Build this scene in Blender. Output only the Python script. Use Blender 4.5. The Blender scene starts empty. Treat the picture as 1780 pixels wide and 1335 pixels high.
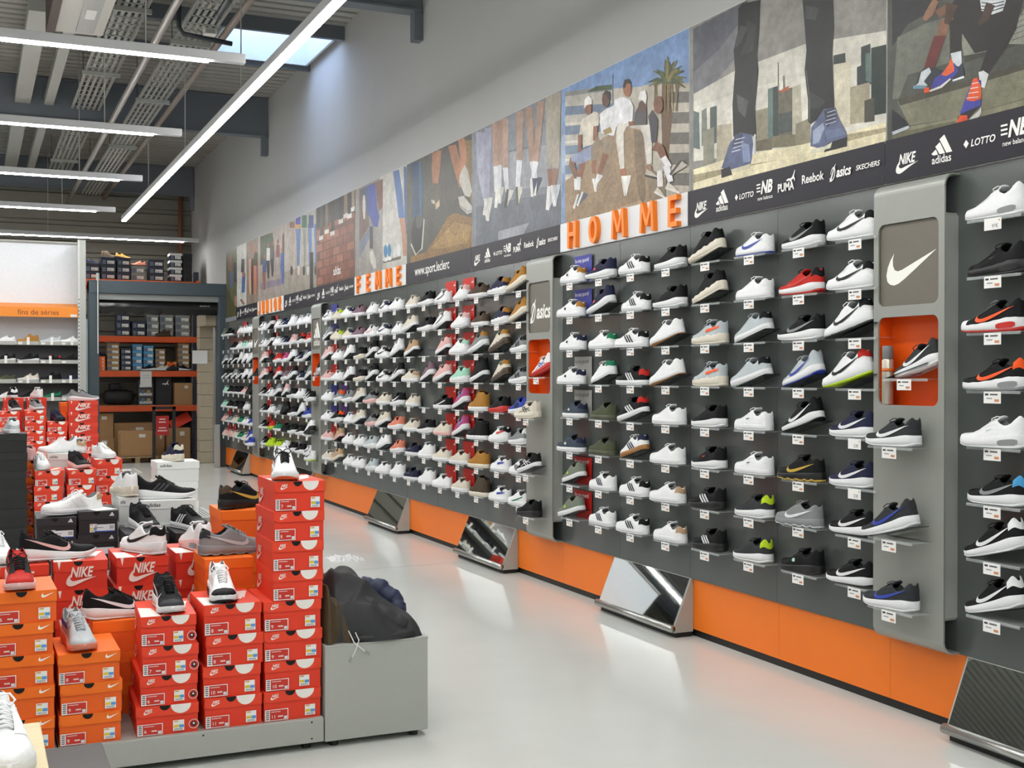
import bpy, bmesh, math, random
from mathutils import Vector, Matrix, noise
rad = math.radians
RN = random.Random(11)
sc = bpy.context.scene
COL = sc.collection

# ------------------------------------------------------------------ camera, world, exposure
cam_data = bpy.data.cameras.new('camera')
cam_data.sensor_width = 36.0
cam_data.lens = 2080.0 / 1780.0 * 36.0
cam_data.clip_end = 200
cam = bpy.data.objects.new('camera', cam_data)
cam.location = (0, 0, 1.55)
cam.rotation_euler = (rad(90 - 0.427), 0, rad(-24.25))
COL.objects.link(cam)
sc.camera = cam
world = bpy.data.worlds.new('sky')
sc.world = world
world.use_nodes = True
bg = world.node_tree.nodes['Background']
bg.inputs['Color'].default_value = (0.52, 0.68, 1.0, 1)
bg.inputs['Strength'].default_value = 7.0
sc.view_settings.view_transform = 'Standard'
sc.view_settings.look = 'None'
sc.view_settings.gamma = 1.0
sc.view_settings.use_curve_mapping = False
sc.view_settings.exposure = 0.32
LAMP = 48.0          # radiance of the fluorescent strips

# ------------------------------------------------------------------ helpers
def lin(h):
    v = [int(h[i:i + 2], 16) / 255 for i in (0, 2, 4)]
    return tuple(c / 12.92 if c <= .04045 else ((c + .055) / 1.055) ** 2.4 for c in v)

MATS = {}
def M(name, hexc, rough=.5, metal=0., vary=.06, scale=30., bump=0., coat=0., spec=.5, stretch=None):
    if name in MATS: return MATS[name]
    m = bpy.data.materials.new(name); m.use_nodes = True
    nt = m.node_tree; b = nt.nodes['Principled BSDF']
    b.inputs['Roughness'].default_value = rough
    b.inputs['Metallic'].default_value = metal
    b.inputs['Specular IOR Level'].default_value = spec
    b.inputs['Coat Weight'].default_value = coat
    c = lin(hexc)
    tc = nt.nodes.new('ShaderNodeTexCoord'); nz = nt.nodes.new('ShaderNodeTexNoise')
    nz.inputs['Scale'].default_value = scale; nz.inputs['Detail'].default_value = 4
    src = tc.outputs['Object']
    if stretch:
        mp = nt.nodes.new('ShaderNodeMapping'); mp.inputs['Scale'].default_value = stretch
        nt.links.new(src, mp.inputs['Vector']); src = mp.outputs['Vector']
    nt.links.new(src, nz.inputs['Vector'])
    mx = nt.nodes.new('ShaderNodeMix'); mx.data_type = 'RGBA'
    lo = tuple(max(0, v * (1 - vary)) for v in c); hi = tuple(min(1, v * (1 + vary)) for v in c)
    mx.inputs['A'].default_value = lo + (1,); mx.inputs['B'].default_value = hi + (1,)
    nt.links.new(nz.outputs['Fac'], mx.inputs['Factor'])
    nt.links.new(mx.outputs['Result'], b.inputs['Base Color'])
    if bump:
        bp = nt.nodes.new('ShaderNodeBump'); bp.inputs['Strength'].default_value = bump
        bp.inputs['Distance'].default_value = .01
        nt.links.new(nz.outputs['Fac'], bp.inputs['Height']); nt.links.new(bp.outputs['Normal'], b.inputs['Normal'])
    MATS[name] = m
    return m

def emis(name, hexc, strength):
    m = bpy.data.materials.new(name); m.use_nodes = True
    b = m.node_tree.nodes['Principled BSDF']
    b.inputs['Base Color'].default_value = (.8, .8, .8, 1)
    b.inputs['Emission Color'].default_value = lin(hexc) + (1,)
    b.inputs['Emission Strength'].default_value = strength
    return m

def clear(name, hexc, alpha, rough=.05):
    m = bpy.data.materials.new(name); m.use_nodes = True
    nt = m.node_tree; b = nt.nodes['Principled BSDF']
    b.inputs['Base Color'].default_value = lin(hexc) + (1,)
    b.inputs['Roughness'].default_value = rough
    nz = nt.nodes.new('ShaderNodeTexNoise'); nz.inputs['Scale'].default_value = 12
    mr = nt.nodes.new('ShaderNodeMapRange')
    mr.inputs['To Min'].default_value = alpha * .8; mr.inputs['To Max'].default_value = min(1, alpha * 1.2)
    nt.links.new(nz.outputs['Fac'], mr.inputs['Value']); nt.links.new(mr.outputs['Result'], b.inputs['Alpha'])
    return m

def ink(name='printed_ink', rough=.45, photo=0.):
    m = bpy.data.materials.new(name); m.use_nodes = True
    nt = m.node_tree; b = nt.nodes['Principled BSDF']; b.inputs['Roughness'].default_value = rough
    b.inputs['Specular IOR Level'].default_value = .3
    at = nt.nodes.new('ShaderNodeAttribute'); at.attribute_name = 'Col'
    tc = nt.nodes.new('ShaderNodeTexCoord'); nz = nt.nodes.new('ShaderNodeTexNoise')
    nz.inputs['Scale'].default_value = 45; nz.inputs['Detail'].default_value = 5; nz.inputs['Roughness'].default_value = .7
    nt.links.new(tc.outputs['Object'], nz.inputs['Vector'])
    a = nt.nodes.new('ShaderNodeMath'); a.operation = 'SUBTRACT'; a.inputs[1].default_value = .5
    nt.links.new(nz.outputs['Fac'], a.inputs[0])
    k = nt.nodes.new('ShaderNodeMath'); k.operation = 'MULTIPLY'
    nt.links.new(a.outputs[0], k.inputs[0]); nt.links.new(at.outputs['Alpha'], k.inputs[1])
    k2 = nt.nodes.new('ShaderNodeMath'); k2.operation = 'MULTIPLY_ADD'; k2.inputs[1].default_value = 3.0; k2.inputs[2].default_value = 1
    nt.links.new(k.outputs[0], k2.inputs[0])
    if photo:   # tonal variation of a photographic print
        dk = nt.nodes.new('ShaderNodeMath'); dk.operation = 'MULTIPLY'; dk.inputs[1].default_value = .82
        nt.links.new(k2.outputs[0], dk.inputs[0]); last = dk.outputs[0]
        for scl, amp in ((5, photo), (22, photo * .7), (140, photo * .5)):
            n2 = nt.nodes.new('ShaderNodeTexNoise'); n2.inputs['Scale'].default_value = scl; n2.inputs['Detail'].default_value = 3
            nt.links.new(tc.outputs['Object'], n2.inputs['Vector'])
            mr = nt.nodes.new('ShaderNodeMapRange'); mr.inputs['From Min'].default_value = .3; mr.inputs['From Max'].default_value = .7
            mr.inputs['To Min'].default_value = 1 - amp; mr.inputs['To Max'].default_value = 1 + amp; mr.clamp = False
            nt.links.new(n2.outputs['Fac'], mr.inputs['Value'])
            mm = nt.nodes.new('ShaderNodeMath'); mm.operation = 'MULTIPLY'
            nt.links.new(last, mm.inputs[0]); nt.links.new(mr.outputs['Result'], mm.inputs[1]); last = mm.outputs[0]
    else: last = k2.outputs[0]
    vm = nt.nodes.new('ShaderNodeVectorMath'); vm.operation = 'SCALE'
    nt.links.new(at.outputs['Color'], vm.inputs[0]); nt.links.new(last, vm.inputs['Scale'])
    nt.links.new(vm.outputs[0], b.inputs['Base Color'])
    return m
INK = ink()
INK_PHOTO = ink('photo_print', .45, .2)

def mesh(name, verts, faces, smooth=False, fix=False):
    me = bpy.data.meshes.new(name)
    me.from_pydata([tuple(v) for v in verts], [], faces)
    if fix:
        bm = bmesh.new(); bm.from_mesh(me); bmesh.ops.recalc_face_normals(bm, faces=bm.faces); bm.to_mesh(me); bm.free()
    if smooth: me.polygons.foreach_set('use_smooth', [True] * len(me.polygons))
    me.materials.append(None); me.update()
    return me

class MB:
    """collects simple solids into one mesh"""
    def __init__(s): s.v = []; s.f = []
    def box(s, x0, x1, y0, y1, z0, z1):
        n = len(s.v)
        s.v += [(x, y, z) for z in (z0, z1) for y in (y0, y1) for x in (x0, x1)]
        s.f += [tuple(n + i for i in q) for q in ((0, 2, 3, 1), (4, 5, 7, 6), (0, 1, 5, 4), (2, 6, 7, 3), (0, 4, 6, 2), (1, 3, 7, 5))]
        return s
    def bbox(s, x0, x1, y0, y1, z0, z1, b=.004):
        bm = bmesh.new(); bmesh.ops.create_cube(bm, size=1)
        for v in bm.verts: v.co = Vector(((x0 + x1) / 2 + v.co.x * (x1 - x0), (y0 + y1) / 2 + v.co.y * (y1 - y0), (z0 + z1) / 2 + v.co.z * (z1 - z0)))
        bmesh.ops.bevel(bm, geom=list(bm.edges), offset=b, segments=2, affect='EDGES', profile=.5)
        n = len(s.v); bm.verts.index_update()
        s.v += [tuple(v.co) for v in bm.verts]; s.f += [tuple(n + v.index for v in f.verts) for f in bm.faces]; bm.free()
        return s
    def quad(s, *p):
        n = len(s.v); s.v += list(p); s.f.append(tuple(range(n, n + len(p)))); return s
    def prism(s, pts, a, b, axis=0):
        # polygon in the two other axes, extruded along axis from a to b
        n = len(s.v); k = len(pts)
        for t in (a, b):
            for p in pts: q = list(p); q.insert(axis, t); s.v.append(tuple(q))
        s.f.append(tuple(range(n, n + k))); s.f.append(tuple(range(n + 2 * k - 1, n + k - 1, -1)))
        for i in range(k): j = (i + 1) % k; s.f.append((n + i, n + k + i, n + k + j, n + j))
        return s
    def tube(s, pts, r, seg=8, caps=True):
        n0 = len(s.v); P = [Vector(p) for p in pts]; rr = r if isinstance(r, (list, tuple)) else [r] * len(P)
        up = None
        for i, p in enumerate(P):
            t = (P[min(i + 1, len(P) - 1)] - P[max(i - 1, 0)])
            t = t.normalized() if t.length else Vector((0, 0, 1))
            if up is None: up = t.orthogonal().normalized()
            u = (up - t * up.dot(t)); u = u.normalized() if u.length > 1e-6 else t.orthogonal().normalized(); up = u; w = t.cross(u)
            for k in range(seg):
                a = 2 * math.pi * k / seg; s.v.append(tuple(p + (u * math.cos(a) + w * math.sin(a)) * rr[i]))
        for i in range(len(P) - 1):
            for k in range(seg):
                a = n0 + i * seg + k; b = n0 + i * seg + (k + 1) % seg; s.f.append((a, b, b + seg, a + seg))
        if caps:
            s.f.append(tuple(n0 + k for k in reversed(range(seg)))); e = n0 + (len(P) - 1) * seg; s.f.append(tuple(e + k for k in range(seg)))
        return s
    def mesh(s, name, smooth=False): return mesh(name, s.v, s.f, smooth)

def ob(name, me, mat=None, parent=None, loc=(0, 0, 0), rot=(0, 0, 0), scale=None):
    o = bpy.data.objects.new(name, me)
    if me is not None and mat is not None:
        o.material_slots[0].link = 'OBJECT'; o.material_slots[0].material = mat
    o.location = loc; o.rotation_euler = rot
    if scale: o.scale = scale if isinstance(scale, (tuple, list)) else (scale,) * 3
    if parent: o.parent = parent
    COL.objects.link(o)
    return o

def tag(o, label, cat, group=None, kind=None):
    o['label'] = label; o['category'] = cat
    if group: o['group'] = group
    if kind: o['kind'] = kind
    return o
def thing(name, label, cat, loc=(0, 0, 0), rot=(0, 0, 0), group=None, scale=None):
    return tag(ob(name, None, None, None, loc, rot, scale), label, cat, group)
def struct(name, me, mat, parent=None):
    o = ob(name, me, mat, parent)
    if not parent: o['kind'] = 'structure'
    return o

WALLROT = (rad(90), 0, rad(-90))     # local x -> -Y, y -> Z, z -> -X  (faces the shop floor)
FRONTROT = (rad(90), 0, 0)           # local x -> X, y -> Z, z -> -Y   (faces the camera end)

class Flat:
    """flat print: coloured polygons layered by fractions of a millimetre, in local xy"""
    def __init__(s, step=.00025): s.v = []; s.f = []; s.c = []; s.k = 0; s.step = step
    def poly(s, col, pts, n=0., same=False):
        if not same: s.k += 1
        b = len(s.v); z = s.k * s.step
        s.v += [(x, y, z) for x, y in pts]; s.f.append(tuple(range(b, b + len(pts)))); s.c.append(lin(col) + (n,))
        return s
    def rect(s, col, x0, y0, x1, y1, n=0., same=False): return s.poly(col, [(x0, y0), (x1, y0), (x1, y1), (x0, y1)], n, same)
    def disc(s, col, x, y, r, a0=0, a1=360, k=16, same=False):
        return s.poly(col, [(x + r * math.cos(rad(a0 + (a1 - a0) * i / k)), y + r * math.sin(rad(a0 + (a1 - a0) * i / k))) for i in range(k + (a1 - a0 < 360))], same=same)
    def ring(s, col, x, y, r0, r1, k=18, sy=1.0):
        s.k += 1
        for i in range(k):
            a, b = 2 * math.pi * i / k, 2 * math.pi * (i + 1) / k
            s.poly(col, [(x + r0 * math.cos(a), y + sy * r0 * math.sin(a)), (x + r1 * math.cos(a), y + sy * r1 * math.sin(a)), (x + r1 * math.cos(b), y + sy * r1 * math.sin(b)), (x + r0 * math.cos(b), y + sy * r0 * math.sin(b))], same=True)
        return s
    def text(s, col, body, x, y, size, bold=.0, shear=0., sx=1., align='LEFT'):
        vs, fs = text_geo(body, bold, shear, align); s.k += 1
        b = len(s.v); z = s.k * s.step
        s.v += [(x + vx * size * sx, y + vy * size, z) for vx, vy in vs]
        for f in fs: s.f.append(tuple(b + i for i in f)); s.c.append(lin(col) + (0,))
        return s
    def shape(s, col, pts, x, y, sx, sy=None, shear=0.):
        sy = sy or sx
        return s.poly(col, [(x + px * sx + py * sy * shear, y + py * sy) for px, py in pts])
    def mesh(s, name):
        me = mesh(name, s.v, s.f)
        at = me.color_attributes.new('Col', 'FLOAT_COLOR', 'CORNER')
        data = []
        for p, c in zip(s.f, s.c): data += list(c) * len(p)
        at.data.foreach_set('color', data)
        return me

TXT = {}
def text_geo(body, bold, shear, align):
    key = (body, bold, shear, align)
    if key not in TXT:
        cu = bpy.data.curves.new('lettering', 'FONT'); cu.body = body; cu.size = 1; cu.offset = bold; cu.shear = shear
        cu.align_x = align; cu.resolution_u = 3
        o = bpy.data.objects.new('lettering', cu); COL.objects.link(o)
        me = bpy.data.meshes.new_from_object(o)
        TXT[key] = ([(v.co.x, v.co.y) for v in me.vertices], [tuple(p.vertices) for p in me.polygons])
        bpy.data.objects.remove(o); bpy.data.curves.remove(cu); bpy.data.meshes.remove(me)
    return TXT[key]

def sheet(name, outer, holes, thick):
    """flat sheet with rounded openings (local xy, thickness along z)"""
    cu = bpy.data.curves.new('outline', 'CURVE'); cu.dimensions = '2D'; cu.fill_mode = 'BOTH'; cu.extrude = thick / 2
    for pts in [outer] + holes:
        sp = cu.splines.new('POLY'); sp.points.add(len(pts) - 1); sp.use_cyclic_u = True
        for q, p in zip(sp.points, pts): q.co = (p[0], p[1], 0, 1)
    o = bpy.data.objects.new('outline', cu); COL.objects.link(o)
    me = bpy.data.meshes.new_from_object(o); me.name = name
    bpy.data.objects.remove(o); bpy.data.curves.remove(cu)
    me.materials.clear(); me.materials.append(None)
    return me
def rrect(x0, y0, x1, y1, r, k=5):
    out = []
    for cx, cy, a in ((x1 - r, y1 - r, 0), (x0 + r, y1 - r, 90), (x0 + r, y0 + r, 180), (x1 - r, y0 + r, 270)):
        out += [(cx + r * math.cos(rad(a + 90 * i / k)), cy + r * math.sin(rad(a + 90 * i / k))) for i in range(k + 1)]
    return out

# emblem outlines (unit size)
TICK = [(1, .41), (.6, .185), (.4, .075), (.28, .02), (.19, 0), (.1, .015), (.03, .06), (0, .14), (.015, .24), (.06, .33), (.13, .42), (.11, .34), (.125, .26), (.17, .2), (.24, .18), (.33, .195), (.5, .25)]
BARS = [[(.72, 0), (1, 0), (.62, .66), (.39, .53)], [(.4, 0), (.66, 0), (.41, .43), (.19, .3)], [(.1, 0), (.33, 0), (.22, .2), (0, .07)]]
CAT = [(0, .18), (.12, .3), (.3, .34), (.5, .3), (.68, .42), (.8, .62), (.95, .95), (1, .93), (.92, .66), (.86, .42), (.98, .2), (.97, .0), (.9, .05), (.82, .24), (.72, .2), (.55, .12), (.62, .0), (.52, -.02), (.4, .12), (.25, .16), (.12, .12)]
def logo_nike(F, x, y, w, col='f2f2ee'):
    F.shape(col, [(p, q * (1 - .25 * p)) for p, q in TICK], x, y, w, w * .98, .12)
    return F.text(col, 'NIKE', x + w * .14, y + w * .30, w * .46, .03, .3, .72)
def logo_adidas(F, x, y, w, col='f2f2ee', word=True):
    for b in BARS: F.shape(col, b, x + w * .08, y + w * .26, w * .85)
    return F.text(col, 'adidas', x + w * .5, y, w * .34, .015, 0, .95, 'CENTER') if word else F
def logo_asics(F, x, y, w, col='f2f2ee'):
    def sp(t, r): return (x + w * (.13 + r * .13 * math.cos(t)) + (r * math.sin(t)) * w * .05, y + w * (.13 + r * .24 * math.sin(t)))
    prev = None; F.k += 1
    for i in range(25):       # spiral mark
        t = -2.6 + i * .245; r = .98 - .012 * i; th = .12 + .1 * math.sin(i / 24 * math.pi)
        cur = (sp(t, r), sp(t, r - th))
        if prev: F.poly(col, [prev[0], cur[0], cur[1], prev[1]], same=True)
        prev = cur
    F.poly(col, [(x + w * .21, y + w * .34), (x + w * .27, y + w * .4), (x + w * .06, y - w * .1), (x - w * .01, y - w * .09)])
    return F.text(col, 'asics', x + w * .29, y + w * .0, w * .40, .03, .22, .84)
def strip_logos(F, k=1., col='f2f2ee'):
    # row of eight maker marks, k scales the spacing
    logo_nike(F, .07 * k, .035, .14)
    logo_adidas(F, .285 * k, .045, .145)
    F.poly(col, [(.485 * k, .1), (.5 * k, .118), (.515 * k, .1), (.5 * k, .082)]).text(col, 'LOTTO', .525 * k, .085, .042, .02, .2, .95)
    F.text(col, 'NB', .775 * k, .09, .092, .04, .25, .8, 'CENTER').text(col, 'new balance', .765 * k, .055, .03, .006, 0, .9, 'CENTER')
    for i in range(3): F.rect(col, .69 * k, .1 + i * .018, .725 * k, .108 + i * .018)
    F.text(col, 'PUMA', .945 * k, .075, .06, .03, 0, .85, 'CENTER').shape(col, CAT, .95 * k, .115, .075, .06)
    F.text(col, 'Reebok', 1.165 * k, .09, .062, .02, 0, .9, 'CENTER')
    logo_asics(F, 1.3 * k, .085, .17)
    F.text(col, 'SKECHERS', 1.575 * k, .095, .034, .02, .25, 1.05, 'CENTER')
    return F

ORD = ['top', 'second', 'third', 'fourth', 'fifth', 'sixth', 'seventh', 'bottom']
NUM = ['one', 'two', 'three', 'four', 'five', 'six', 'seven', 'eight', 'nine', 'ten', 'eleven', 'twelve', 'thirteen', 'fourteen']
NTH = ['first', 'second', 'third', 'fourth', 'fifth', 'sixth', 'seventh', 'eighth', 'ninth', 'tenth']
# ------------------------------------------------------------------ shoes
def cr(ctrl, t):
    """smooth curve through (t, value) pairs"""
    n = len(ctrl)
    if t <= ctrl[0][0]: return ctrl[0][1]
    for i in range(n - 1):
        a, b = ctrl[i], ctrl[i + 1]
        if t <= b[0]:
            p = ctrl[i - 1] if i else a; q = ctrl[i + 2] if i + 2 < n else b
            u = (t - a[0]) / (b[0] - a[0]); h = b[0] - a[0]
            m0 = (b[1] - p[1]) / max(1e-6, b[0] - p[0]) * h; m1 = (q[1] - a[1]) / max(1e-6, q[0] - a[0]) * h
            return (2*u**3 - 3*u**2 + 1) * a[1] + (u**3 - 2*u**2 + u) * m0 + (-2*u**3 + 3*u**2) * b[1] + (u**3 - u**2) * m1
    return ctrl[-1][1]
LOW = [(0, .056), (.05, .072), (.12, .066), (.2, .051), (.28, .049), (.35, .064), (.40, .075), (.5, .066), (.6, .051), (.7, .038), (.8, .030), (.9, .025), (.96, .018), (1, .006)]
RUN = [(0, .058), (.04, .078), (.1, .066), (.18, .046), (.27, .041), (.35, .056), (.40, .068), (.5, .060), (.6, .046), (.7, .034), (.8, .026), (.9, .021), (.96, .015), (1, .005)]
BOOT = [(0, .09), (.05, .118), (.15, .122), (.28, .122), (.36, .128), (.42, .118), (.5, .092), (.6, .062), (.7, .046), (.8, .04), (.9, .034), (.96, .024), (1, .008)]
MID = [(0, .075), (.05, .096), (.12, .096), (.2, .086), (.28, .086), (.36, .1), (.42, .098), (.5, .08), (.6, .056), (.7, .041), (.8, .032), (.9, .027), (.96, .019), (1, .006)]
KIND = {  # upper line, sole top, sole bottom, flare, wave, window
 'C': (LOW, [(0, .030), (.3, .028), (.7, .027), (.9, .030), (1, .034)], [(0, .003), (.08, 0), (.8, 0), (1, .007)], .002, 0, 0),
 'R': (RUN, [(0, .050), (.15, .050), (.35, .040), (.6, .031), (.85, .027), (1, .036)], [(0, .014), (.12, .002), (.3, 0), (.7, 0), (.88, .006), (1, .02)], .005, 0, 0),
 'A': (RUN, [(0, .052), (.15, .054), (.35, .044), (.6, .032), (.85, .028), (1, .035)], [(0, .010), (.1, 0), (.75, 0), (.9, .004), (1, .016)], .005, .001, 1),
 'H': (LOW, [(0, .056), (.12, .052), (.25, .044), (.4, .046), (.6, .036), (.85, .030), (1, .038)], [(0, .006), (.1, 0), (.75, 0), (1, .014)], .006, .003, 0),
 'S': (LOW, [(0, .046), (.2, .042), (.5, .036), (.8, .030), (1, .036)], [(0, .004), (.1, 0), (.8, 0), (1, .014)], .005, .006, 0),
 'B': (BOOT, [(0, .034), (.3, .032), (.7, .030), (1, .034)], [(0, .002), (.08, 0), (.8, 0), (1, .006)], .004, .0015, 0),
 'M': (MID, [(0, .032), (.3, .030), (.7, .028), (1, .034)], [(0, .003), (.08, 0), (.8, 0), (1, .007)], .002, 0, 0),
}
LEN = .318
WID = [(.1, .038), (.2, .0405), (.35, .039), (.5, .0415), (.65, .0495), (.76, .053), (.82, .0525)]
def wid(t):
    w = cr(WID, min(max(t, .1), .82))
    if t < .12: w *= max(0, 1 - (1 - t / .12) ** 2) ** .5
    if t > .74: w *= max(0, 1 - ((t - .74) / .26) ** 2.3) ** .5
    return max(w, .0035)
def mid(t): return .006 * math.sin(math.pi * min(1, max(0, (t - .2) / .8)))
GAP = [(0, .004), (.03, .012), (.06, .022), (.14, .028), (.28, .028), (.36, .023), (.44, .016), (.6, .014), (.68, .011), (.75, .009), (1, .006)]
DROP = [(.02, 0), (.06, .04), (.1, .045), (.3, .04), (.36, .03), (.42, .005), (.5, .003), (.66, .001), (.72, -.0015), (1, -.001)]
class Shape:
    def __init__(s, kind):
        s.top, s.zt, s.zb, s.flare, s.wave, s.win = KIND[kind]
    def side(s, t, v, sgn=1, off=0.):
        """outer wall point; v 0 at the sole .. 1 at the top edge"""
        def P(t, v):
            a = v * math.pi / 2; wb = wid(t) * .97; g = min(cr(GAP, t), wb * .8)
            y = g + (wb - g) * math.cos(a) ** .62
            z = cr(s.zt, t) - .004 + (cr(s.top, t) + .004) * math.sin(a) ** 1.05
            x = LEN * t + (.010 * (1 - t / .1) * max(0, v - .1) if t < .1 else 0)
            return Vector((x, sgn * y + mid(t), z))
        p = P(t, v)
        if off:
            e = .01; d1 = P(min(1, t + e), v) - P(max(0, t - e), v); d2 = P(t, min(.98, v + e)) - P(t, max(0.02, v - e))
            n = d1.cross(d2) * -sgn
            if n.length > 1e-9:
                n.normalize()
                if n.y * sgn < 0: n = -n
                p = p + n * off
        return p
    def qv(s, t, q):
        """wall parameter of a straight height line q (0 at the sole line .. 1 at 62 mm above it)"""
        z0 = cr(s.zt, .68) + (cr(s.zt, .15) - cr(s.zt, .68)) * max(0, min(1, (.68 - t) / .53)) * .8
        z = z0 + q * .062
        f = (z - cr(s.zt, t) + .004) / (cr(s.top, t) + .004)
        return math.asin(max(.02, min(.97, max(.0, f) ** (1 / 1.05)))) / (math.pi / 2)
TS = [0, .008, .022, .04, .06, .09, .13, .18, .23, .28, .33, .365, .395, .43, .47, .51, .55, .59, .63, .67, .71, .76, .81, .855, .895, .93, .958, .98, .993, 1]
KO = 8
SHOE = {}
def shoe_parts(kind):
    if kind in SHOE: return SHOE[kind]
    S = Shape(kind); rows = []
    boot = kind in 'BM'
    for t in TS:
        L = [S.side(t, k / KO * .97, 1) for k in range(KO + 1)]
        Rr = [S.side(t, k / KO * .97, -1) for k in range(KO + 1)]
        c = (L[-1] + Rr[-1]) / 2; d = cr(DROP, t) * (1.8 if kind == 'B' else 1.3 if kind == 'M' else 1)
        if t > .4: d = cr(DROP, t)
        h = (L[-1] - Rr[-1]).y / 2
        inn = [Vector((c.x, c.y + h * f, c.z - d * e)) for f, e in ((.9, .4), (.55, 1), (0, 1.02), (-.55, 1), (-.9, .4))]
        rows.append(L + inn + Rr[::-1])
    n = len(rows[0])
    def grid(sel, off=0., cap=True):
        vs = []; fs = []; idx = {}
        def V(i, j):
            if (i, j) not in idx:
                p = rows[i][j].copy()
                if off:
                    a = rows[min(i + 1, len(rows) - 1)][j] - rows[max(i - 1, 0)][j]; b = rows[i][min(j + 1, n - 1)] - rows[i][max(j - 1, 0)]
                    nn = a.cross(b)
                    if nn.length > 1e-12: p += nn.normalized() * off * -1 if nn.normalized().dot(p - Vector((p.x, mid(TS[i]), .02))) < 0 else nn.normalized() * off
                idx[(i, j)] = len(vs); vs.append(p)
            return idx[(i, j)]
        for i in range(len(rows) - 1):
            for j in range(n - 1):
                if sel(i, j): fs.append((V(i, j), V(i, j + 1), V(i + 1, j + 1), V(i + 1, j)))
        if cap:
            for i in (0, len(rows) - 1):
                for j in range(n // 2):
                    if sel(min(i, len(rows) - 2), j):
                        q = (V(i, j), V(i, j + 1), V(i, n - 2 - j), V(i, n - 1 - j)); fs.append(q if i else q[::-1])
        return vs, fs
    inner = lambda j: KO <= j < n - 1 - KO
    it = lambda i: TS[i]
    D = {}
    D['upper'] = mesh('upper', *grid(lambda i, j: not inner(j) or it(i) >= .67 or it(i) < .03), True)
    D['lining'] = mesh('lining', *grid(lambda i, j: inner(j) and .03 <= it(i) < .39, cap=False), True)
    outer_k = lambda j: j if j < KO else n - 2 - j
    D['toe_cap'] = mesh('toe_cap', *grid(lambda i, j: it(i) >= .80 and (inner(j) or outer_k(j) >= 0), .0012), True)
    D['heel_tab'] = mesh('heel_tab', *grid(lambda i, j: it(i) < .13 and not inner(j) and outer_k(j) >= 3, .0014), True)
    D['eyestay'] = mesh('eyestay', *grid(lambda i, j: .36 <= it(i) < .69 and not inner(j) and outer_k(j) >= 5, .0014, False), True)
    D['side_panel'] = mesh('side_panel', *grid(lambda i, j: .13 <= it(i) < .5 and not inner(j) and 1 <= outer_k(j) < 6, .0012, False), True)
    # tongue: recessed strip under the laces and a padded flap standing above the throat
    tv, tf = [], []
    prof = [(.69, .0), (.6, .002), (.5, .003), (.43, .005), (.39, .009), (.362, .015), (.345, .018)]
    for s_ in (0, -.006):
        for t, e in prof:
            zc = cr(S.zt, t) + cr(S.top, max(t, .40)) + e + s_
            hw = .015 + .007 * min(1, max(0, (.62 - t) / .2))
            for f in (-1, -.5, 0, .5, 1): tv.append((LEN * t + s_ * .4, mid(t) + hw * f, zc - .004 * f * f))
    m = len(prof); w5 = 5; o2 = m * w5
    for i in range(m - 1):
        for j in range(4):
            a = i * w5 + j
            tf.append((a, a + w5, a + w5 + 1, a + 1)); tf.append((o2 + a, o2 + a + 1, o2 + a + w5 + 1, o2 + a + w5))
    for j in range(4):
        a = (m - 1) * w5 + j; tf.append((a, a + 1 + 0, o2 + a + 1, o2 + a))
    for i in range(m - 1):
        for j in (0, 4):
            a = i * w5 + j; tf.append((a, a + w5, o2 + a + w5, o2 + a))
    D['tongue'] = mesh('tongue', tv, tf, True, True)
    # laces: crossing bars and a bow
    b = MB()
    for i in range(6):
        t = .44 + i * .041; z = cr(S.zt, t) + cr(S.top, t) + .0035; g = cr(GAP, t) + .004
        y0 = mid(t); x = LEN * t
        b.tube([(x, y0 - g, z - .006), (x + .001, y0 - g * .5, z + .001), (x + .003, y0, z + .003), (x + .001, y0 + g * .5, z + .001), (x, y0 + g, z - .006)], .0030, 6)
        if i < 5: b.tube([(x + .002, y0 - g, z - .004), (x + .008, y0, z + .002), (x + .012, y0 + g, z - .006)], .0025, 5)
    t = .425; z = cr(S.zt, t) + cr(S.top, t) + .006; x = LEN * t
    for sg in (-1, 1):
        b.tube([(x, 0, z), (x - .012, sg * .010, z + .010), (x - .008, sg * .026, z + .012), (x + .010, sg * .034, z + .002), (x + .018, sg * .024, z - .006), (x + .008, sg * .008, z), (x, 0, z + .002)], .0022, 5)
        b.tube([(x, 0, z), (x + .012, sg * .010, z), (x + .028, sg * .024, z - .014), (x + .036, sg * .036, z - .03)], .0020, 5)
    D['laces'] = b.mesh('laces', True)
    # sole
    def sole_mesh(name, lo, hi, grow=0.):
        vs, fs = [], []
        for t in TS:
            w = wid(t) + S.flare * (.4 + .6 * math.sin(math.pi * min(1, t * 1.0)) ) + grow; y0 = mid(t)
            zb = cr(S.zb, t); zt = cr(S.zt, t) + .002
            wv = S.wave * math.sin(t * 38) if .05 < t < .97 else 0
            if kind == 'S': zb += max(0, -wv) * 1.3
            else: zt += wv
            za = zb + (zt - zb) * lo; ze = zb + (zt - zb) * hi
            k = .985 if lo == 0 else 1.0
            x = LEN * t + (-.004 if t < .01 else .003 if t > .99 else 0)
            sec = [(0, za), (w * .9 * k, za), (w * k, za + .0025), (w * 1.0, (za + ze) / 2), (w * .985, ze - .002), (w * .95, ze), (w * .5, ze)]
            vs += [(x, y0 + y, z) for y, z in sec] + [(x, y0 - y, z) for y, z in sec[::-1]]
        q = 14
        for i in range(len(TS) - 1):
            for j in range(q):
                a = i * q + j; c = i * q + (j + 1) % q; fs.append((a, a + q, c + q, c))
        fs.append(tuple(range(q))); e = (len(TS) - 1) * q; fs.append(tuple(range(e + q - 1, e - 1, -1)))
        return mesh(name, vs, fs, True, True)
    D['sole'] = sole_mesh('sole', .18, 1.0)
    D['outsole'] = sole_mesh('outsole', 0.0, .2, .0004)
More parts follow.
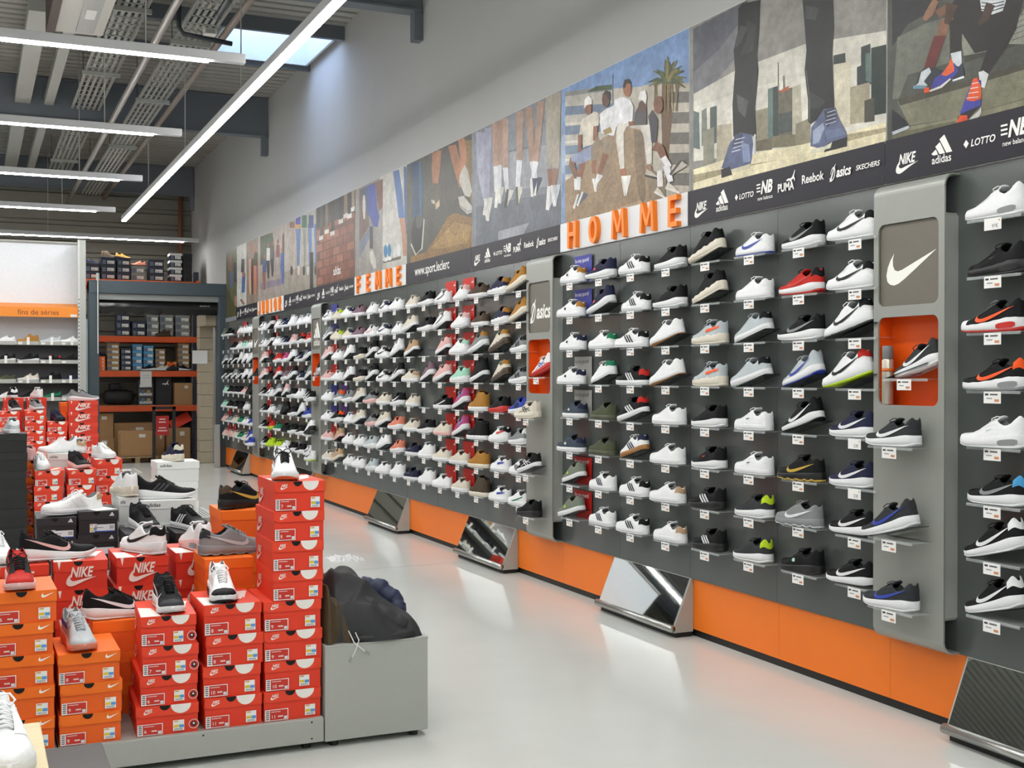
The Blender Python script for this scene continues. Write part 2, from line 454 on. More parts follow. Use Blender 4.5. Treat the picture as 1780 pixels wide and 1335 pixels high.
    if S.win:
        for sg in (-1, 1):
            vs, fs = [], []
            o = len(vs); pts = [.06, .1, .15, .2, .25, .3, .34]
            for t in pts:
                w = wid(t) + S.flare * (.4 + .6 * math.sin(math.pi * t)) + .0012; zb = cr(S.zb, t); zt = cr(S.zt, t)
                k = .6 if t in (.06, .34) else 1
                for f in (.5 - .26 * k, .5 + .2 * k): vs.append((LEN * t, mid(t) + sg * w, zb + (zt - zb) * f))
            for i in range(len(pts) - 1): fs.append((o + 2*i, o + 2*i + 1, o + 2*i + 3, o + 2*i + 2))
            D['air_window%d' % (sg > 0)] = mesh('air_window', vs, fs, True)
    SHOE[kind] = (S, D)
    return SHOE[kind]

STRIPS = {
 's': [[((.08, .80), (.08, .805)), ((.18, .62), (.18, .70)), ((.30, .41), (.30, .575)), ((.42, .22), (.42, .45)), ((.51, .11), (.51, .35)), ((.585, .08), (.57, .31)), ((.64, .15), (.61, .34)), ((.665, .3), (.628, .43)), ((.655, .48), (.638, .52)), ((.635, .62), (.632, .63))]],
 'q': [[((.42, .62), (.42, .625)), ((.46, .52), (.46, .58)), ((.5, .46), (.5, .55)), ((.52, .48), (.515, .54)), ((.52, .58), (.517, .59))]],
 '3': [[((b, .02), (b + .046, .02)), ((b + .04, .25), (b + .085, .25)), ((b + .085, .5), (b + .127, .5)), ((b + .13, .78), (b + .168, .78))] for b in (.27, .345, .42)],
 'n': [[((a[0], a[1]), (a[0] + .05, a[1])), ((c[0], c[1]), (c[0] + .05, c[1]))] for a, c in (((.3, .1), (.34, .7)), ((.34, .7), (.46, .1)), ((.46, .1), (.5, .7)))],
 'x': [[((a[0], a[1]), (a[0] + w, a[1])), (((a[0] + c[0]) / 2, (a[1] + c[1]) / 2), ((a[0] + c[0]) / 2 + w, (a[1] + c[1]) / 2)), ((c[0], c[1]), (c[0] + w, c[1]))] for a, c, w in (((.3, .02), (.44, .8), .035), ((.38, .02), (.54, .8), .035))] +
      [[((.22, .5), (.22, .58)), ((.4, .4), (.4, .48)), ((.62, .1), (.62, .16))], [((.18, .12), (.18, .2)), ((.36, .4), (.36, .48)), ((.5, .66), (.5, .74))]],
 'p': [[((.12, .62), (.12, .78)), ((.25, .46), (.25, .62)), ((.4, .24), (.4, .4)), ((.52, .08), (.56, .2)), ((.6, .02), (.66, .06))]],
 'v': [[((.5, .3), (.5, .52)), ((.54, .28), (.54, .6)), ((.57, .36), (.57, .5))]],
 'b': [[((.06, .62), (.06, .86)), ((.2, .52), (.2, .76)), ((.36, .42), (.36, .7)), ((.44, .4), (.44, .62))]],
}
EMB = {}
def emblem_mesh(kind, e, sg):
    if (kind, e, sg) not in EMB:
        S = shoe_parts(kind)[0]; vs, fs = [], []
        for st in STRIPS[e]:
            den = []                      # densify so the print follows the curved side
            for (a, b_), (c, d) in zip(st, st[1:]):
                for u in (0, .5): den.append(((a[0] + (c[0] - a[0]) * u, a[1] + (c[1] - a[1]) * u), (b_[0] + (d[0] - b_[0]) * u, b_[1] + (d[1] - b_[1]) * u)))
            den.append(st[-1]); o = len(vs)
            for p, q in den:
                for f in (0, .5, 1):
                    t = p[0] + (q[0] - p[0]) * f; h = p[1] + (q[1] - p[1]) * f
                    vs.append(S.side(t, S.qv(t, h), sg, .0026))
            for i in range(len(den) - 1):
                for j in (0, 1): a = o + i * 3 + j; fs.append((a, a + 1, a + 4, a + 3))
        EMB[(kind, e, sg)] = mesh('emblem', vs, fs, True)
    return EMB[(kind, e, sg)]

SC = {'w': ('white', 'eceeef'), 'k': ('black', '0e0f12'), 'd': ('charcoal', '303336'), 'g': ('grey', '85898b'), 'l': ('pale grey', 'b9c2c6'), 'n': ('navy', '20253f'),
      'b': ('blue', '3145a4'), 'r': ('red', 'c02a22'), 'o': ('orange', 'ee5a22'), 'c': ('cream', 'd9d2c2'), 's': ('beige', 'b99c7c'), 'p': ('pink', 'e0b4b0'), 't': ('tan', 'a87834'),
      'y': ('lime', 'b6d626'), 'e': ('green', '1f7a55'), 'v': ('mint', 'a5d8c2'), 'm': ('brown', '4a3d30'), 'u': ('mauve', '7d6470'), 'f': ('olive', '4a4f3a'), 'h': ('coral', 'd9836c'),
      'x': ('slate', '3c4754'), 'a': ('sage', '747d70'), 'z': ('magenta', 'b04a78'), 'i': ('gold', 'c0a040'), 'j': ('gum', 'a0703c'), 'q': ('light blue', '4a9ad0')}
def fab(c): return M('fabric_' + SC[c][0].replace(' ', '_'), SC[c][1], .68, 0, .07, 90, .25, spec=.25)
def rub(c): return M('rubber_' + SC[c][0].replace(' ', '_'), SC[c][1] if c != 'w' else 'dfe1e3', .5, 0, .04, 60)
EW = {'s': 'tick', 'q': 'small tick', '3': 'stripes', 'n': 'letter mark', 'x': 'crossed bands', 'p': 'curved band', 'v': 'badge', 'b': 'band'}
KW = {'C': 'low trainer', 'R': 'running shoe', 'A': 'air-sole trainer', 'H': 'chunky trainer', 'S': 'ridged-sole trainer', 'B': 'boot', 'M': 'high-top'}
def shoe_words(sp, short=False):
    w = f"{SC[sp[2]][0]} {KW[sp[0]] if not short else ('boot' if sp[0] == 'B' else 'shoe')}"
    sp = sp.ljust(10, '-')
    if sp[1] != '-' : w += f" with {SC[sp[4]][0]} {EW[sp[1]]}"
    elif sp[6] not in '-' + sp[2]: w += f" with {SC[sp[6]][0]} heel"
    elif sp[3] != sp[2]: w += f" on {SC[sp[3]][0]} sole"
    return w
def nwords(s): return len(s.replace('-', ' ').replace(',', '').split())
def shoe_label(sp, where):
    for w in (shoe_words(sp), shoe_words(sp, True), f"{SC[sp[2]][0]} {'boot' if sp[0] == 'B' else 'shoe'}"):
        if nwords(w + ' ' + where) <= 16: break
    return w + ', ' + where
def shoe(spec, label, loc, yaw=0., pitch=0., group=None, far=False, size=1., roll=0., name=None):
    """spec: kind, emblem, upper, sole, emblem colour, laces, heel, toe, eyestay/side, outsole"""
    sp = spec.ljust(10, '-'); S, D = shoe_parts(sp[0])
    o = thing(name or ('boot' if sp[0] == 'B' else 'sneaker'), label, 'boot' if sp[0] == 'B' else 'shoe', loc, (roll, pitch, yaw), group, size)
    if not far and sp[0] in 'CRAM':          # panels of the same colour still read as stitched pieces
        sp = sp[:6] + ''.join(sp[2] if q == '-' else q for q in sp[6:8]) + sp[8:]
    up, so = sp[2], sp[3]; la = sp[5] if sp[5] != '-' else up
    u = ob('upper', D['upper'], fab(up), o)
    s = ob('sole', D['sole'], rub(so), o)
    ob('outsole', D['outsole'], rub(sp[9] if sp[9] != '-' else so), s)
    ob('lining', D['lining'], fab('d' if up in 'kdnxfm' else 'g' if up in 'wclpv' else 'k'), u)
    t = ob('tongue', D['tongue'], fab(sp[8] if sp[8] not in '-' and far else up), o)
    if sp[1] != '-':
        for sg in ((1, -1) if not far else (1,)): ob('emblem', emblem_mesh(sp[0], sp[1], sg), rub(sp[4]), u)
    if sp[6] != '-': ob('heel_tab', D['heel_tab'], fab(sp[6]), u)
    if sp[7] != '-': ob('toe_cap', D['toe_cap'], fab(sp[7]), u)
    ob('laces', D['laces'], fab(la), t)
    if not far:
        ob('eyestay', D['eyestay'], fab(sp[8] if sp[8] != '-' else up), u)
        if sp[8] != '-' and sp[1] in '-qv': ob('side_panel', D['side_panel'], fab(sp[8]), u)
    if sp[0] == 'A':
        for k in (0, 1): ob('air_window', D['air_window%d' % k], rub(sp[9] if sp[9] not in '-w' else 'g'), s)
    return o
PRINTS = {
 'homme': [
  ('7f9cc8',0.03,[(7.727,2.635),(6.038,2.635),(6.038,3.605),(7.727,3.605)]),
  ('9db3d2',0.03,[(7.727,3),(6.038,3),(6.038,3.28),(7.727,3.28)]),
  ('b9b4aa',0.08,[(7.667,3.548),(6.976,3.445),(6.975,2.832),(7.666,2.934)]),
  ('8a8a88',0,[(7.667,3.577),(6.976,3.47),(6.976,3.439),(7.667,3.545)]),
  ('6f7f96',0.2,[(7.667,3.472),(6.976,3.353),(6.976,3.299),(7.667,3.408)]),
  ('d5d0c4',0,[(7.667,3.355),(6.976,3.244),(6.976,3.228),(7.667,3.336)]),
  ('6f7f96',0.2,[(7.667,3.332),(6.976,3.225),(6.976,3.171),(7.667,3.267)]),
  ('d5d0c4',0,[(7.667,3.226),(6.976,3.125),(6.976,3.109),(7.667,3.208)]),
  ('6f7f96',0.2,[(7.667,3.191),(6.976,3.097),(6.976,3.043),(7.666,3.127)]),
  ('d5d0c4',0,[(7.666,3.098),(6.976,3.006),(6.975,2.989),(7.666,3.079)]),
  ('6f7f96',0.2,[(7.666,3.051),(6.975,2.969),(6.975,2.915),(7.666,2.986)]),
  ('d5d0c4',0,[(7.666,2.969),(6.975,2.886),(6.975,2.87),(7.666,2.95)]),
  ('c3bdb0',0.06,[(6.965,3.448),(6.482,3.358),(6.481,3.066),(6.965,3.155)]),
  ('bdb6a8',0.06,[(6.582,3.385),(5.996,3.28),(5.995,2.592),(6.561,2.668)]),
  ('6a6660',0.2,[(6.307,3.284),(5.996,3.229),(5.996,3.165),(6.307,3.214)]),
  ('e0dbcf',0,[(6.307,3.164),(5.996,3.11),(5.996,3.094),(6.307,3.146)]),
  ('6a6660',0.2,[(6.307,3.159),(5.996,3.109),(5.996,3.041),(6.307,3.089)]),
  ('e0dbcf',0,[(6.306,3.034),(5.996,2.985),(5.996,2.969),(6.306,3.016)]),
  ('6a6660',0.2,[(6.306,3.034),(5.996,2.988),(5.996,2.918),(6.306,2.964)]),
  ('e0dbcf',0,[(6.306,2.904),(5.995,2.859),(5.995,2.844),(6.306,2.886)]),
  ('6a6660',0.2,[(6.306,2.909),(5.995,2.868),(5.995,2.795),(6.306,2.839)]),
  ('e0dbcf',0,[(6.306,2.774),(5.995,2.734),(5.995,2.719),(6.306,2.756)]),
  ('6a6660',0.2,[(6.306,2.784),(5.995,2.748),(5.995,2.672),(6.306,2.714)]),
  ('e0dbcf',0,[(6.306,2.644),(5.995,2.609),(5.995,2.594),(6.306,2.625)]),
  ('4a4038',0,[(6.97,3.546),(6.965,3.34),(6.956,3.338),(6.961,3.544)]),
  ('3f5234',0.6,[(7.336,3.506),(7.193,3.514),(6.976,3.477),(6.976,3.445),(7.288,3.496)]),
  ('6b5136',0.5,[(6.345,3.342),(6.354,3.163),(6.345,3.002),(6.344,2.861),(6.268,2.847),(6.25,2.983),(6.222,3.138),(6.269,3.327)]),
  ('7d7444',0.4,[(6.275,3.332),(6.354,3.416),(6.449,3.447),(6.452,3.443),(6.383,3.406),(6.301,3.329)]),
  ('8a7a48',0.4,[(6.281,3.322),(6.198,3.324),(6.113,3.291),(6.109,3.294),(6.199,3.346),(6.295,3.339)]),
  ('3c4a2c',0.4,[(6.279,3.335),(6.355,3.381),(6.426,3.364),(6.421,3.359),(6.355,3.359),(6.297,3.326)]),
  ('3c4a2c',0.4,[(6.275,3.331),(6.335,3.409),(6.413,3.434),(6.416,3.43),(6.367,3.401),(6.301,3.329)]),
  ('3c4a2c',0.4,[(6.273,3.326),(6.251,3.411),(6.25,3.454),(6.259,3.457),(6.292,3.423),(6.303,3.334)]),
  ('66683a',0.4,[(6.273,3.325),(6.23,3.383),(6.206,3.402),(6.213,3.407),(6.268,3.4),(6.303,3.336)]),
  ('4d5a30',0.4,[(6.279,3.322),(6.191,3.334),(6.108,3.311),(6.106,3.316),(6.201,3.357),(6.297,3.339)]),
  ('8a7a48',0.4,[(6.274,3.324),(6.226,3.375),(6.198,3.388),(6.203,3.393),(6.262,3.394),(6.302,3.336)]),
  ('7d7444',0.4,[(6.284,3.337),(6.397,3.381),(6.506,3.363),(6.501,3.358),(6.391,3.358),(6.292,3.323)]),
  ('3c4a2c',0.4,[(6.273,3.327),(6.276,3.425),(6.301,3.48),(6.311,3.482),(6.318,3.434),(6.303,3.333)]),
  ('3c4a2c',0.4,[(6.275,3.323),(6.187,3.378),(6.117,3.397),(6.122,3.402),(6.219,3.399),(6.301,3.337)]),
  ('66683a',0.4,[(6.275,3.323),(6.198,3.37),(6.137,3.381),(6.141,3.386),(6.228,3.392),(6.301,3.337)]),
  ('66683a',0.4,[(6.278,3.322),(6.213,3.335),(6.15,3.314),(6.147,3.318),(6.222,3.358),(6.298,3.339)]),
  ('3c4a2c',0.4,[(6.273,3.327),(6.267,3.407),(6.283,3.444),(6.293,3.446),(6.309,3.417),(6.303,3.334)]),
  ('3c4a2c',0.4,[(6.276,3.323),(6.178,3.358),(6.094,3.358),(6.096,3.363),(6.202,3.381),(6.3,3.338)]),
  ('7d7444',0.4,[(6.273,3.327),(6.263,3.41),(6.275,3.451),(6.284,3.453),(6.305,3.42),(6.303,3.334)]),
  ('66683a',0.4,[(6.273,3.326),(6.254,3.407),(6.257,3.446),(6.266,3.449),(6.295,3.419),(6.303,3.334)]),
  ('4d5a30',0.4,[(6.281,3.322),(6.186,3.324),(6.091,3.291),(6.088,3.295),(6.189,3.346),(6.295,3.339)]),
  ('66683a',0.4,[(6.28,3.322),(6.168,3.334),(6.063,3.312),(6.062,3.316),(6.179,3.357),(6.296,3.339)]),
  ('8a7a48',0.4,[(6.274,3.324),(6.213,3.374),(6.169,3.387),(6.173,3.393),(6.246,3.394),(6.302,3.337)]),
  ('66683a',0.4,[(6.281,3.322),(6.192,3.325),(6.103,3.293),(6.099,3.297),(6.195,3.347),(6.295,3.339)]),
  ('7d7444',0.4,[(6.274,3.325),(6.21,3.403),(6.165,3.443),(6.173,3.447),(6.247,3.421),(6.302,3.336)]),
  ('3c4a2c',0.4,[(6.274,3.33),(6.322,3.405),(6.389,3.429),(6.393,3.425),(6.356,3.4),(6.302,3.33)]),
  ('3c4a2c',0.4,[(6.281,3.336),(6.396,3.394),(6.511,3.391),(6.508,3.385),(6.399,3.372),(6.295,3.325)]),
  ('3c4a2c',0.4,[(6.278,3.322),(6.218,3.333),(6.158,3.309),(6.154,3.313),(6.224,3.356),(6.298,3.339)]),
  ('4d5a30',0.4,[(6.276,3.323),(6.179,3.361),(6.096,3.364),(6.098,3.369),(6.204,3.384),(6.3,3.338)]),
  ('3c4a2c',0.4,[(6.273,3.325),(6.225,3.404),(6.197,3.444),(6.205,3.448),(6.264,3.421),(6.303,3.335)]),
  ('7d7444',0.4,[(6.275,3.324),(6.209,3.369),(6.16,3.379),(6.164,3.385),(6.24,3.391),(6.301,3.337)]),
  ('7d7444',0.4,[(6.273,3.327),(6.263,3.431),(6.274,3.492),(6.283,3.495),(6.304,3.441),(6.303,3.334)]),
  ('8a7a48',0.4,[(6.283,3.337),(6.362,3.371),(6.43,3.342),(6.423,3.337),(6.351,3.347),(6.293,3.324)]),
  ('3c4a2c',0.4,[(6.282,3.336),(6.367,3.376),(6.443,3.353),(6.436,3.347),(6.359,3.353),(6.294,3.324)]),
  ('4d5a30',0.4,[(6.274,3.331),(6.328,3.412),(6.401,3.443),(6.406,3.44),(6.363,3.407),(6.302,3.33)]),
  ('7d7444',0.4,[(6.284,3.322),(6.215,3.315),(6.135,3.27),(6.129,3.272),(6.203,3.333),(6.292,3.339)]),
  ('3c4a2c',0.4,[(6.285,3.322),(6.184,3.308),(6.077,3.257),(6.072,3.26),(6.176,3.327),(6.291,3.339)]),
  ('6b5a38',0.4,[(6.334,3.34),(6.32,3.167),(6.308,3.165),(6.307,3.335)]),
  ('7d6a42',0.4,[(6.276,3.327),(6.263,3.155),(6.251,3.153),(6.25,3.322)]),
  ('6b5a38',0.4,[(6.186,3.308),(6.181,3.139),(6.17,3.137),(6.16,3.302)]),
  ('7d6a42',0.4,[(6.243,3.32),(6.216,3.146),(6.205,3.144),(6.217,3.315)]),
  ('6b5a38',0.4,[(6.318,3.337),(6.309,3.165),(6.298,3.163),(6.291,3.331)]),
  ('7d6a42',0.4,[(6.288,3.33),(6.267,3.156),(6.256,3.154),(6.262,3.325)]),
  ('6b5a38',0.4,[(6.174,3.305),(6.187,3.141),(6.176,3.138),(6.148,3.299)]),
  ('7d6a42',0.4,[(6.271,3.327),(6.283,3.16),(6.271,3.157),(6.244,3.32)]),
  ('6b5a38',0.4,[(6.268,3.326),(6.266,3.156),(6.255,3.154),(6.241,3.32)]),
  ('6b5a38',0.4,[(6.192,3.309),(6.174,3.138),(6.163,3.136),(6.166,3.303)]),
  ('7d6a42',0.4,[(6.43,3.361),(6.401,3.183),(6.389,3.181),(6.403,3.356)]),
  ('6b5a38',0.4,[(6.431,3.362),(6.434,3.19),(6.422,3.187),(6.403,3.356)]),
  ('9c8468',0.35,[(7.661,2.652),(7.661,2.933),(7.508,2.968),(7.123,3.141),(6.833,3.174),(6.602,3.109),(6.521,2.971),(6.441,2.591),(6.768,2.59),(7.661,2.629)]),
  ('7d6a52',0.35,[(6.685,3.125),(6.561,3.081),(6.53,2.664),(6.591,2.62),(6.663,2.828)]),
  ('b89e7c',0.2,[(7.122,2.633),(6.601,2.663),(6.561,2.626),(7.054,2.614)]),
  ('8a7a64',0.3,[(6.531,2.87),(6.287,2.751),(6.306,2.623),(6.48,2.616)]),
  ('8c5c42',0,[(7.458,3.236),(7.463,3.11),(7.414,3.101),(7.399,3.224)]),
  ('7c5a46',0,[(7.58,3.094),(7.604,3.037),(7.492,2.913),(7.424,2.916),(7.514,3.03),(7.462,3.054)]),
  ('8c5c42',0,[(7.42,3.13),(7.44,3.018),(7.47,2.931),(7.397,2.914),(7.353,2.998),(7.3,3.101)]),
  ('8d97b5',0,[(7.564,3.098),(7.264,3.121),(7.24,3.033),(7.409,3.021),(7.559,3.063)]),
  ('d9d2c2',0.1,[(7.409,3.328),(7.324,3.334),(7.212,3.346),(7.156,3.324),(7.151,3.24),(7.212,3.246),(7.221,3.125),(7.384,3.131),(7.389,3.222),(7.443,3.227)]),
  ('8c5c42',0,[(7.231,3.25),(7.238,3.151),(7.186,3.14),(7.165,3.236)]),
  ('8c5c42',0,[(7.254,3.377),(7.264,3.351),(7.291,3.339),(7.323,3.346),(7.35,3.368),(7.36,3.398),(7.35,3.424),(7.323,3.436),(7.291,3.429),(7.264,3.406)]),
  ('efeeea',0,[(7.37,3.395),(7.36,3.455),(7.307,3.473),(7.254,3.438),(7.254,3.405),(7.331,3.413)]),
  ('e6e6e6',0,[(7.521,2.935),(7.515,2.854),(7.45,2.845),(7.446,2.924)]),
  ('e6e6e6',0,[(7.478,2.941),(7.488,2.851),(7.428,2.841),(7.414,2.93)]),
  ('5f6270',0,[(7.364,2.789),(7.409,2.764),(7.451,2.749),(7.501,2.725),(7.518,2.724),(7.448,2.813)]),
  ('e8e6e0',0,[(7.443,2.814),(7.508,2.719),(7.539,2.73),(7.469,2.819)]),
  ('5a5d6c',0,[(7.299,2.793),(7.347,2.771),(7.392,2.758),(7.446,2.736),(7.462,2.736),(7.379,2.82)]),
  ('e8e6e0',0,[(7.374,2.82),(7.454,2.731),(7.483,2.742),(7.4,2.826)]),
  ('8d7a66',0,[(7.174,3.162),(7.263,3.118),(7.263,3.021),(7.179,3.005),(7.161,3.084),(7.073,3.098)]),
  ('9a8a74',0,[(7.076,3.138),(7.092,3.052),(6.994,3.026),(6.943,3.102)]),
  ('8c5c42',0,[(7.252,3.019),(7.254,2.93),(7.197,2.92),(7.181,3.006)]),
  ('8c5c42',0,[(7.093,3.043),(7.172,2.921),(7.12,2.904),(7.016,3.017)]),
  ('e4e4e6',0.05,[(7.146,3.311),(7.055,3.331),(6.943,3.33),(6.916,3.19),(6.965,3.134),(7.123,3.185)]),
  ('a08a52',0,[(7.068,3.16),(6.96,3.158),(6.991,3.2),(7.095,3.195)]),
  ('5d4032',0,[(7.001,3.382),(7.011,3.353),(7.038,3.34),(7.072,3.347),(7.099,3.371),(7.11,3.405),(7.099,3.433),(7.072,3.447),(7.038,3.439),(7.011,3.415)]),
  ('2c2420',0,[(7.105,3.434),(7.055,3.457),(6.996,3.431),(6.992,3.378),(7.021,3.389),(7.043,3.427)]),
  ('c9cdd2',0,[(7.154,2.886),(7.161,2.855),(7.175,2.833),(7.185,2.802),(7.195,2.798),(7.228,2.891)]),
  ('e8e6e0',0,[(7.225,2.893),(7.185,2.796),(7.213,2.799),(7.246,2.892)]),
  ('e0e0de',0,[(7.091,2.891),(7.124,2.871),(7.155,2.858),(7.191,2.837),(7.204,2.837),(7.158,2.91)]),
  ('e8e6e0',0,[(7.154,2.911),(7.196,2.833),(7.221,2.841),(7.175,2.915)]),
  ('e9e9ec',0.05,[(6.932,3.365),(6.833,3.366),(6.727,3.322),(6.685,3.272),(6.701,3.17),(6.748,3.158),(6.909,3.188),(6.942,3.13),(6.969,3.145)]),
  ('d9d4ca',0.05,[(6.898,3.202),(6.748,3.174),(6.812,3.127),(6.801,2.897),(6.854,2.889),(6.916,3.103)]),
  ('d8d3ca',0.05,[(6.602,3.135),(6.471,3.116),(6.457,3.011),(6.457,2.868),(6.521,2.873),(6.551,3.038)]),
  ('8c5c42',0,[(6.745,3.16),(6.651,3.149),(6.656,3.173),(6.751,3.187)]),
  ('a06a4c',0,[(6.712,3.393),(6.723,3.363),(6.75,3.349),(6.784,3.356),(6.812,3.382),(6.823,3.417),(6.812,3.447),(6.784,3.461),(6.75,3.453),(6.723,3.427)]),
  ('33261f',0,[(6.825,3.428),(6.803,3.468),(6.748,3.462),(6.719,3.426),(6.769,3.437),(6.799,3.412)]),
  ('a06a4c',0,[(6.864,2.897),(6.838,2.851),(6.776,2.849),(6.793,2.895)]),
  ('efefec',0,[(6.717,2.837),(6.73,2.794),(6.751,2.763),(6.769,2.72),(6.782,2.714),(6.818,2.846)]),
  ('e8e6e0',0,[(6.814,2.848),(6.769,2.711),(6.808,2.716),(6.844,2.848)]),
  ('4a4648',0.1,[(6.668,3.226),(6.602,3.275),(6.521,3.228),(6.521,3.125),(6.685,3.156)]),
  ('5d4032',0,[(6.527,3.239),(6.537,3.22),(6.561,3.211),(6.591,3.217),(6.615,3.235),(6.625,3.259),(6.616,3.279),(6.591,3.288),(6.561,3.282),(6.537,3.263)]),
  ('eceae6',0,[(6.623,3.301),(6.602,3.348),(6.538,3.344),(6.517,3.299),(6.533,3.253),(6.572,3.288)]),
  ('c7c0b2',0,[(6.519,2.846),(6.459,2.819),(6.419,2.795),(6.361,2.767),(6.355,2.759),(6.538,2.811)]),
  ('3a3532',0,[(6.541,2.814),(6.349,2.763),(6.359,2.751),(6.543,2.802)]),
  ('a5785a',0,[(6.512,2.864),(6.494,2.83),(6.452,2.829),(6.466,2.863)]),
  ('37343c',0.1,[(6.501,3.173),(6.452,3.204),(6.383,3.129),(6.403,2.991),(6.461,3.002),(6.481,3.107)]),
  ('7a4e38',0,[(6.322,3.207),(6.333,3.177),(6.362,3.162),(6.397,3.169),(6.427,3.196),(6.438,3.231),(6.427,3.262),(6.398,3.277),(6.362,3.269),(6.333,3.243)]),
  ('7a4e38',0,[(6.458,2.953),(6.392,2.933),(6.341,2.872),(6.271,2.876),(6.317,2.952),(6.406,2.999)]),
  ('e4e2e4',0,[(6.357,2.881),(6.272,2.809),(6.22,2.82),(6.294,2.893)]),
  ('dcdce0',0,[(6.324,2.831),(6.265,2.723),(6.204,2.723),(6.251,2.83)]),
  ('e2dedc',0,[(6.396,2.817),(6.388,2.715),(6.323,2.707),(6.331,2.808)]),
  ('b9b4a8',0,[(6.047,2.794),(6.105,2.78),(6.155,2.775),(6.218,2.762),(6.234,2.764),(6.11,2.83)]),
  ('4a4642',0,[(6.104,2.83),(6.228,2.759),(6.25,2.774),(6.125,2.839)]),
  ('d8d2c6',0,[(6.268,2.727),(6.218,2.701),(6.186,2.679),(6.138,2.651),(6.134,2.644),(6.291,2.697)]),
  ('e8e6e0',0,[(6.293,2.7),(6.128,2.647),(6.14,2.637),(6.297,2.689)]),
  ('cfc8bc',0,[(6.39,2.713),(6.35,2.687),(6.326,2.665),(6.289,2.637),(6.287,2.631),(6.421,2.69)]),
  ('e8e6e0',0,[(6.422,2.692),(6.281,2.633),(6.295,2.625),(6.429,2.684)]),
 ],
 'city': [
  ('8c8a84',0.05,[(6.038,2.635),(4.359,2.635),(4.359,3.605),(6.038,3.605)]),
  ('5f6068',0.06,[(5.998,3.589),(5.453,3.602),(5.508,3.507),(5.736,3.397),(5.997,3.333)]),
  ('75757a',0.05,[(5.997,3.333),(5.736,3.397),(5.524,3.502),(5.507,3.34),(5.993,3.125)]),
  ('cfccc0',0.06,[(5.993,3.204),(5.571,3.244),(4.952,3.237),(4.326,3.149),(4.326,2.955),(4.979,3.021),(5.993,3.006)]),
  ('dedbcf',0.06,[(5.993,3.125),(5.413,3.116),(4.326,3.025),(4.325,2.661),(5.992,2.808)]),
  ('5e6d6c',0.25,[(5.993,3.105),(5.934,3.083),(5.925,2.866),(5.993,2.888)]),
  ('7a8078',0.25,[(5.907,3.088),(5.855,3.096),(5.846,2.882),(5.907,2.883)]),
  ('56605c',0.25,[(5.82,3.089),(5.752,3.087),(5.748,2.874),(5.82,2.877)]),
  ('8d8c7c',0.25,[(5.89,2.967),(5.777,2.97),(5.777,2.745),(5.889,2.753)]),
  ('b9b09a',0.25,[(5.752,2.975),(5.603,2.956),(5.594,2.744),(5.751,2.75)]),
  ('3d4744',0.25,[(5.27,3.076),(5.182,3.074),(5.174,2.781),(5.269,2.789)]),
  ('6a7f7a',0.25,[(5.27,3.076),(5.226,3.075),(5.225,2.799),(5.269,2.803)]),
  ('6b6658',0.25,[(5.182,3.048),(5.061,3.039),(5.061,2.779),(5.174,2.799)]),
  ('b5593a',0.25,[(5.182,3.043),(5.089,3.054),(5.089,3.032),(5.175,3.036)]),
  ('b8b2a0',0.25,[(5.061,3.039),(4.992,3.041),(4.978,2.781),(5.061,2.787)]),
  ('48504c',0.25,[(5.174,2.923),(5.061,2.917),(5.061,2.813),(5.174,2.817)]),
  ('9a937e',0.25,[(5.375,2.981),(5.269,2.977),(5.269,2.798),(5.374,2.808)]),
  ('d6cfb8',0.25,[(4.73,3.082),(4.607,3.069),(4.612,2.746),(4.729,2.785)]),
  ('3a4340',0.25,[(4.737,3.125),(4.649,3.116),(4.646,3.07),(4.737,3.08)]),
  ('343f3e',0.25,[(4.535,3.116),(4.47,3.116),(4.464,2.924),(4.564,2.93),(4.564,3.027),(4.535,3.028)]),
  ('25332f',0.25,[(4.464,3.094),(4.356,3.085),(4.352,2.767),(4.463,2.774)]),
  ('5f7470',0.25,[(4.505,3.077),(4.47,3.076),(4.464,2.932),(4.501,2.948)]),
  ('a79f88',0.25,[(4.612,2.941),(4.475,2.935),(4.475,2.752),(4.612,2.762)]),
  ('4a4a40',0.25,[(4.51,2.855),(4.441,2.856),(4.44,2.745),(4.51,2.751)]),
  ('8c8470',0.25,[(5.033,2.843),(4.911,2.853),(4.911,2.717),(5.033,2.722)]),
  ('7b745f',0.25,[(5.232,2.818),(5.033,2.791),(5.033,2.73),(5.232,2.756)]),
  ('6d6752',0.25,[(5.374,2.817),(5.232,2.809),(5.232,2.747),(5.374,2.762)]),
  ('6a6a66',0,[(5.183,3.198),(5.184,3.048),(5.174,3.046),(5.176,3.196)]),
  ('7a7a74',0,[(5.139,3.117),(5.138,3.047),(5.12,3.043),(5.125,3.114)]),
  ('ece2bf',0.3,[(5.992,2.759),(5.57,2.768),(4.978,2.729),(4.325,2.723),(4.325,2.622),(5.992,2.626)]),
  ('a79d7c',0.5,[(5.992,2.729),(5.635,2.713),(5.174,2.684),(5.412,2.691),(5.992,2.68)]),
  ('ada383',0.5,[(4.845,2.731),(4.325,2.7),(4.325,2.68),(4.78,2.686)]),
  ('262727',0.12,[(5.54,3.58),(5.5,3.597),(5.338,3.569),(5.345,3.427),(5.365,3.278),(5.352,3.193),(5.382,3),(5.37,2.825),(5.42,2.862),(5.586,2.878),(5.595,3.062),(5.571,3.244),(5.584,3.359),(5.543,3.451)]),
  ('454645',0.1,[(5.524,3.483),(5.445,3.453),(5.523,3.381),(5.571,3.365),(5.543,3.442)]),
  ('393a39',0.1,[(5.461,3.494),(5.376,3.444),(5.398,3.313),(5.523,3.316),(5.46,3.393)]),
  ('282928',0.1,[(5.413,3.207),(5.36,3.186),(5.382,3),(5.374,2.853),(5.413,2.879)]),
  ('505150',0.1,[(5.555,3.11),(5.444,3.049),(5.475,2.964),(5.538,3.013)]),
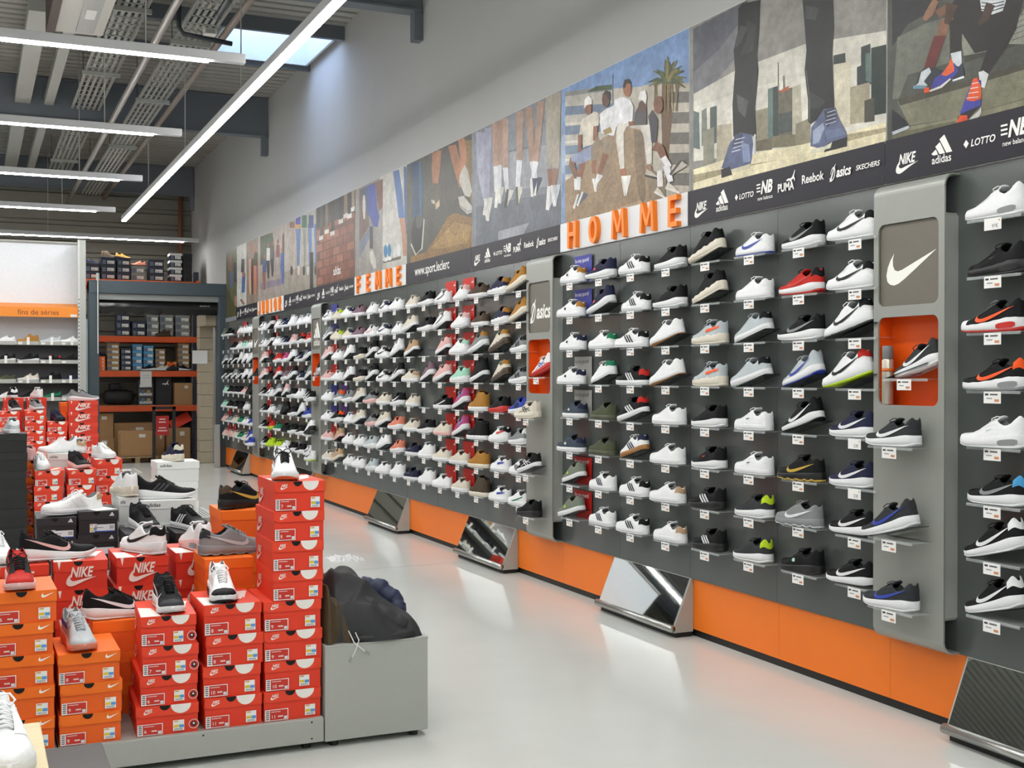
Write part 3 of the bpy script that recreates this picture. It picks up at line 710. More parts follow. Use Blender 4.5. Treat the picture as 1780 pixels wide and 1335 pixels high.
  ('272929',0.12,[(4.977,3.466),(4.738,3.398),(4.733,3.256),(4.743,3.127),(4.726,2.867),(4.755,2.856),(4.911,2.819),(4.931,2.84),(4.931,2.943),(4.959,3.102),(4.945,3.201),(4.963,3.36)]),
  ('404241',0.1,[(4.953,3.434),(4.847,3.387),(4.873,3.335),(4.953,3.365)]),
  ('2a2c2b',0.1,[(4.794,3.264),(4.743,3.234),(4.745,3.053),(4.781,2.911),(4.794,3.064)]),
  ('3c3e3d',0.1,[(4.925,2.992),(4.793,2.914),(4.845,2.883),(4.918,2.906)]),
  ('6c6d68',0,[(4.948,3.099),(4.921,2.94),(4.92,2.838),(4.915,2.837),(4.915,2.939),(4.943,3.099)]),
  ('5b6484',0.15,[(5.701,2.723),(5.619,2.851),(5.522,2.89),(5.413,2.86),(5.394,2.784),(5.42,2.702),(5.506,2.702),(5.602,2.689)]),
  ('8794b8',0.05,[(5.506,2.831),(5.436,2.81),(5.425,2.716),(5.49,2.718)]),
  ('41475f',0.2,[(5.57,2.889),(5.491,2.879),(5.522,2.806),(5.602,2.82)]),
  ('2c2b2c',0.3,[(5.704,2.714),(5.618,2.719),(5.594,2.669),(5.701,2.666)]),
  ('d9d2b4',0,[(5.61,2.699),(5.428,2.703),(5.425,2.68),(5.586,2.677)]),
  ('dcdce4',0,[(5.391,2.857),(5.408,2.75),(5.386,2.746),(5.373,2.853)]),
  ('cfd3e0',0,[(5.601,2.794),(5.513,2.793),(5.515,2.798),(5.603,2.799)]),
  ('cfd3e0',0,[(5.588,2.814),(5.5,2.813),(5.503,2.818),(5.59,2.819)]),
  ('cfd3e0',0,[(5.575,2.835),(5.488,2.833),(5.49,2.838),(5.578,2.84)]),
  ('cfd3e0',0,[(5.563,2.855),(5.475,2.853),(5.477,2.858),(5.565,2.86)]),
  ('5f6886',0.12,[(4.911,2.709),(4.904,2.801),(4.806,2.875),(4.717,2.865),(4.694,2.811),(4.636,2.726),(4.632,2.693),(4.729,2.694),(4.806,2.674)]),
  ('9aa6bf',0.05,[(4.891,2.782),(4.812,2.809),(4.799,2.781),(4.845,2.714),(4.891,2.714)]),
  ('6b7796',0.05,[(4.799,2.765),(4.667,2.756),(4.642,2.719),(4.78,2.719)]),
  ('3c4054',0.3,[(4.806,2.866),(4.73,2.867),(4.704,2.813),(4.78,2.778)]),
  ('2a292a',0.4,[(4.767,2.701),(4.632,2.705),(4.632,2.66),(4.806,2.661)]),
  ('dcd8c2',0,[(4.904,2.691),(4.793,2.688),(4.742,2.7),(4.754,2.673),(4.897,2.668)]),
  ('c5cadb',0,[(4.792,2.793),(4.71,2.794),(4.711,2.798),(4.794,2.797)]),
  ('c5cadb',0,[(4.787,2.812),(4.712,2.812),(4.714,2.817),(4.789,2.816)]),
  ('c5cadb',0,[(4.782,2.831),(4.715,2.831),(4.717,2.835),(4.784,2.835)]),
  ('c5cadb',0,[(4.777,2.85),(4.717,2.85),(4.719,2.854),(4.779,2.854)]),
 ],
 'steps': [
  ('4d4f48',0.15,[(4.359,2.635),(2.67,2.635),(2.67,3.605),(4.359,3.605)]),
  ('26282a',0.1,[(4.325,3.28),(4.032,3.197),(4.04,3.164),(4.221,3.142),(4.323,3.064)]),
  ('6d6f64',0.2,[(4.29,3.099),(4.112,3.116),(3.969,3.109),(3.968,2.906),(4.22,2.912),(4.28,2.816),(4.322,2.824)]),
  ('5a7072',0.1,[(3.862,3.148),(3.744,3.115),(3.758,3.068),(3.817,3.073)]),
  ('85877a',0.2,[(3.907,3.018),(3.563,3.009),(3.562,2.901),(3.772,2.899),(3.883,2.903)]),
  ('3b3a34',0.2,[(3.891,2.917),(3.758,2.904),(3.562,2.907),(3.562,2.891),(3.876,2.885)]),
  ('7c7a66',0.25,[(4.289,2.805),(3.868,2.797),(3.562,2.794),(3.561,2.665),(3.92,2.66),(4.211,2.68)]),
  ('4a463a',0.3,[(4.289,2.817),(3.868,2.809),(3.562,2.81),(3.562,2.783),(3.868,2.78),(4.271,2.783)]),
  ('86836c',0.2,[(4.219,2.676),(3.92,2.66),(3.561,2.662),(3.561,2.616),(4.321,2.615),(4.322,2.677)]),
  ('6a6852',0.2,[(4.321,2.664),(3.936,2.648),(3.92,2.634),(4.321,2.628)]),
  ('8a8c80',0.2,[(3.637,2.904),(3.563,3.031),(3.562,2.885)]),
  ('565850',0,[(3.623,2.915),(3.562,2.916),(3.563,2.919),(3.624,2.919)]),
  ('565850',0,[(3.617,2.937),(3.562,2.939),(3.563,2.942),(3.619,2.94)]),
  ('565850',0,[(3.612,2.958),(3.562,2.961),(3.563,2.965),(3.613,2.962)]),
  ('565850',0,[(3.606,2.98),(3.562,2.984),(3.563,2.987),(3.608,2.983)]),
  ('565850',0,[(3.601,3.001),(3.562,3.006),(3.564,3.01),(3.603,3.004)]),
  ('565850',0,[(3.595,3.022),(3.562,3.029),(3.564,3.032),(3.598,3.026)]),
  ('25211f',0.06,[(3.969,3.144),(3.938,3.17),(3.57,3.065),(3.603,2.955),(3.644,2.906),(3.693,2.858),(3.75,2.81),(3.794,2.831),(3.758,2.907),(3.823,2.912),(3.895,3.015),(3.899,2.939),(3.962,2.945)]),
  ('dfe3e6',0.1,[(3.795,3.129),(3.655,3.089),(3.673,3.05),(3.729,3.05),(3.787,3.082)]),
  ('3a3f48',0,[(3.788,3.115),(3.729,3.092),(3.665,3.084),(3.666,3.089),(3.73,3.096),(3.787,3.119)]),
  ('3a3f48',0,[(3.788,3.1),(3.729,3.077),(3.665,3.072),(3.666,3.077),(3.73,3.082),(3.787,3.104)]),
  ('3a3f48',0,[(3.788,3.086),(3.729,3.063),(3.665,3.06),(3.667,3.065),(3.73,3.067),(3.787,3.09)]),
  ('7d5a44',0,[(4.024,3.113),(3.995,3.127),(3.992,3.095),(3.945,3.088),(3.966,3.167),(4.055,3.156)]),
  ('8a6149',0,[(4.019,3.11),(4.046,3.048),(3.985,3.021),(3.965,3.086)]),
  ('946d55',0,[(4.066,3.213),(4.109,3.169),(4.13,3.141),(4.111,3.125),(4.067,3.139),(4.03,3.19)]),
  ('4e382c',0,[(3.987,3.173),(3.991,3.126),(3.999,3.086),(3.969,3.071),(3.946,3.104),(3.919,3.141)]),
  ('47332a',0,[(3.76,3.11),(3.784,3.062),(3.808,3.036),(3.795,3.023),(3.747,3.034),(3.713,3.082)]),
  ('6c2a26',0.1,[(4.059,3.046),(3.988,3.03),(4.039,2.935),(4.063,2.888),(4.124,2.911)]),
  ('cdd3d8',0,[(3.96,2.945),(3.899,2.941),(3.895,2.889),(3.914,2.876),(3.948,2.902)]),
  ('d5d9da',0,[(3.801,2.827),(3.775,2.828),(3.746,2.806),(3.768,2.753),(3.793,2.764)]),
  ('2e3338',0.1,[(4.153,2.897),(4.12,2.919),(4.063,2.911),(3.999,2.879),(4.079,2.832),(4.169,2.846)]),
  ('c9d0d6',0,[(4.153,2.861),(4.136,2.905),(4.087,2.914),(4.075,2.891),(4.12,2.859),(4.095,2.836),(4.186,2.844)]),
  ('6f95a8',0,[(4.186,2.856),(4.095,2.836),(4.111,2.825),(4.186,2.841)]),
  ('2b3240',0.1,[(3.944,2.872),(3.891,2.882),(3.879,2.834),(3.948,2.821)]),
  ('dfe2e4',0,[(3.946,2.82),(3.879,2.821),(3.884,2.831),(3.95,2.828)]),
  ('43439a',0.08,[(4.079,2.821),(4.055,2.857),(3.96,2.893),(3.937,2.899),(3.914,2.859),(3.952,2.833),(4.031,2.81)]),
  ('e0602e',0.2,[(4.015,2.865),(3.968,2.901),(3.96,2.928),(3.944,2.901),(3.937,2.864),(3.983,2.852)]),
  ('e5572c',0,[(4.118,2.829),(4.087,2.828),(4.083,2.804),(4.118,2.808)]),
  ('e4e2e0',0,[(4.081,2.804),(4.011,2.807),(3.957,2.832),(3.962,2.838),(4.019,2.818),(4.085,2.813)]),
  ('4246a4',0.08,[(3.905,2.674),(3.868,2.74),(3.83,2.806),(3.786,2.79),(3.786,2.689),(3.793,2.68),(3.86,2.653)]),
  ('e2592c',0.25,[(3.868,2.723),(3.83,2.806),(3.808,2.807),(3.786,2.762),(3.786,2.712),(3.83,2.71)]),
  ('2a2630',0,[(3.92,2.654),(3.898,2.672),(3.793,2.685),(3.86,2.642)]),
  ('e8562a',0,[(3.931,2.627),(3.905,2.665),(3.864,2.659),(3.86,2.634),(3.926,2.626)]),
  ('dfdcd8',0,[(3.86,2.634),(3.8,2.664),(3.786,2.678),(3.786,2.65),(3.808,2.632),(3.858,2.629)]),
  ('e8d8d4',0,[(3.867,2.73),(3.8,2.721),(3.801,2.725),(3.868,2.734)]),
  ('e8d8d4',0,[(3.857,2.748),(3.8,2.742),(3.801,2.746),(3.857,2.752)]),
  ('e8d8d4',0,[(3.846,2.766),(3.8,2.762),(3.801,2.766),(3.847,2.77)]),
  ('e8d8d4',0,[(3.836,2.784),(3.8,2.782),(3.801,2.786),(3.837,2.788)]),
  ('22222a',0.1,[(4.322,2.775),(4.28,2.742),(4.209,2.68),(4.306,2.668),(4.321,2.671)]),
  ('b9c0c8',0,[(4.314,2.656),(4.207,2.668),(4.214,2.681),(4.322,2.672)]),
 ],
 'legs': [
  ('83878f',0.1,[(9.421,2.635),(7.727,2.635),(7.727,3.605),(9.421,3.605)]),
  ('6d727c',0.12,[(9.334,2.968),(7.679,2.88),(7.679,2.616),(9.334,2.637)]),
  ('9a9da4',0.06,[(8.649,3.308),(7.679,3.232),(7.679,2.915),(8.649,3.017)]),
  ('a7abb3',0.25,[(8.868,2.711),(8.282,2.712),(8.394,2.621),(8.868,2.621)]),
  ('5f6570',0,[(8.684,3.32),(8.393,3.295),(8.107,3.268),(8.11,3.274),(8.396,3.301),(8.687,3.327)]),
  ('a9abc0',0,[(9.334,3.597),(9.312,3.286),(9.143,3.259),(9.122,3.558)]),
  ('a9abc0',0,[(9.311,3.28),(9.179,3.006),(9.066,2.998),(9.144,3.264)]),
  ('c4c6c4',0,[(8.981,2.999),(9.028,2.954),(9.075,2.925),(9.129,2.881),(9.149,2.877),(9.095,3.021)]),
  ('e3e2dc',0,[(9.086,3.022),(9.131,2.871),(9.188,2.884),(9.133,3.028)]),
  ('9fa1b8',0,[(9.148,3.601),(9.158,3.262),(9.034,3.241),(8.993,3.57)]),
  ('a5a7bc',0,[(9.158,3.261),(9.139,2.984),(9.054,2.973),(9.034,3.242)]),
  ('cfd0cc',0,[(8.983,2.996),(9,2.934),(9.029,2.891),(9.054,2.829),(9.072,2.821),(9.12,3.009)]),
  ('e3e2dc',0,[(9.112,3.011),(9.048,2.816),(9.118,2.825),(9.167,3.013)]),
  ('b09080',0,[(9.006,3.605),(8.963,3.25),(8.824,3.229),(8.831,3.588)]),
  ('d6d7dc',0,[(8.963,3.251),(8.941,3.038),(8.845,3.025),(8.824,3.229)]),
  ('d3d3cc',0,[(8.769,3.033),(8.806,2.987),(8.845,2.956),(8.888,2.911),(8.906,2.906),(8.88,3.051)]),
  ('e3e2dc',0,[(8.872,3.053),(8.888,2.901),(8.943,2.912),(8.917,3.058)]),
  ('b39686',0,[(8.801,3.605),(8.776,3.211),(8.668,3.194),(8.666,3.588)]),
  ('dcdce2',0,[(8.775,3.21),(8.722,3.006),(8.649,2.998),(8.668,3.196)]),
  ('cdcdc4',0,[(8.555,2.999),(8.598,2.956),(8.642,2.928),(8.692,2.886),(8.71,2.882),(8.66,3.02)]),
  ('4a4a4a',0,[(8.652,3.021),(8.693,2.876),(8.746,2.889),(8.696,3.027)]),
  ('a88874',0,[(8.873,3.605),(8.874,3.247),(8.788,3.233),(8.765,3.592)]),
  ('d2d3d8',0,[(8.874,3.247),(8.861,3.046),(8.801,3.038),(8.788,3.233)]),
  ('c9c8c0',0,[(8.747,3.052),(8.763,3.009),(8.786,2.98),(8.807,2.937),(8.82,2.932),(8.842,3.063)]),
  ('e3e2dc',0,[(8.836,3.065),(8.803,2.928),(8.852,2.935),(8.874,3.067)]),
  ('ae907e',0,[(8.509,3.605),(8.506,3.226),(8.397,3.208),(8.372,3.583)]),
  ('e0e0e6',0,[(8.506,3.228),(8.524,3),(8.448,2.987),(8.397,3.207)]),
  ('d0d0c4',0,[(8.389,3.003),(8.41,2.956),(8.438,2.923),(8.465,2.876),(8.48,2.871),(8.492,3.016)]),
  ('5a5c50',0,[(8.485,3.018),(8.462,2.866),(8.514,2.875),(8.526,3.02)]),
  ('a98a76',0,[(8.349,3.605),(8.269,3.176),(8.164,3.162),(8.217,3.583)]),
  ('dcdce2',0,[(8.268,3.173),(8.186,3.022),(8.117,3.018),(8.165,3.165)]),
  ('41465e',0,[(8.042,3.021),(8.075,2.979),(8.111,2.951),(8.149,2.909),(8.165,2.905),(8.137,3.039)]),
  ('e3e2dc',0,[(8.13,3.04),(8.15,2.899),(8.198,2.91),(8.169,3.045)]),
  ('b0907c',0,[(8.125,3.605),(8.2,3.168),(8.103,3.149),(8.007,3.578)]),
  ('e2e2e8',0,[(8.199,3.17),(8.25,3.028),(8.183,3.013),(8.104,3.147)]),
  ('3c4158',0,[(8.125,3.029),(8.145,2.983),(8.171,2.952),(8.196,2.907),(8.211,2.901),(8.222,3.042)]),
  ('e3e2dc',0,[(8.216,3.044),(8.194,2.897),(8.243,2.905),(8.255,3.047)]),
  ('a29a8c',0,[(7.992,3.605),(7.961,3.083),(7.838,3.062),(7.729,3.592)]),
  ('a89f90',0,[(7.828,3.605),(7.879,3.071),(7.758,3.049),(7.631,3.578)]),
  ('8c6450',0,[(7.957,3.072),(7.936,2.934),(7.862,2.924),(7.863,3.059)]),
  ('96705a',0,[(7.852,3.06),(7.893,2.93),(7.824,2.916),(7.765,3.039)]),
  ('b6bcc8',0,[(7.763,2.909),(7.81,2.858),(7.863,2.824),(7.919,2.773),(7.944,2.768),(7.916,2.936)]),
  ('e8e6e0',0,[(7.908,2.938),(7.925,2.762),(7.983,2.774),(7.955,2.942)]),
  ('c2c7d0',0,[(7.737,2.927),(7.754,2.875),(7.782,2.839),(7.806,2.787),(7.824,2.78),(7.872,2.938)]),
  ('e8e6e0',0,[(7.866,2.94),(7.806,2.776),(7.858,2.783),(7.907,2.94)]),
 ],
 'park': [
  ('54524a',0.12,[(11.098,2.635),(9.421,2.635),(9.421,3.605),(11.098,3.605)]),
  ('8a7048',0.9,[(9.591,3.573),(9.339,3.548),(9.339,2.928),(9.416,2.979),(9.582,3.349)]),
  ('8c6c3e',1,[(10.998,2.622),(10.98,2.704),(10.566,2.701),(10.272,2.819),(9.993,2.965),(9.813,2.976),(9.361,2.889),(9.348,2.613),(10.305,2.626)]),
  ('a58450',1,[(10.434,2.723),(10.054,2.84),(9.814,2.9),(9.416,2.812),(9.527,2.688),(10.116,2.692)]),
  ('2f4a68',0.25,[(11.004,3.605),(10.926,3.36),(10.944,3.07),(10.666,3.033),(10.615,3.318),(10.675,3.574)]),
  ('4a6a88',0.2,[(10.744,3.58),(10.724,3.053),(10.677,3.048),(10.689,3.572)]),
  ('2e3030',0.2,[(10.609,2.866),(10.643,2.761),(10.731,2.702),(10.843,2.712),(10.934,2.79),(10.969,2.905),(10.934,3.012),(10.842,3.07),(10.731,3.057),(10.643,2.979)]),
  ('c9c6ba',0,[(10.996,2.822),(10.849,2.696),(10.65,2.742),(10.592,3.014),(10.619,3.018),(10.683,2.748),(10.829,2.709),(10.964,2.823)]),
  ('5a5a58',0.3,[(10.663,3),(10.68,2.961),(10.724,2.94),(10.78,2.946),(10.825,2.977),(10.842,3.02),(10.825,3.06),(10.779,3.08),(10.724,3.073),(10.68,3.042)]),
  ('a27050',0,[(10.384,3.605),(10.4,3.469),(10.378,3.318),(10.281,3.302),(10.208,3.436),(10.224,3.585)]),
  ('aa7858',0,[(10.271,3.605),(10.329,3.447),(10.32,3.31),(10.237,3.296),(10.184,3.42),(10.146,3.581)]),
  ('5c584c',0.25,[(10.433,3.212),(10.368,3.316),(10.24,3.275),(10.193,3.168),(10.215,3.081),(10.304,3.065),(10.417,3.141)]),
  ('d0b494',0,[(10.304,3.115),(10.202,3.147),(10.19,3.089),(10.288,3.063)]),
  ('c9c4b4',0,[(10.417,3.175),(10.32,3.151),(10.304,3.115),(10.394,3.138)]),
  ('aa7454',0,[(9.983,3.59),(9.855,3.384),(9.716,3.185),(9.62,3.178),(9.656,3.369),(9.793,3.575)]),
  ('b57e5c',0,[(9.739,3.605),(9.691,3.452),(9.711,3.264),(9.625,3.248),(9.532,3.425),(9.597,3.598)]),
  ('bdbab0',0.12,[(9.702,3.293),(9.582,3.365),(9.512,3.301),(9.402,3.112),(9.471,3.07),(9.583,3.095),(9.711,3.231)]),
  ('c6c3ba',0.12,[(9.74,3.106),(9.611,3.099),(9.388,2.986),(9.394,2.935),(9.527,2.93),(9.697,3.015)]),
  ('4c4a46',0,[(9.73,3.039),(9.529,2.949),(9.387,2.947),(9.39,2.952),(9.524,2.953),(9.722,3.041)]),
 ],
 'femme': [
  ('8a8680',0.2,[(12.827,2.635),(11.946,2.635),(11.946,3.605),(12.827,3.605)]),
  ('c6c5be',0.03,[(11.946,2.635),(11.098,2.635),(11.098,3.605),(11.946,3.605)]),
  ('6a544c',0.15,[(12.676,3.585),(12.104,3.582),(12.319,3.351),(12.319,3.141),(12.677,3.006)]),
  ('6e7688',0.15,[(12.677,3.006),(12.32,3.114),(12.255,3.029),(12.678,2.831)]),
  ('97938e',0.3,[(12.678,2.831),(12.276,3.031),(11.856,3.291),(11.857,2.605),(12.679,2.642)]),
  ('44506e',0.1,[(12.63,3.565),(12.362,3.587),(12.189,3.334),(12.341,3.235),(12.451,3.368)]),
  ('3c4e9c',0.08,[(12.384,3.583),(12.104,3.575),(12.041,3.315),(11.958,3.202),(12.021,3.1),(12.169,3.124),(12.363,3.304)]),
  ('7c564c',0.12,[(12.104,3.575),(11.847,3.582),(11.847,3.29),(11.958,3.253),(12.041,3.367)]),
  ('c9c8c0',0,[(12.54,3.505),(12.554,3.381),(12.527,3.244),(12.464,3.237),(12.437,3.366),(12.468,3.496)]),
  ('3e3d48',0,[(12.306,3.139),(12.298,2.902),(12.186,2.891),(12.177,3.125)]),
  ('cdcbc4',0.08,[(12.299,2.863),(12.191,2.885),(12.085,2.765),(12.072,2.687),(12.149,2.667),(12.277,2.769)]),
  ('5574a8',0.15,[(11.516,3.605),(11.428,3.368),(11.338,3.112),(11.168,3.098),(11.227,3.348),(11.327,3.594)]),
  ('4a6796',0.15,[(11.188,3.605),(11.171,3.276),(11.168,2.938),(11.044,2.924),(11.004,3.254),(11.021,3.584)]),
  ('b98a70',0,[(11.316,3.11),(11.245,2.92),(11.205,2.723),(11.081,2.714),(11.113,2.91),(11.153,3.096)]),
  ('3f7ea8',0.2,[(11.692,2.819),(11.704,2.78),(11.736,2.758),(11.776,2.762),(11.808,2.789),(11.82,2.831),(11.808,2.87),(11.775,2.891),(11.736,2.887),(11.704,2.86)]),
  ('4888b4',0.2,[(11.573,2.814),(11.585,2.775),(11.617,2.754),(11.656,2.757),(11.688,2.785),(11.7,2.826),(11.687,2.864),(11.656,2.886),(11.617,2.882),(11.585,2.854)]),
  ('d6d8d8',0.2,[(11.4,2.785),(11.412,2.75),(11.442,2.73),(11.48,2.734),(11.511,2.759),(11.523,2.796),(11.511,2.832),(11.48,2.851),(11.442,2.847),(11.412,2.822)]),
  ('dcdcdc',0.2,[(11.287,2.793),(11.298,2.755),(11.328,2.734),(11.366,2.737),(11.396,2.764),(11.408,2.804),(11.396,2.842),(11.365,2.863),(11.328,2.859),(11.298,2.832)]),
  ('6a675e',0.3,[(11.837,2.731),(11.272,2.73),(11.272,2.7),(11.837,2.705)]),
  ('e0e2e0',0,[(11.676,2.729),(11.691,2.719),(11.731,2.715),(11.781,2.719),(11.821,2.73),(11.837,2.743),(11.821,2.754),(11.781,2.758),(11.731,2.753),(11.691,2.742)]),
  ('e0e2e0',0,[(11.554,2.731),(11.568,2.721),(11.603,2.716),(11.647,2.72),(11.682,2.731),(11.696,2.744),(11.682,2.754),(11.647,2.758),(11.603,2.754),(11.568,2.744)]),
 ],
 'brick': [
  ('6d473a',0.15,[(14.475,2.635),(12.827,2.635),(12.827,3.605),(14.475,3.605)]),
  ('a06a54',0.15,[(14.44,2.66),(14.18,2.66),(14.18,2.745),(14.44,2.745)]),
  ('84503e',0.15,[(14.15,2.66),(13.89,2.66),(13.89,2.745),(14.15,2.745)]),
  ('84503e',0.15,[(13.86,2.66),(13.6,2.66),(13.6,2.745),(13.86,2.745)]),
  ('9b6550',0.15,[(13.57,2.66),(13.31,2.66),(13.31,2.745),(13.57,2.745)]),
  ('84503e',0.15,[(13.28,2.66),(13.02,2.66),(13.02,2.745),(13.28,2.745)]),
  ('9b6550',0.15,[(14.3,2.76),(14.04,2.76),(14.04,2.845),(14.3,2.845)]),
  ('84503e',0.15,[(14.01,2.76),(13.75,2.76),(13.75,2.845),(14.01,2.845)]),
  ('84503e',0.15,[(13.72,2.76),(13.46,2.76),(13.46,2.845),(13.72,2.845)]),
  ('84503e',0.15,[(13.43,2.76),(13.17,2.76),(13.17,2.845),(13.43,2.845)]),
  ('84503e',0.15,[(13.14,2.76),(12.88,2.76),(12.88,2.845),(13.14,2.845)]),
  ('a06a54',0.15,[(14.44,2.86),(14.18,2.86),(14.18,2.945),(14.44,2.945)]),
  ('8f5a46',0.15,[(14.15,2.86),(13.89,2.86),(13.89,2.945),(14.15,2.945)]),
  ('8f5a46',0.15,[(13.86,2.86),(13.6,2.86),(13.6,2.945),(13.86,2.945)]),
  ('9b6550',0.15,[(13.57,2.86),(13.31,2.86),(13.31,2.945),(13.57,2.945)]),
  ('84503e',0.15,[(13.28,2.86),(13.02,2.86),(13.02,2.945),(13.28,2.945)]),
  ('9b6550',0.15,[(14.3,2.96),(14.04,2.96),(14.04,3.045),(14.3,3.045)]),
  ('84503e',0.15,[(14.01,2.96),(13.75,2.96),(13.75,3.045),(14.01,3.045)]),
  ('9b6550',0.15,[(13.72,2.96),(13.46,2.96),(13.46,3.045),(13.72,3.045)]),
  ('84503e',0.15,[(13.43,2.96),(13.17,2.96),(13.17,3.045),(13.43,3.045)]),
  ('9b6550',0.15,[(13.14,2.96),(12.88,2.96),(12.88,3.045),(13.14,3.045)]),
  ('a06a54',0.15,[(14.44,3.06),(14.18,3.06),(14.18,3.145),(14.44,3.145)]),
  ('8f5a46',0.15,[(14.15,3.06),(13.89,3.06),(13.89,3.145),(14.15,3.145)]),
  ('8f5a46',0.15,[(13.86,3.06),(13.6,3.06),(13.6,3.145),(13.86,3.145)]),
  ('84503e',0.15,[(13.57,3.06),(13.31,3.06),(13.31,3.145),(13.57,3.145)]),
  ('84503e',0.15,[(13.28,3.06),(13.02,3.06),(13.02,3.145),(13.28,3.145)]),
  ('9b6550',0.15,[(14.3,3.16),(14.04,3.16),(14.04,3.245),(14.3,3.245)]),
  ('a06a54',0.15,[(14.01,3.16),(13.75,3.16),(13.75,3.245),(14.01,3.245)]),
  ('9b6550',0.15,[(13.72,3.16),(13.46,3.16),(13.46,3.245),(13.72,3.245)]),
  ('8f5a46',0.15,[(13.43,3.16),(13.17,3.16),(13.17,3.245),(13.43,3.245)]),
  ('84503e',0.15,[(13.14,3.16),(12.88,3.16),(12.88,3.245),(13.14,3.245)]),
  ('b07c66',0.1,[(14.44,3.2),(14.39,3.2),(14.39,3.33),(14.44,3.33)]),
  ('b07c66',0.1,[(14.367,3.2),(14.317,3.2),(14.317,3.33),(14.367,3.33)]),
  ('a8735c',0.1,[(14.294,3.2),(14.244,3.2),(14.244,3.33),(14.294,3.33)]),
  ('b07c66',0.1,[(14.221,3.2),(14.171,3.2),(14.171,3.33),(14.221,3.33)]),
  ('9c6854',0.1,[(14.148,3.2),(14.098,3.2),(14.098,3.33),(14.148,3.33)]),
  ('9c6854',0.1,[(14.075,3.2),(14.025,3.2),(14.025,3.33),(14.075,3.33)]),
  ('a8735c',0.1,[(14.002,3.2),(13.952,3.2),(13.952,3.33),(14.002,3.33)]),
  ('a8735c',0.1,[(13.929,3.2),(13.879,3.2),(13.879,3.33),(13.929,3.33)]),
  ('a8735c',0.1,[(13.856,3.3),(13.806,3.3),(13.806,3.43),(13.856,3.43)]),
  ('b07c66',0.1,[(13.783,3.3),(13.733,3.3),(13.733,3.43),(13.783,3.43)]),
  ('a8735c',0.1,[(13.71,3.3),(13.66,3.3),(13.66,3.43),(13.71,3.43)]),
  ('9c6854',0.1,[(13.637,3.3),(13.587,3.3),(13.587,3.43),(13.637,3.43)]),
  ('b07c66',0.1,[(13.564,3.3),(13.514,3.3),(13.514,3.43),(13.564,3.43)]),
  ('a8735c',0.1,[(13.491,3.3),(13.441,3.3),(13.441,3.43),(13.491,3.43)]),
  ('9c6854',0.1,[(13.418,3.3),(13.368,3.3),(13.368,3.43),(13.418,3.43)]),
  ('9c6854',0.1,[(13.345,3.3),(13.295,3.3),(13.295,3.43),(13.345,3.43)]),
  ('b07c66',0.1,[(13.272,3.3),(13.222,3.3),(13.222,3.43),(13.272,3.43)]),
  ('a8735c',0.1,[(13.199,3.3),(13.149,3.3),(13.149,3.43),(13.199,3.43)]),
  ('b07c66',0.1,[(13.126,3.3),(13.076,3.3),(13.076,3.43),(13.126,3.43)]),
  ('9c6854',0.1,[(13.053,3.3),(13.003,3.3),(13.003,3.43),(13.053,3.43)]),
  ('b07c66',0.1,[(12.98,3.3),(12.93,3.3),(12.93,3.43),(12.98,3.43)]),
  ('a8735c',0.1,[(12.907,3.3),(12.857,3.3),(12.857,3.43),(12.907,3.43)]),
  ('3c3a36',0.2,[(14.475,3.36),(12.827,3.36),(12.827,3.605),(14.475,3.605)]),
  ('55504a',0.2,[(14.3,3.245),(14.17,3.245),(14.17,3.605),(14.3,3.605)]),
  ('d6d3cc',0,[(14.33,3.195),(14.15,3.195),(14.15,3.245),(14.33,3.245)]),
  ('7a6a5c',0.2,[(14.05,3.295),(13.92,3.295),(13.92,3.605),(14.05,3.605)]),
  ('d6d3cc',0,[(14.08,3.245),(13.9,3.245),(13.9,3.295),(14.08,3.295)]),
  ('35302c',0.2,[(13.8,3.245),(13.67,3.245),(13.67,3.605),(13.8,3.605)]),
  ('d6d3cc',0,[(13.83,3.195),(13.65,3.195),(13.65,3.245),(13.83,3.245)]),
  ('2c2a2a',0.2,[(13.45,3.345),(13.32,3.345),(13.32,3.605),(13.45,3.605)]),
  ('d6d3cc',0,[(13.48,3.295),(13.3,3.295),(13.3,3.345),(13.48,3.345)]),
  ('8a7464',0.2,[(13.25,3.385),(13.12,3.385),(13.12,3.605),(13.25,3.605)]),
  ('d6d3cc',0,[(13.28,3.335),(13.1,3.335),(13.1,3.385),(13.28,3.385)]),
  ('302c2c',0.2,[(13.1,3.365),(12.97,3.365),(12.97,3.605),(13.1,3.605)]),
  ('d6d3cc',0,[(13.13,3.315),(12.95,3.315),(12.95,3.365),(13.13,3.365)]),
  ('94806f',0.2,[(12.95,3.425),(12.82,3.425),(12.82,3.605),(12.95,3.605)]),
  ('d6d3cc',0,[(12.98,3.375),(12.8,3.375),(12.8,3.425),(12.98,3.425)]),
 ],
 'jeans': [
  ('b1aba2',0.08,[(16.142,2.635),(14.475,2.635),(14.475,3.605),(16.142,3.605)]),
  ('9d968a',0.08,[(16.142,2.635),(14.475,2.635),(14.475,2.95),(16.142,2.95)]),
  ('b09a8a',0.15,[(15.796,3.504),(15.754,3.265),(15.745,3.007),(15.659,3),(15.61,3.251),(15.603,3.484)]),
  ('5b7aa8',0.15,[(15.518,3.473),(15.467,3.237),(15.446,2.982),(15.327,2.972),(15.269,3.217),(15.252,3.445)]),
  ('8a9080',0.15,[(15.144,3.432),(15.107,3.202),(15.099,2.953),(15.023,2.947),(14.979,3.189),(14.974,3.413)]),
  ('5a7cae',0.15,[(14.89,3.467),(14.849,3.176),(14.835,2.931),(14.743,2.923),(14.695,3.161),(14.684,3.444)]),
  ('5f80b0',0.15,[(14.591,3.433),(14.554,3.147),(14.545,2.907),(14.466,2.9),(14.423,3.135),(14.416,3.413)]),
  ('8a5a48',0.15,[(15.828,3.598),(15.842,3.521),(15.558,3.489),(15.571,3.568)]),
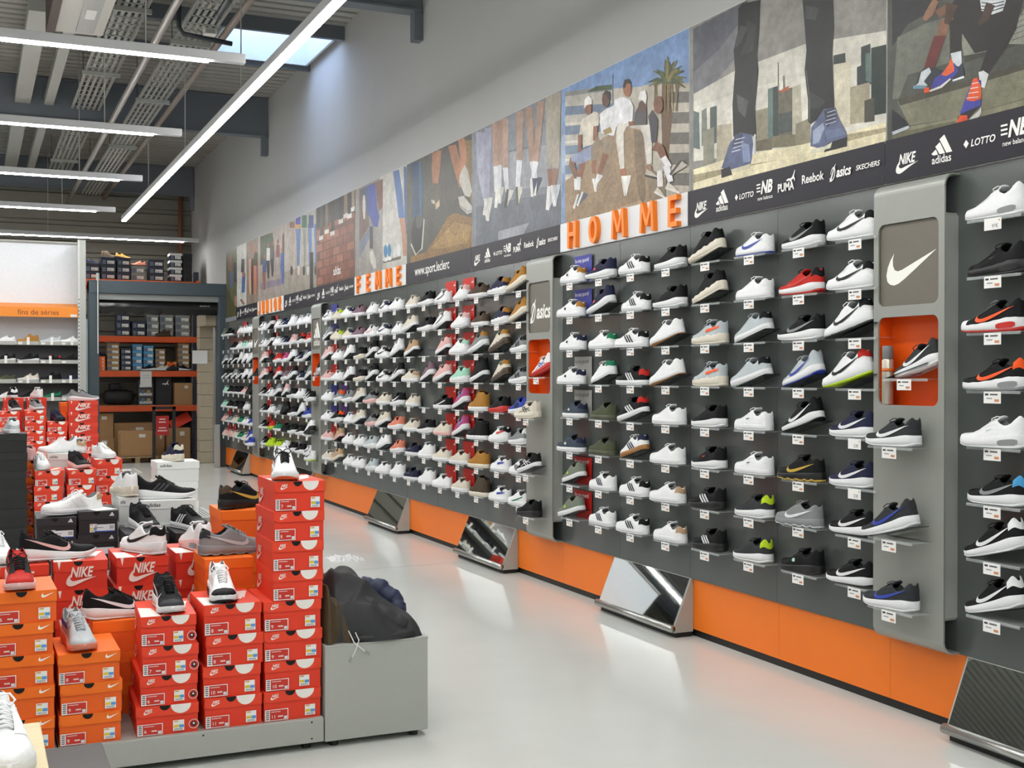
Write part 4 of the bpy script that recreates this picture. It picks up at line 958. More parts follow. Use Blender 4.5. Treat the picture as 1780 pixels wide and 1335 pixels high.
  ('4a4aa0',0.15,[(15.508,3.605),(15.522,3.485),(15.248,3.454),(15.26,3.605)]),
  ('2f6a4a',0.15,[(15.178,3.605),(15.192,3.448),(14.928,3.418),(14.94,3.58)]),
  ('3a4a7c',0.15,[(14.839,3.568),(14.853,3.41),(14.599,3.382),(14.611,3.54)]),
  ('c8963a',0,[(15.517,3.529),(15.509,3.478),(15.261,3.45),(15.252,3.498)]),
  ('3a3836',0,[(14.788,3.096),(14.794,2.642),(14.623,2.631),(14.625,3.081)]),
  ('3a3030',0.2,[(15.661,2.933),(15.675,2.895),(15.712,2.874),(15.758,2.877),(15.794,2.904),(15.808,2.945),(15.794,2.983),(15.757,3.005),(15.711,3.001),(15.675,2.974)]),
  ('d8c4b8',0.2,[(15.295,2.904),(15.308,2.867),(15.343,2.846),(15.387,2.849),(15.422,2.876),(15.436,2.915),(15.422,2.953),(15.386,2.974),(15.343,2.97),(15.308,2.944)]),
  ('3a3a38',0.2,[(15.015,2.882),(15.028,2.845),(15.062,2.824),(15.104,2.827),(15.138,2.854),(15.151,2.893),(15.138,2.93),(15.104,2.95),(15.061,2.947),(15.027,2.921)]),
  ('ccccc8',0.2,[(14.818,2.866),(14.831,2.83),(14.864,2.809),(14.905,2.812),(14.939,2.838),(14.951,2.877),(14.938,2.913),(14.905,2.934),(14.864,2.93),(14.831,2.905)]),
  ('44423e',0.2,[(14.442,2.836),(14.455,2.801),(14.486,2.781),(14.526,2.784),(14.558,2.809),(14.57,2.846),(14.557,2.882),(14.525,2.902),(14.486,2.899),(14.454,2.874)]),
 ],
 'group': [
  ('a39890',0.12,[(17.79,2.635),(16.142,2.635),(16.142,3.605),(17.79,3.605)]),
  ('b2a79d',0.05,[(17.79,3.3),(16.142,3.3),(16.142,3.605),(17.79,3.605)]),
  ('47573e',0.5,[(17.636,3.592),(16.848,3.568),(16.746,3.362),(16.903,3.211),(17.639,3.165)]),
  ('6a4a40',0.2,[(16.268,3.465),(16.026,3.502),(16.03,2.872),(16.271,2.867)]),
  ('8b8090',0.3,[(17.641,2.905),(16.03,2.883),(16.03,2.792),(17.641,2.805)]),
  ('3f4f86',0.15,[(17.47,3.237),(17.482,3.053),(17.24,3.034),(17.25,3.217)]),
  ('8a5c48',0.2,[(17.521,3.055),(17.444,2.903),(17.412,2.791),(17.313,2.784),(17.279,2.892),(17.267,3.038)]),
  ('8a5e4c',0,[(17.282,3.263),(17.297,3.243),(17.335,3.233),(17.383,3.237),(17.421,3.254),(17.436,3.277),(17.421,3.297),(17.382,3.307),(17.335,3.302),(17.297,3.286)]),
  ('dcdad4',0.15,[(17.221,3.385),(17.234,3.204),(16.998,3.183),(17.007,3.364)]),
  ('2c2a2c',0.2,[(17.271,3.206),(17.197,3.055),(17.165,2.944),(17.068,2.937),(17.036,3.043),(17.024,3.187)]),
  ('8a5e4c',0,[(17.039,3.409),(17.053,3.389),(17.09,3.38),(17.137,3.384),(17.174,3.401),(17.189,3.424),(17.174,3.444),(17.136,3.453),(17.09,3.448),(17.053,3.432)]),
  ('57504a',0.15,[(16.954,3.383),(16.966,3.204),(16.736,3.184),(16.746,3.362)]),
  ('2e2c30',0.2,[(17.003,3.206),(16.93,3.057),(16.899,2.948),(16.805,2.941),(16.773,3.046),(16.762,3.188)]),
  ('8a5e4c',0,[(16.776,3.407),(16.79,3.387),(16.827,3.378),(16.872,3.382),(16.908,3.399),(16.922,3.421),(16.908,3.441),(16.871,3.45),(16.826,3.446),(16.79,3.429)]),
  ('8c4a42',0.15,[(16.618,3.373),(16.629,3.198),(16.408,3.178),(16.417,3.353)]),
  ('a8a09a',0.2,[(16.664,3.2),(16.594,3.054),(16.564,2.946),(16.474,2.94),(16.443,3.042),(16.433,3.182)]),
  ('8a5e4c',0,[(16.446,3.397),(16.46,3.378),(16.495,3.368),(16.538,3.373),(16.573,3.389),(16.587,3.411),(16.573,3.43),(16.538,3.439),(16.494,3.435),(16.459,3.419)]),
  ('4060a4',0.15,[(16.343,3.23),(16.354,3.058),(16.139,3.04),(16.148,3.212)]),
  ('4a68a8',0.2,[(16.388,3.059),(16.32,2.916),(16.291,2.81),(16.204,2.804),(16.174,2.906),(16.164,3.043)]),
  ('8a5e4c',0,[(16.177,3.255),(16.19,3.236),(16.224,3.227),(16.266,3.231),(16.3,3.246),(16.313,3.268),(16.3,3.287),(16.266,3.296),(16.223,3.292),(16.189,3.276)]),
 ],
 'far': [
  ('5c5a3c',0.5,[(20.258,2.5),(19.36,2.5),(19.36,3.605),(20.258,3.605)]),
  ('c6c6c0',0.05,[(19.36,2.635),(18.62,2.635),(18.62,3.605),(19.36,3.605)]),
  ('8c7c6c',0.3,[(18.62,2.635),(17.79,2.635),(17.79,3.605),(18.62,3.605)]),
  ('8a5c44',0.3,[(20.022,3.53),(20.075,3.284),(19.763,3.259),(19.81,3.511)]),
  ('46628e',0.2,[(19.989,3.263),(19.906,2.993),(19.724,2.982),(19.708,3.242)]),
  ('2e2c34',0.2,[(19.637,3.385),(19.585,3.054),(19.355,3.038),(19.365,3.363)]),
  ('a07860',0.2,[(19.573,2.834),(19.527,2.668),(19.351,2.661),(19.37,2.824)]),
  ('3a2c34',0.2,[(18.989,3.384),(19.049,3.177),(18.766,3.153),(18.758,3.362)]),
  ('41639c',0.2,[(18.952,3.156),(18.993,2.854),(18.762,2.838),(18.672,3.132)]),
  ('a86a50',0,[(18.958,3.169),(18.959,3.103),(18.729,3.085),(18.728,3.151)]),
  ('8c5a48',0,[(19.131,2.746),(18.874,2.653),(18.756,2.662),(18.988,2.756)]),
  ('c8a088',0.3,[(18.422,3.333),(18.442,3.051),(18.395,2.79),(18.298,2.784),(18.248,3.037),(18.263,3.319)]),
  ('4c2c28',0.3,[(18.27,3.32),(18.29,3.04),(18.243,2.781),(18.148,2.775),(18.098,3.025),(18.114,3.306)]),
  ('c07a60',0.3,[(18.09,3.304),(18.11,3.026),(18.064,2.77),(17.97,2.764),(17.922,3.012),(17.937,3.29)]),
  ('a44c44',0.3,[(17.856,3.283),(17.875,3.009),(17.831,2.755),(17.739,2.749),(17.691,2.995),(17.706,3.27)]),
  ('9c6c54',0.3,[(18.455,3.558),(18.242,3.382),(17.905,3.375),(18.167,3.55)]),
  ('4a4a34',0.4,[(18.012,3.401),(18.191,3.215),(17.84,3.177),(17.781,3.373)]),
 ],
}
# ------------------------------------------------------------------ room shell
XW, YB, ZC = 3.95, 24.2, 5.6
M_wall = M('painted_wall', 'b7b8b7', .75, 0, .03, 3)
M_floor = M('polished_concrete', 'd2d5d1', .17, 0, .08, 1.6, .0, spec=.5)
M_deck = M('roof_deck_steel', 'a8a7a0', .5, .2, .05, 8)
M_beam = M('steel_beam_grey', '666d74', .5, 0, .05, 6)
M_clad = M('cladding_olive_grey', '6e6c62', .55, .2, .06, 4)
M_panel = M('display_panel_grey', '565b5a', .16, 0, .03, 2, spec=.5)
M_orange = M('base_panel_orange', 'f07a14', .38, 0, .03, 3)
M_pillar = M('pillar_grey_metal', '9b9e98', .42, .25, .03, 14)
M_plaque = M('plaque_taupe', '6f6a60', .5, 0, .04, 20)
M_niche = M('niche_orange', 'e0560e', .4, 0, .03, 10)
M_black = M('black_plinth', '1b1b1c', .5, 0, .1, 20)
M_metal = M('brushed_metal', 'b4b6b2', .28, .85, .05, 60, stretch=(1, 30, 1))
M_mirror = M('mirror_glass', 'd8dcdc', .02, 1.0, .0, 1)
M_white = M('white_card', 'e9e9e6', .6, 0, .02, 30)
M_grey = M('powder_coated_grey', 'a9aca6', .45, .1, .03, 40)
M_dark = M('dark_steel', '33383d', .5, .2, .05, 20)
M_teal = M('portal_teal_grey', '3d4a51', .5, 0, .06, 5)
M_rackor = M('rack_beam_orange', 'd8541c', .45, 0, .05, 10)
M_rackbl = M('rack_upright_navy', '262c3c', .5, 0, .05, 10)
M_card = M('corrugated_cardboard', 'a9825a', .8, 0, .06, 14)
M_block = M('concrete_block', 'b0a48e', .85, 0, .1, 12, .2)
M_acrylic = clear('clear_acrylic', 'dfe6e6', .22)
M_shade_tint = clear('shade_tinted_acrylic', '20262a', .8)  # clear ramps, tinted dark to paint in the shade beneath tilted shoes
M_glass = clear('skylight_glass', 'dfe8f4', .12)

fl = struct('floor', MB().box(-9, XW + .1, -4, YB + .1, -.1, 0).mesh('floor'), M_floor)
# saw-cut joints of the concrete slab
for i, (x0, x1, y0, y1) in enumerate([(-9, 3.9, 9.18, 9.186), (-9, 3.9, 3.2, 3.206), (-9, 3.9, 15.2, 15.206), (-2.4, -2.394, -4, 24)]):
    ob('floor_joint', MB().box(x0, x1, y0, y1, -.01, .0006).mesh('floor_joint'), M('joint_grey', '9b9c98', .7), fl)
wr = struct('wall_right', MB().box(XW, XW + .2, -4.2, 24.7, 0, 7).mesh('wall_right'), M_wall)
struct('wall_left', MB().box(-9.2, -9, -4, YB + .1, 0, ZC + .2).mesh('wall_left'), M_wall)
struct('wall_front', MB().box(-9.2, XW + .2, -4.2, -4, 0, ZC + .2).mesh('wall_front'), M_wall)
# back wall: horizontal trapezoid cladding
prof = []; z = 0.; pitch = .3
while z < ZC + .1:
    prof += [(YB, z), (YB, z + .19), (YB + .05, z + .21), (YB + .05, z + .28)]; z += pitch
wb = MB()
for i in range(len(prof) - 1):
    a, c = prof[i], prof[i + 1]; wb.quad((-9, a[0], a[1]), (XW, a[0], a[1]), (XW, c[0], c[1]), (-9, c[0], c[1]))
wb.box(-9, XW, YB + .06, YB + .2, 0, ZC + .2)
struct('wall_back', wb.mesh('wall_back'), M_clad)
# roof deck: ribs run across the shop, with an opening for the skylight
SX0, SX1, SY0, SY1 = 2.62, 3.86, 13.62, 14.95
ce = MB(); y = -4.0
def deck(x0, x1, a, c): ce.quad((x0, a[0], a[1]), (x1, a[0], a[1]), (x1, c[0], c[1]), (x0, c[0], c[1]))
pts = []
while y < YB + .3:
    pts += [(y, ZC), (y + .125, ZC), (y + .14, ZC + .09), (y + .18, ZC + .09), (y + .195, ZC)]; y += .2
for a, c in zip(pts, pts[1:]):
    if SY0 - .05 < (a[0] + c[0]) / 2 < SY1 + .05: deck(-9, SX0, a, c); deck(SX1, XW, a, c)
    else: deck(-9, XW, a, c)
ce.box(-9.2, SX0 - .02, -4.2, YB + .3, ZC + .12, ZC + .3); ce.box(SX0 - .02, XW + .2, -4.2, SY0 - .02, ZC + .12, ZC + .3); ce.box(SX0 - .02, XW + .2, SY1 + .02, YB + .3, ZC + .12, ZC + .3); ce.box(SX1 + .02, XW + .2, SY0 - .02, SY1 + .02, ZC + .12, ZC + .3)
struct('ceiling', ce.mesh('ceiling'), M_deck)
w1 = ob('window_1', None); w1['kind'] = 'structure'
sk = MB(); zt = ZC + .34
sk.box(SX0 - .03, SX0, SY0 - .03, SY1 + .03, ZC - .12, zt).box(SX1, SX1 + .03, SY0 - .03, SY1 + .03, ZC - .12, zt).box(SX0, SX1, SY0 - .03, SY0, ZC - .12, zt).box(SX0, SX1, SY1, SY1 + .03, ZC - .12, zt)
ob('skylight_curb', sk.mesh('skylight_curb'), M('curb_white', 'c2c8d0', .5), w1)
ob('skylight_pane', MB().box(SX0 - .03, SX1 + .03, SY0 - .03, SY1 + .03, zt, zt + .01).mesh('skylight_pane'), M_glass, w1)
# trimmer steel either side of the skylight
for yy in (SY0 - .12, SY1 + .1):
    t = struct('trim_%d' % (1 if yy < 14 else 2), MB().box(1.4, XW, yy, yy + .06, ZC - .16, ZC).mesh('trim'), M_beam)
# main roof beams
for i, yy in enumerate((-2.4, 4.2, 10.9, 17.5, 23.9)):
    b = MB(); yy2 = yy
    b.box(-9, 3.93, yy2 - .09, yy2 + .09, 5.03, 5.05).box(-9, 3.93, yy2 - .09, yy2 + .09, 5.56, 5.59).box(-9, 3.93, yy2 - .012, yy2 + .012, 5.05, 5.56)
    b.box(-9, 3.93, yy2 - .06, yy2 - .03, 5.05, 5.56)
    o = ob('roof_beam', b.mesh('roof_beam'), M_beam)
    tag(o, ['dark grey steel roof beam above the shop entrance', 'dark grey steel roof beam over the front gondola', 'dark grey steel roof beam passing in front of the skylight', 'deep dark grey steel roof beam beyond the skylight', 'dark grey steel roof beam against the far cladding wall'][i], 'beam', 'roof beams')
    ob('end_bracket', MB().box(3.86, 3.95, yy - .06, yy + .06, 4.76, 5.03).mesh('end_bracket'), M_beam, o)

# ------------------------------------------------------------------ display wall
XP = 3.88
dw = thing('display_wall', 'long dark grey display wall with orange base panels behind the shoe shelves', 'display wall')
PS = [6.038 - .8445 * k for k in range(-17, 5)]
PS = [p for p in PS if 2.4 < p < 20.45]
for a, c in zip(PS, PS[1:]):
    ob('display_panel', MB().box(XP, XW - .001, c + .0015, a - .0015, .345, 2.43).mesh('display_panel'), M_panel, dw)
ob('display_panel', MB().box(XP, XW - .001, PS[0] + .0015, 20.42, .345, 2.43).mesh('display_panel'), M_panel, dw)
for a, c in zip(PS, PS[1:]):
    ob('base_panel', MB().box(XP + .012, XW - .001, c + .001, a - .001, .045, .343).mesh('base_panel'), M_orange, dw)
ob('base_panel', MB().box(XP + .012, XW - .001, PS[0] + .001, 20.42, .045, .343).mesh('base_panel'), M_orange, dw)
struct('baseboard_right', MB().box(XP + .03, XW, 2.0, 20.4, 0, .045).mesh('baseboard_right'), M_black)

# foot mirrors
for i, (ya, yb) in enumerate([(3.86, 2.95), (6.95, 6.02), (9.5, 8.52), (12.05, 11.07), (15.6, 14.65), (19.4, 18.45)]):
    lab = ['tilted foot mirror at the wall base next to the white tick pillar', 'tilted foot mirror in the orange base under HOMME wall shoes', 'tilted foot mirror in the orange base showing red boxes, beside spiral-logo pillar', 'tilted foot mirror in the orange base under the women shoes', 'tilted foot mirror just past the three-bar pillar', 'tilted foot mirror in the orange base closest to the dock portal'][i]
    o = thing('foot_mirror', lab, 'mirror', (0, 0, 0), group='foot mirrors along the wall')
    xf = XP - .135
    ob('housing', MB().prism([(XP + .01, .03), (XP + .01, .345), (XP - .004, .345), (xf + .01, .05), (xf + .01, .03)], yb, ya, 1).mesh('housing'), M_grey, o)
    n = Vector((-.31, 0, .139)).normalized() * .003
    p = [(xf + .012, .062), (XP - .006, .342)]
    ob('mirror_glass', MB().prism([(p[0][0], p[0][1]), (p[1][0], p[1][1]), (p[1][0] + n.x, p[1][1] + n.z), (p[0][0] + n.x, p[0][1] + n.z)], yb + .012, ya - .012, 1).mesh('mirror_glass'), M_mirror, o)
    ob('bottom_roll', MB().tube([(xf, yb, .055), (xf, ya, .055)], .022, 14).mesh('bottom_roll', True), M_metal, o)
    ob('plinth', MB().box(xf + .03, XP + .01, yb + .01, ya - .002, 0, .03).mesh('plinth'), M_black, o)

# pillars
def pillar(yc, kind, lab):
    o = thing('display_pillar', lab, 'pillar', (0, 0, 0), group='brand pillars on the display wall')
    W = .44; y0, y1 = yc + W / 2, yc - W / 2     # local x runs from y0 (far) to y1 (near)
    fx = XP - .09
    hole1 = rrect(.03, 1.862, W - .035, 2.235, .035); hole2 = rrect(.03, 1.415, W - .035, 1.812, .035)
    ob('front_sheet', sheet('front_sheet', rrect(0, .40, W, 2.365, .004, 1), [hole1, hole2], .008), M_pillar, o, (fx + .004, y0, 0), WALLROT)
    for nm, zc, sg in (('top_curl', 2.365, 1), ('bottom_curl', .40, -1)):
        b = MB(); r = .055; k = 8; inner, outer = [], []
        for i in range(k + 1):
            a = math.pi / 2 * i / k
            outer.append((fx + r - r * math.cos(a), zc + sg * r * math.sin(a)))
            inner.append((fx + r - (r - .008) * math.cos(a), zc + sg * (r - .008) * math.sin(a)))
        poly = outer + [(XP, outer[-1][1]), (XP, inner[-1][1])] + inner[::-1]
        b.prism(poly, y1, y0, 1); ob(nm, b.mesh(nm), M_pillar, o)
    nx0 = fx + .012
    b = MB()
    b.box(nx0, XP, y1 + .012, y1 + .022, .50, 2.24).box(nx0, XP, y0 - .02, y0 - .01, .50, 2.24).box(nx0, XP, y1 + .02, y0 - .02, 2.235, 2.25).box(nx0, XP, y1 + .02, y0 - .02, .49, .50)
    ob('body', b.mesh('body'), M_grey, o)
    pl = ob('plaque', MB().box(fx + .012, fx + .02, y1 + .033, y0 - .028, 1.855, 2.24).mesh('plaque'), M_plaque, o)
    F = Flat()
    if kind == 'tick': F.shape('f4f4ee', [(x, yv * 1.05) for x, yv in TICK], .065, 1.955, .30, .33, .12)
    if kind == 'bars':
        for bb in BARS: F.shape('f4f4ee', bb, .075, 2.0, .30)
        F.text('f4f4ee', 'adidas', .22, 1.91, .115, .015, 0, .95, 'CENTER')
    if kind == 'swirl': logo_asics(F, .045, 1.97, .37, 'f4f4ee')
    ob('emblem', F.mesh('emblem'), INK, pl, (fx + .0115, y0, 0), WALLROT)
    b = MB(); nb = XP - .002
    b.box(nb - .004, nb, y1 + .033, y0 - .028, 1.41, 1.815).box(fx + .009, nb, y1 + .028, y1 + .033, 1.41, 1.815).box(fx + .009, nb, y0 - .028, y0 - .023, 1.41, 1.815).box(fx + .009, nb, y1 + .028, y0 - .023, 1.405, 1.412).box(fx + .009, nb, y1 + .028, y0 - .023, 1.814, 1.82)
    ob('niche', b.mesh('niche'), M_niche, o)
    return o
PIL = {'n': 4.13, 'a': 7.93, 'd': 14.2, 'f': 17.6}
pillar(PIL['n'], 'tick', 'grey metal display pillar with a large white tick on its taupe plaque')
pillar(PIL['a'], 'swirl', 'grey metal pillar with white spiral and word asics beside HOMME wall'.replace('word asics', 'lowercase wordmark'))
pillar(PIL['d'], 'bars', 'grey metal pillar with three white slanted bars over a wordmark')
pillar(PIL['f'], 'tick', 'grey metal pillar with white tick, beneath the orange JUNIOR letters')

# ------------------------------------------------------------------ banner
PANELS = [('far', 20.258, 17.79), ('group', 17.79, 16.142), ('jeans', 16.142, 14.475), ('brick', 14.475, 12.827), ('femme', 12.827, 11.098), ('park', 11.098, 9.421), ('legs', 9.421, 7.727), ('homme', 7.727, 6.038), ('city', 6.038, 4.359), ('steps', 4.359, 2.67)]
LABS = {'far': 'narrow photo banner panels of people beside the dock portal', 'group': 'photo banner of young people above the orange JUNIOR letters', 'jeans': 'photo banner of standing people in blue jeans', 'brick': 'photo banner of shoes dangling over a red brick wall', 'femme': 'photo banner with jeans and blue trainers above the FEMME letters', 'park': 'photo banner of crossed legs and autumn leaves over web address', 'legs': 'photo banner of six pairs of dangling legs on grey wall', 'homme': 'photo banner of five men on a rock above HOMME letters', 'city': 'photo banner of dark jeans and trainers before a city skyline', 'steps': 'photo banner of blue and orange trainers on concrete steps'}
M_backer = M('banner_backing', 'd5d5d2', .6)
banners = {}
for k, ya, yb in PANELS:
    o = tag(ob('photo_banner', MB().box(3.872, XW - .001, yb + .002, ya - .002, 2.432, 3.608).mesh('photo_banner'), M_backer), LABS[k], 'banner', 'photo banners along the wall')
    banners[k] = o
    F = Flat(.00006)
    for c, n, pts in PRINTS[k]:
        F.poly(c, [(ya - min(max(yy, yb + .003), ya - .003), min(max(z, 2.44), 3.605)) for yy, z in pts], n)
    ob('photograph', F.mesh('photograph'), INK_PHOTO, o, (3.8718, ya, 0), WALLROT)
    F = Flat(); W = ya - yb; STRIP = '1f1d27'
    if k in ('city', 'steps', 'legs', 'brick', 'jeans', 'far'):
        x0 = 0 if k != 'far' else .9
        F.rect(STRIP, x0 + .002, 2.434, W - .002, 2.635)
        G = Flat(); strip_logos(G, (W - x0) / 1.69)
        z0 = F.k + 1
        if k == 'far': F.rect('8f949c', .002, 2.3 + .134, .9, 2.5)
        b = len(F.v)
        F.v += [(x + x0, y + 2.434, z + .0005) for x, y, z in G.v]; F.f += [tuple(b + i for i in f) for f in G.f]; F.c += G.c
        if k == 'brick': F.text('e8e8e4', 'adidas', .95, 2.72, .14, .012, 0, .9, 'CENTER')
        nm = 'logo_strip'
    elif k == 'park':
        F.rect(STRIP, .002, 2.434, W - .002, 2.635).text('f2f2ee', 'www.sport.leclerc', .26, 2.5, .125, .008, 0, .98); nm = 'web_strip'
    else:
        F.rect('dcdfe2', .002, 2.434, W - .002, 2.635); nm = 'letter_strip'
    ob(nm, F.mesh(nm), INK, o, (3.862, ya, 0), WALLROT)
# raised orange letters
def seg(a, c, w):
    dx, dy = c[0] - a[0], c[1] - a[1]; l = math.hypot(dx, dy); nx, ny = -dy / l * w / 2, dx / l * w / 2
    return [(a[0] + nx, a[1] + ny), (a[0] - nx, a[1] - ny), (c[0] - nx, c[1] - ny), (c[0] + nx, c[1] + ny)]
H_ = .185
LET = {'H': [((0, 0), (0, 1)), ((.55, 0), (.55, 1)), ((0, .52), (.55, .52))], 'M': [((0, 0), (.06, 1)), ((.07, 1), (.40, .22)), ((.40, .22), (.73, 1)), ((.73, 1), (.8, 0))], 'E': [((0, 0), (0, 1)), ((0, .07), (.48, .07)), ((0, .5), (.44, .5)), ((0, .93), (.48, .93))],
       'F': [((0, 0), (0, 1)), ((0, .5), (.42, .5)), ((0, .93), (.48, .93))], 'I': [((.1, 0), (.1, 1))], 'N': [((0, 0), (0, 1)), ((0, 1), (.52, 0)), ((.52, 0), (.52, 1))], 'U': [((0, .2), (0, 1)), ((.5, .2), (.5, 1)), ((0, .22), (.12, .06)), ((.1, .07), (.4, .07)), ((.38, .06), (.5, .22))],
       'J': [((.4, .2), (.4, 1)), ((.4, .22), (.3, .06)), ((.32, .07), (.08, .07)), ((.1, .06), (0, .25))], 'R': [((0, 0), (0, 1)), ((0, .93), (.4, .93)), ((.4, .95), (.48, .75)), ((.48, .75), (.4, .52)), ((.42, .5), (0, .5)), ((.2, .5), (.5, 0))]}
def letter(ch, yc, o, dep=.03):
    b = MB(); w = .030 if ch != 'M' else .026
    def pr(poly, d=0): b.prism([(yc - (x - .0), 2.443 + y) for x, y in poly], 3.86 - dep - d, 3.862, 0)
    if ch == 'O':
        k = 20
        for i in range(k):
            q = []
            for a, r in ((i, 1), (i + 1, 1), (i + 1, .55), (i, .55)):
                t = 2 * math.pi * a / k; rx = .062 if r == 1 else .03; ry = .0925 if r == 1 else .06
                q.append((.05 + rx * math.cos(t) - .05, .0925 + ry * math.sin(t)))
            pr(q)
    else:
        mx = max(max(s[0][0], s[1][0]) for s in LET[ch]) * H_ / 2
        for j, (a, c) in enumerate(LET[ch]):
            A = (a[0] * H_ - mx, a[1] * H_); C = (c[0] * H_ - mx, c[1] * H_); pr(seg(A, C, w), .0004 * j)
    me = b.mesh('letter_' + ch.lower())
    ob('letter', me, M('letter_orange', 'f5820f', .4, 0, .02, 10), o)
for word, key, ys in (('HOMME', 'homme', (7.49, 7.175, 6.83, 6.465, 6.155)), ('FEMME', 'femme', (12.62, 12.27, 11.93, 11.59, 11.27)), ('JUNIOR', 'group', (17.62, 17.36, 17.1, 16.86, 16.6, 16.33))):
    for ch, yy in zip(word, ys): letter(ch, yy, banners[key], {'HOMME': .03, 'FEMME': .024, 'JUNIOR': .016}[word])
# ------------------------------------------------------------------ shelves and wall shoes
SHZ = [2.19, 1.955, 1.725, 1.487, 1.255, 1.02, .79, .555]
PLATE = MB().box(-.11, 0, -.14, .14, -.004, 0).mesh('plate')
LIP = MB().box(-.112, -.109, -.14, .14, -.012, 0).mesh('front_lip')
RAMP = MB().prism([(-.13, -.001), (.13, .066), (.13, .069), (-.13, .002)], -.105, -.005, 0)
RAMP.v = [(x, -y, z) for x, y, z in RAMP.v]; RAMP = RAMP.mesh('ramp')
def tagmesh(kind):
    F = Flat(); F.rect('eeeeec', -.045, -.052, .045, -.004)
    if kind == 0:
        F.rect('3a3a3c', -.038, -.020, -.02, -.012).rect('55565a', -.012, -.019, .028, -.013).rect('8a8a8c', -.03, -.034, .0, -.03).rect('cc8a62', .012, -.045, .036, -.035)
    elif kind == 1:
        F.text('44444a', '53\u20ac', .012, -.044, .022, .0, 0, .9, 'CENTER').rect('c8a05a', .03, -.018, .037, -.011)
    elif kind == 2:
        F.text('44444a', '97\u20ac', .012, -.044, .022, .0, 0, .9, 'CENTER').rect('c8a05a', .03, -.018, .037, -.011)
    return F.mesh('price_tag')
TAGS = [tagmesh(0), tagmesh(1), tagmesh(2)]
CARDM = {}
def card(col, word=''):
    if (col, word) not in CARDM:
        F = Flat(); F.rect(col, -.13, 0, .13, .19)
        if word == 'cat': F.shape('f0ece8', CAT, .06, .14, .05, .04)
        elif word: F.text('e8e8ee' if col != 'a9aaa4' else '4a4a4a', word, -.12, .145, .038, .01, 0, 1)
        CARDM[(col, word)] = F.mesh('backing_card')
    return CARDM[(col, word)]
CC = {'b': ('3a3f9a', 'le coq sportif'), 'r': ('c8281e', 'cat'), 'R': ('b8201c', 'le coq sportif'), 'g': ('a9aaa4', 'le coq sportif'), 'B': ('333a8c', ''), 'V': ('5a3f86', '')}
def shelf(y, z, where, group, cardk=None, ramp=False, x=XP, tk=0):
    o = thing('shoe_shelf', 'clear price-tagged shelf, ' + where, 'shelf', (x, y, z), group=group)
    ob('plate', PLATE, M_acrylic, o); ob('front_lip', LIP, M_acrylic, o)
    ob('price_tag', TAGS[tk], INK, o, (-.1135, 0, 0), WALLROT)
    if ramp: ob('ramp', RAMP, M_shade_tint, o)
    if cardk: ob('backing_card', card(*CC[cardk]), INK, o, (-.012, -.01, .001), WALLROT)
    return o
PITCH = rad(14.5)
def wall_shoe(spec, y, z, where, group, far, x=XP, jitter=True, size=1., dy0=.03):
    pit = '^' in spec; s = spec.split('^')[0].split('!')[0]
    yaw = rad(90) + (rad(RN.uniform(-5, 5)) if jitter else 0); dy = dy0 + (RN.uniform(-.01, .01) if jitter else 0)
    p = PITCH if pit else 0; L = LEN * size
    zz = z + .0015 + (L * math.sin(p) - .012 if pit else 0)
    lab = shoe_label(s, where)
    return shoe(s, lab, (x - .064, y - L * math.cos(p) / 2 + dy, zz), yaw, p, group, far, size)
def grid(rows, cols, wherefmt, shoegroup, shelfgroup, far=False, tags=None, rev=False, last=.03):
    for r, row in enumerate(rows):
        for c, spec in enumerate(row.split()):
            n = len(cols); idx = (n - 1 - c) if rev else c
            where = wherefmt.format(row=ORD[r], col=NUM[idx])
            ck = spec.split('!')[1][0] if '!' in spec else None
            tk = (tags or {}).get((r, c), 0)
            if spec == '_': continue
            shelf(cols[c], SHZ[r], where, shelfgroup, ck, '^' in spec, tk=tk)
            if spec[0] == '.': continue
            wall_shoe(spec, cols[c], SHZ[r], where, shoegroup, far, dy0=last if c == len(cols) - 1 else .03)
HOMME = [
 'Cvwwnwt!b Rvnwr- C3wwkwk R-kwkk H-kckk^ Cswwbw---b Rskwgk---w Hswwkwk',
 'Cvwwnwt!b Rvnwr--^ C3wwkwk- R-kwkk-- H-kckk^ C-wwww Rsrwrkk--r Hswwkwk',
 'Cvwwkwn C-wwwwe C3wwkwk C-wwww---j^ Hblcowl-n C-lwllk^ Rskwgk---w Hswwkwk--k^',
 'Cvwwkwn!g C-wwwwe^ C3kwwkr C-wwww---j^ Hblcowl-n C-lwllk^ Rslwbl---b^ Hswwkgr--y^',
 'Cvxwcxn!g C-ffff C3kwwkr^ C-wwww R-kwkk-- Cqwwkw Rskwwk---k^ Rsnwwn',
 'Cvxwcxn C-ffff C3wjnwn^ C-wwww Rqkwok Cqwwkw Sskkik---i Rsnwwn',
 'Cvawya!R^ C3wwnw C3wwkwk C-wwwws R3kkwk R-dwddy Ssggwg---l Rskwwk---k',
 'Cvawya!R^ C3wwnw C3wwkwk C-wwwws R3kkwk R-dwddy Rvkkvk Rskwwk---k']
HY = [7.393 - .42 * k for k in range(8)]
grid(HOMME, HY, '{row} row of HOMME wall, column {col} from tick pillar', 'men shoes on the HOMME wall', 'clear shelves on the HOMME wall', tags={(4, 7): 1, (5, 7): 1}, rev=True, last=.075)
RIGHT = ['A-wwww---w', 'Aqkkdk---k', 'Askwog-w-r', 'Askwoko--g', 'Aqwwlw', 'Rskwgkq', 'Rskwwkw--w^', 'Rskwwkw--w^']
grid(RIGHT, [3.622], '{row} row of the wall strip on the mirror side of tick pillar', 'shoes on the end strip past the tick pillar', 'clear shelves past the tick pillar', tags={(0, 0): 2})
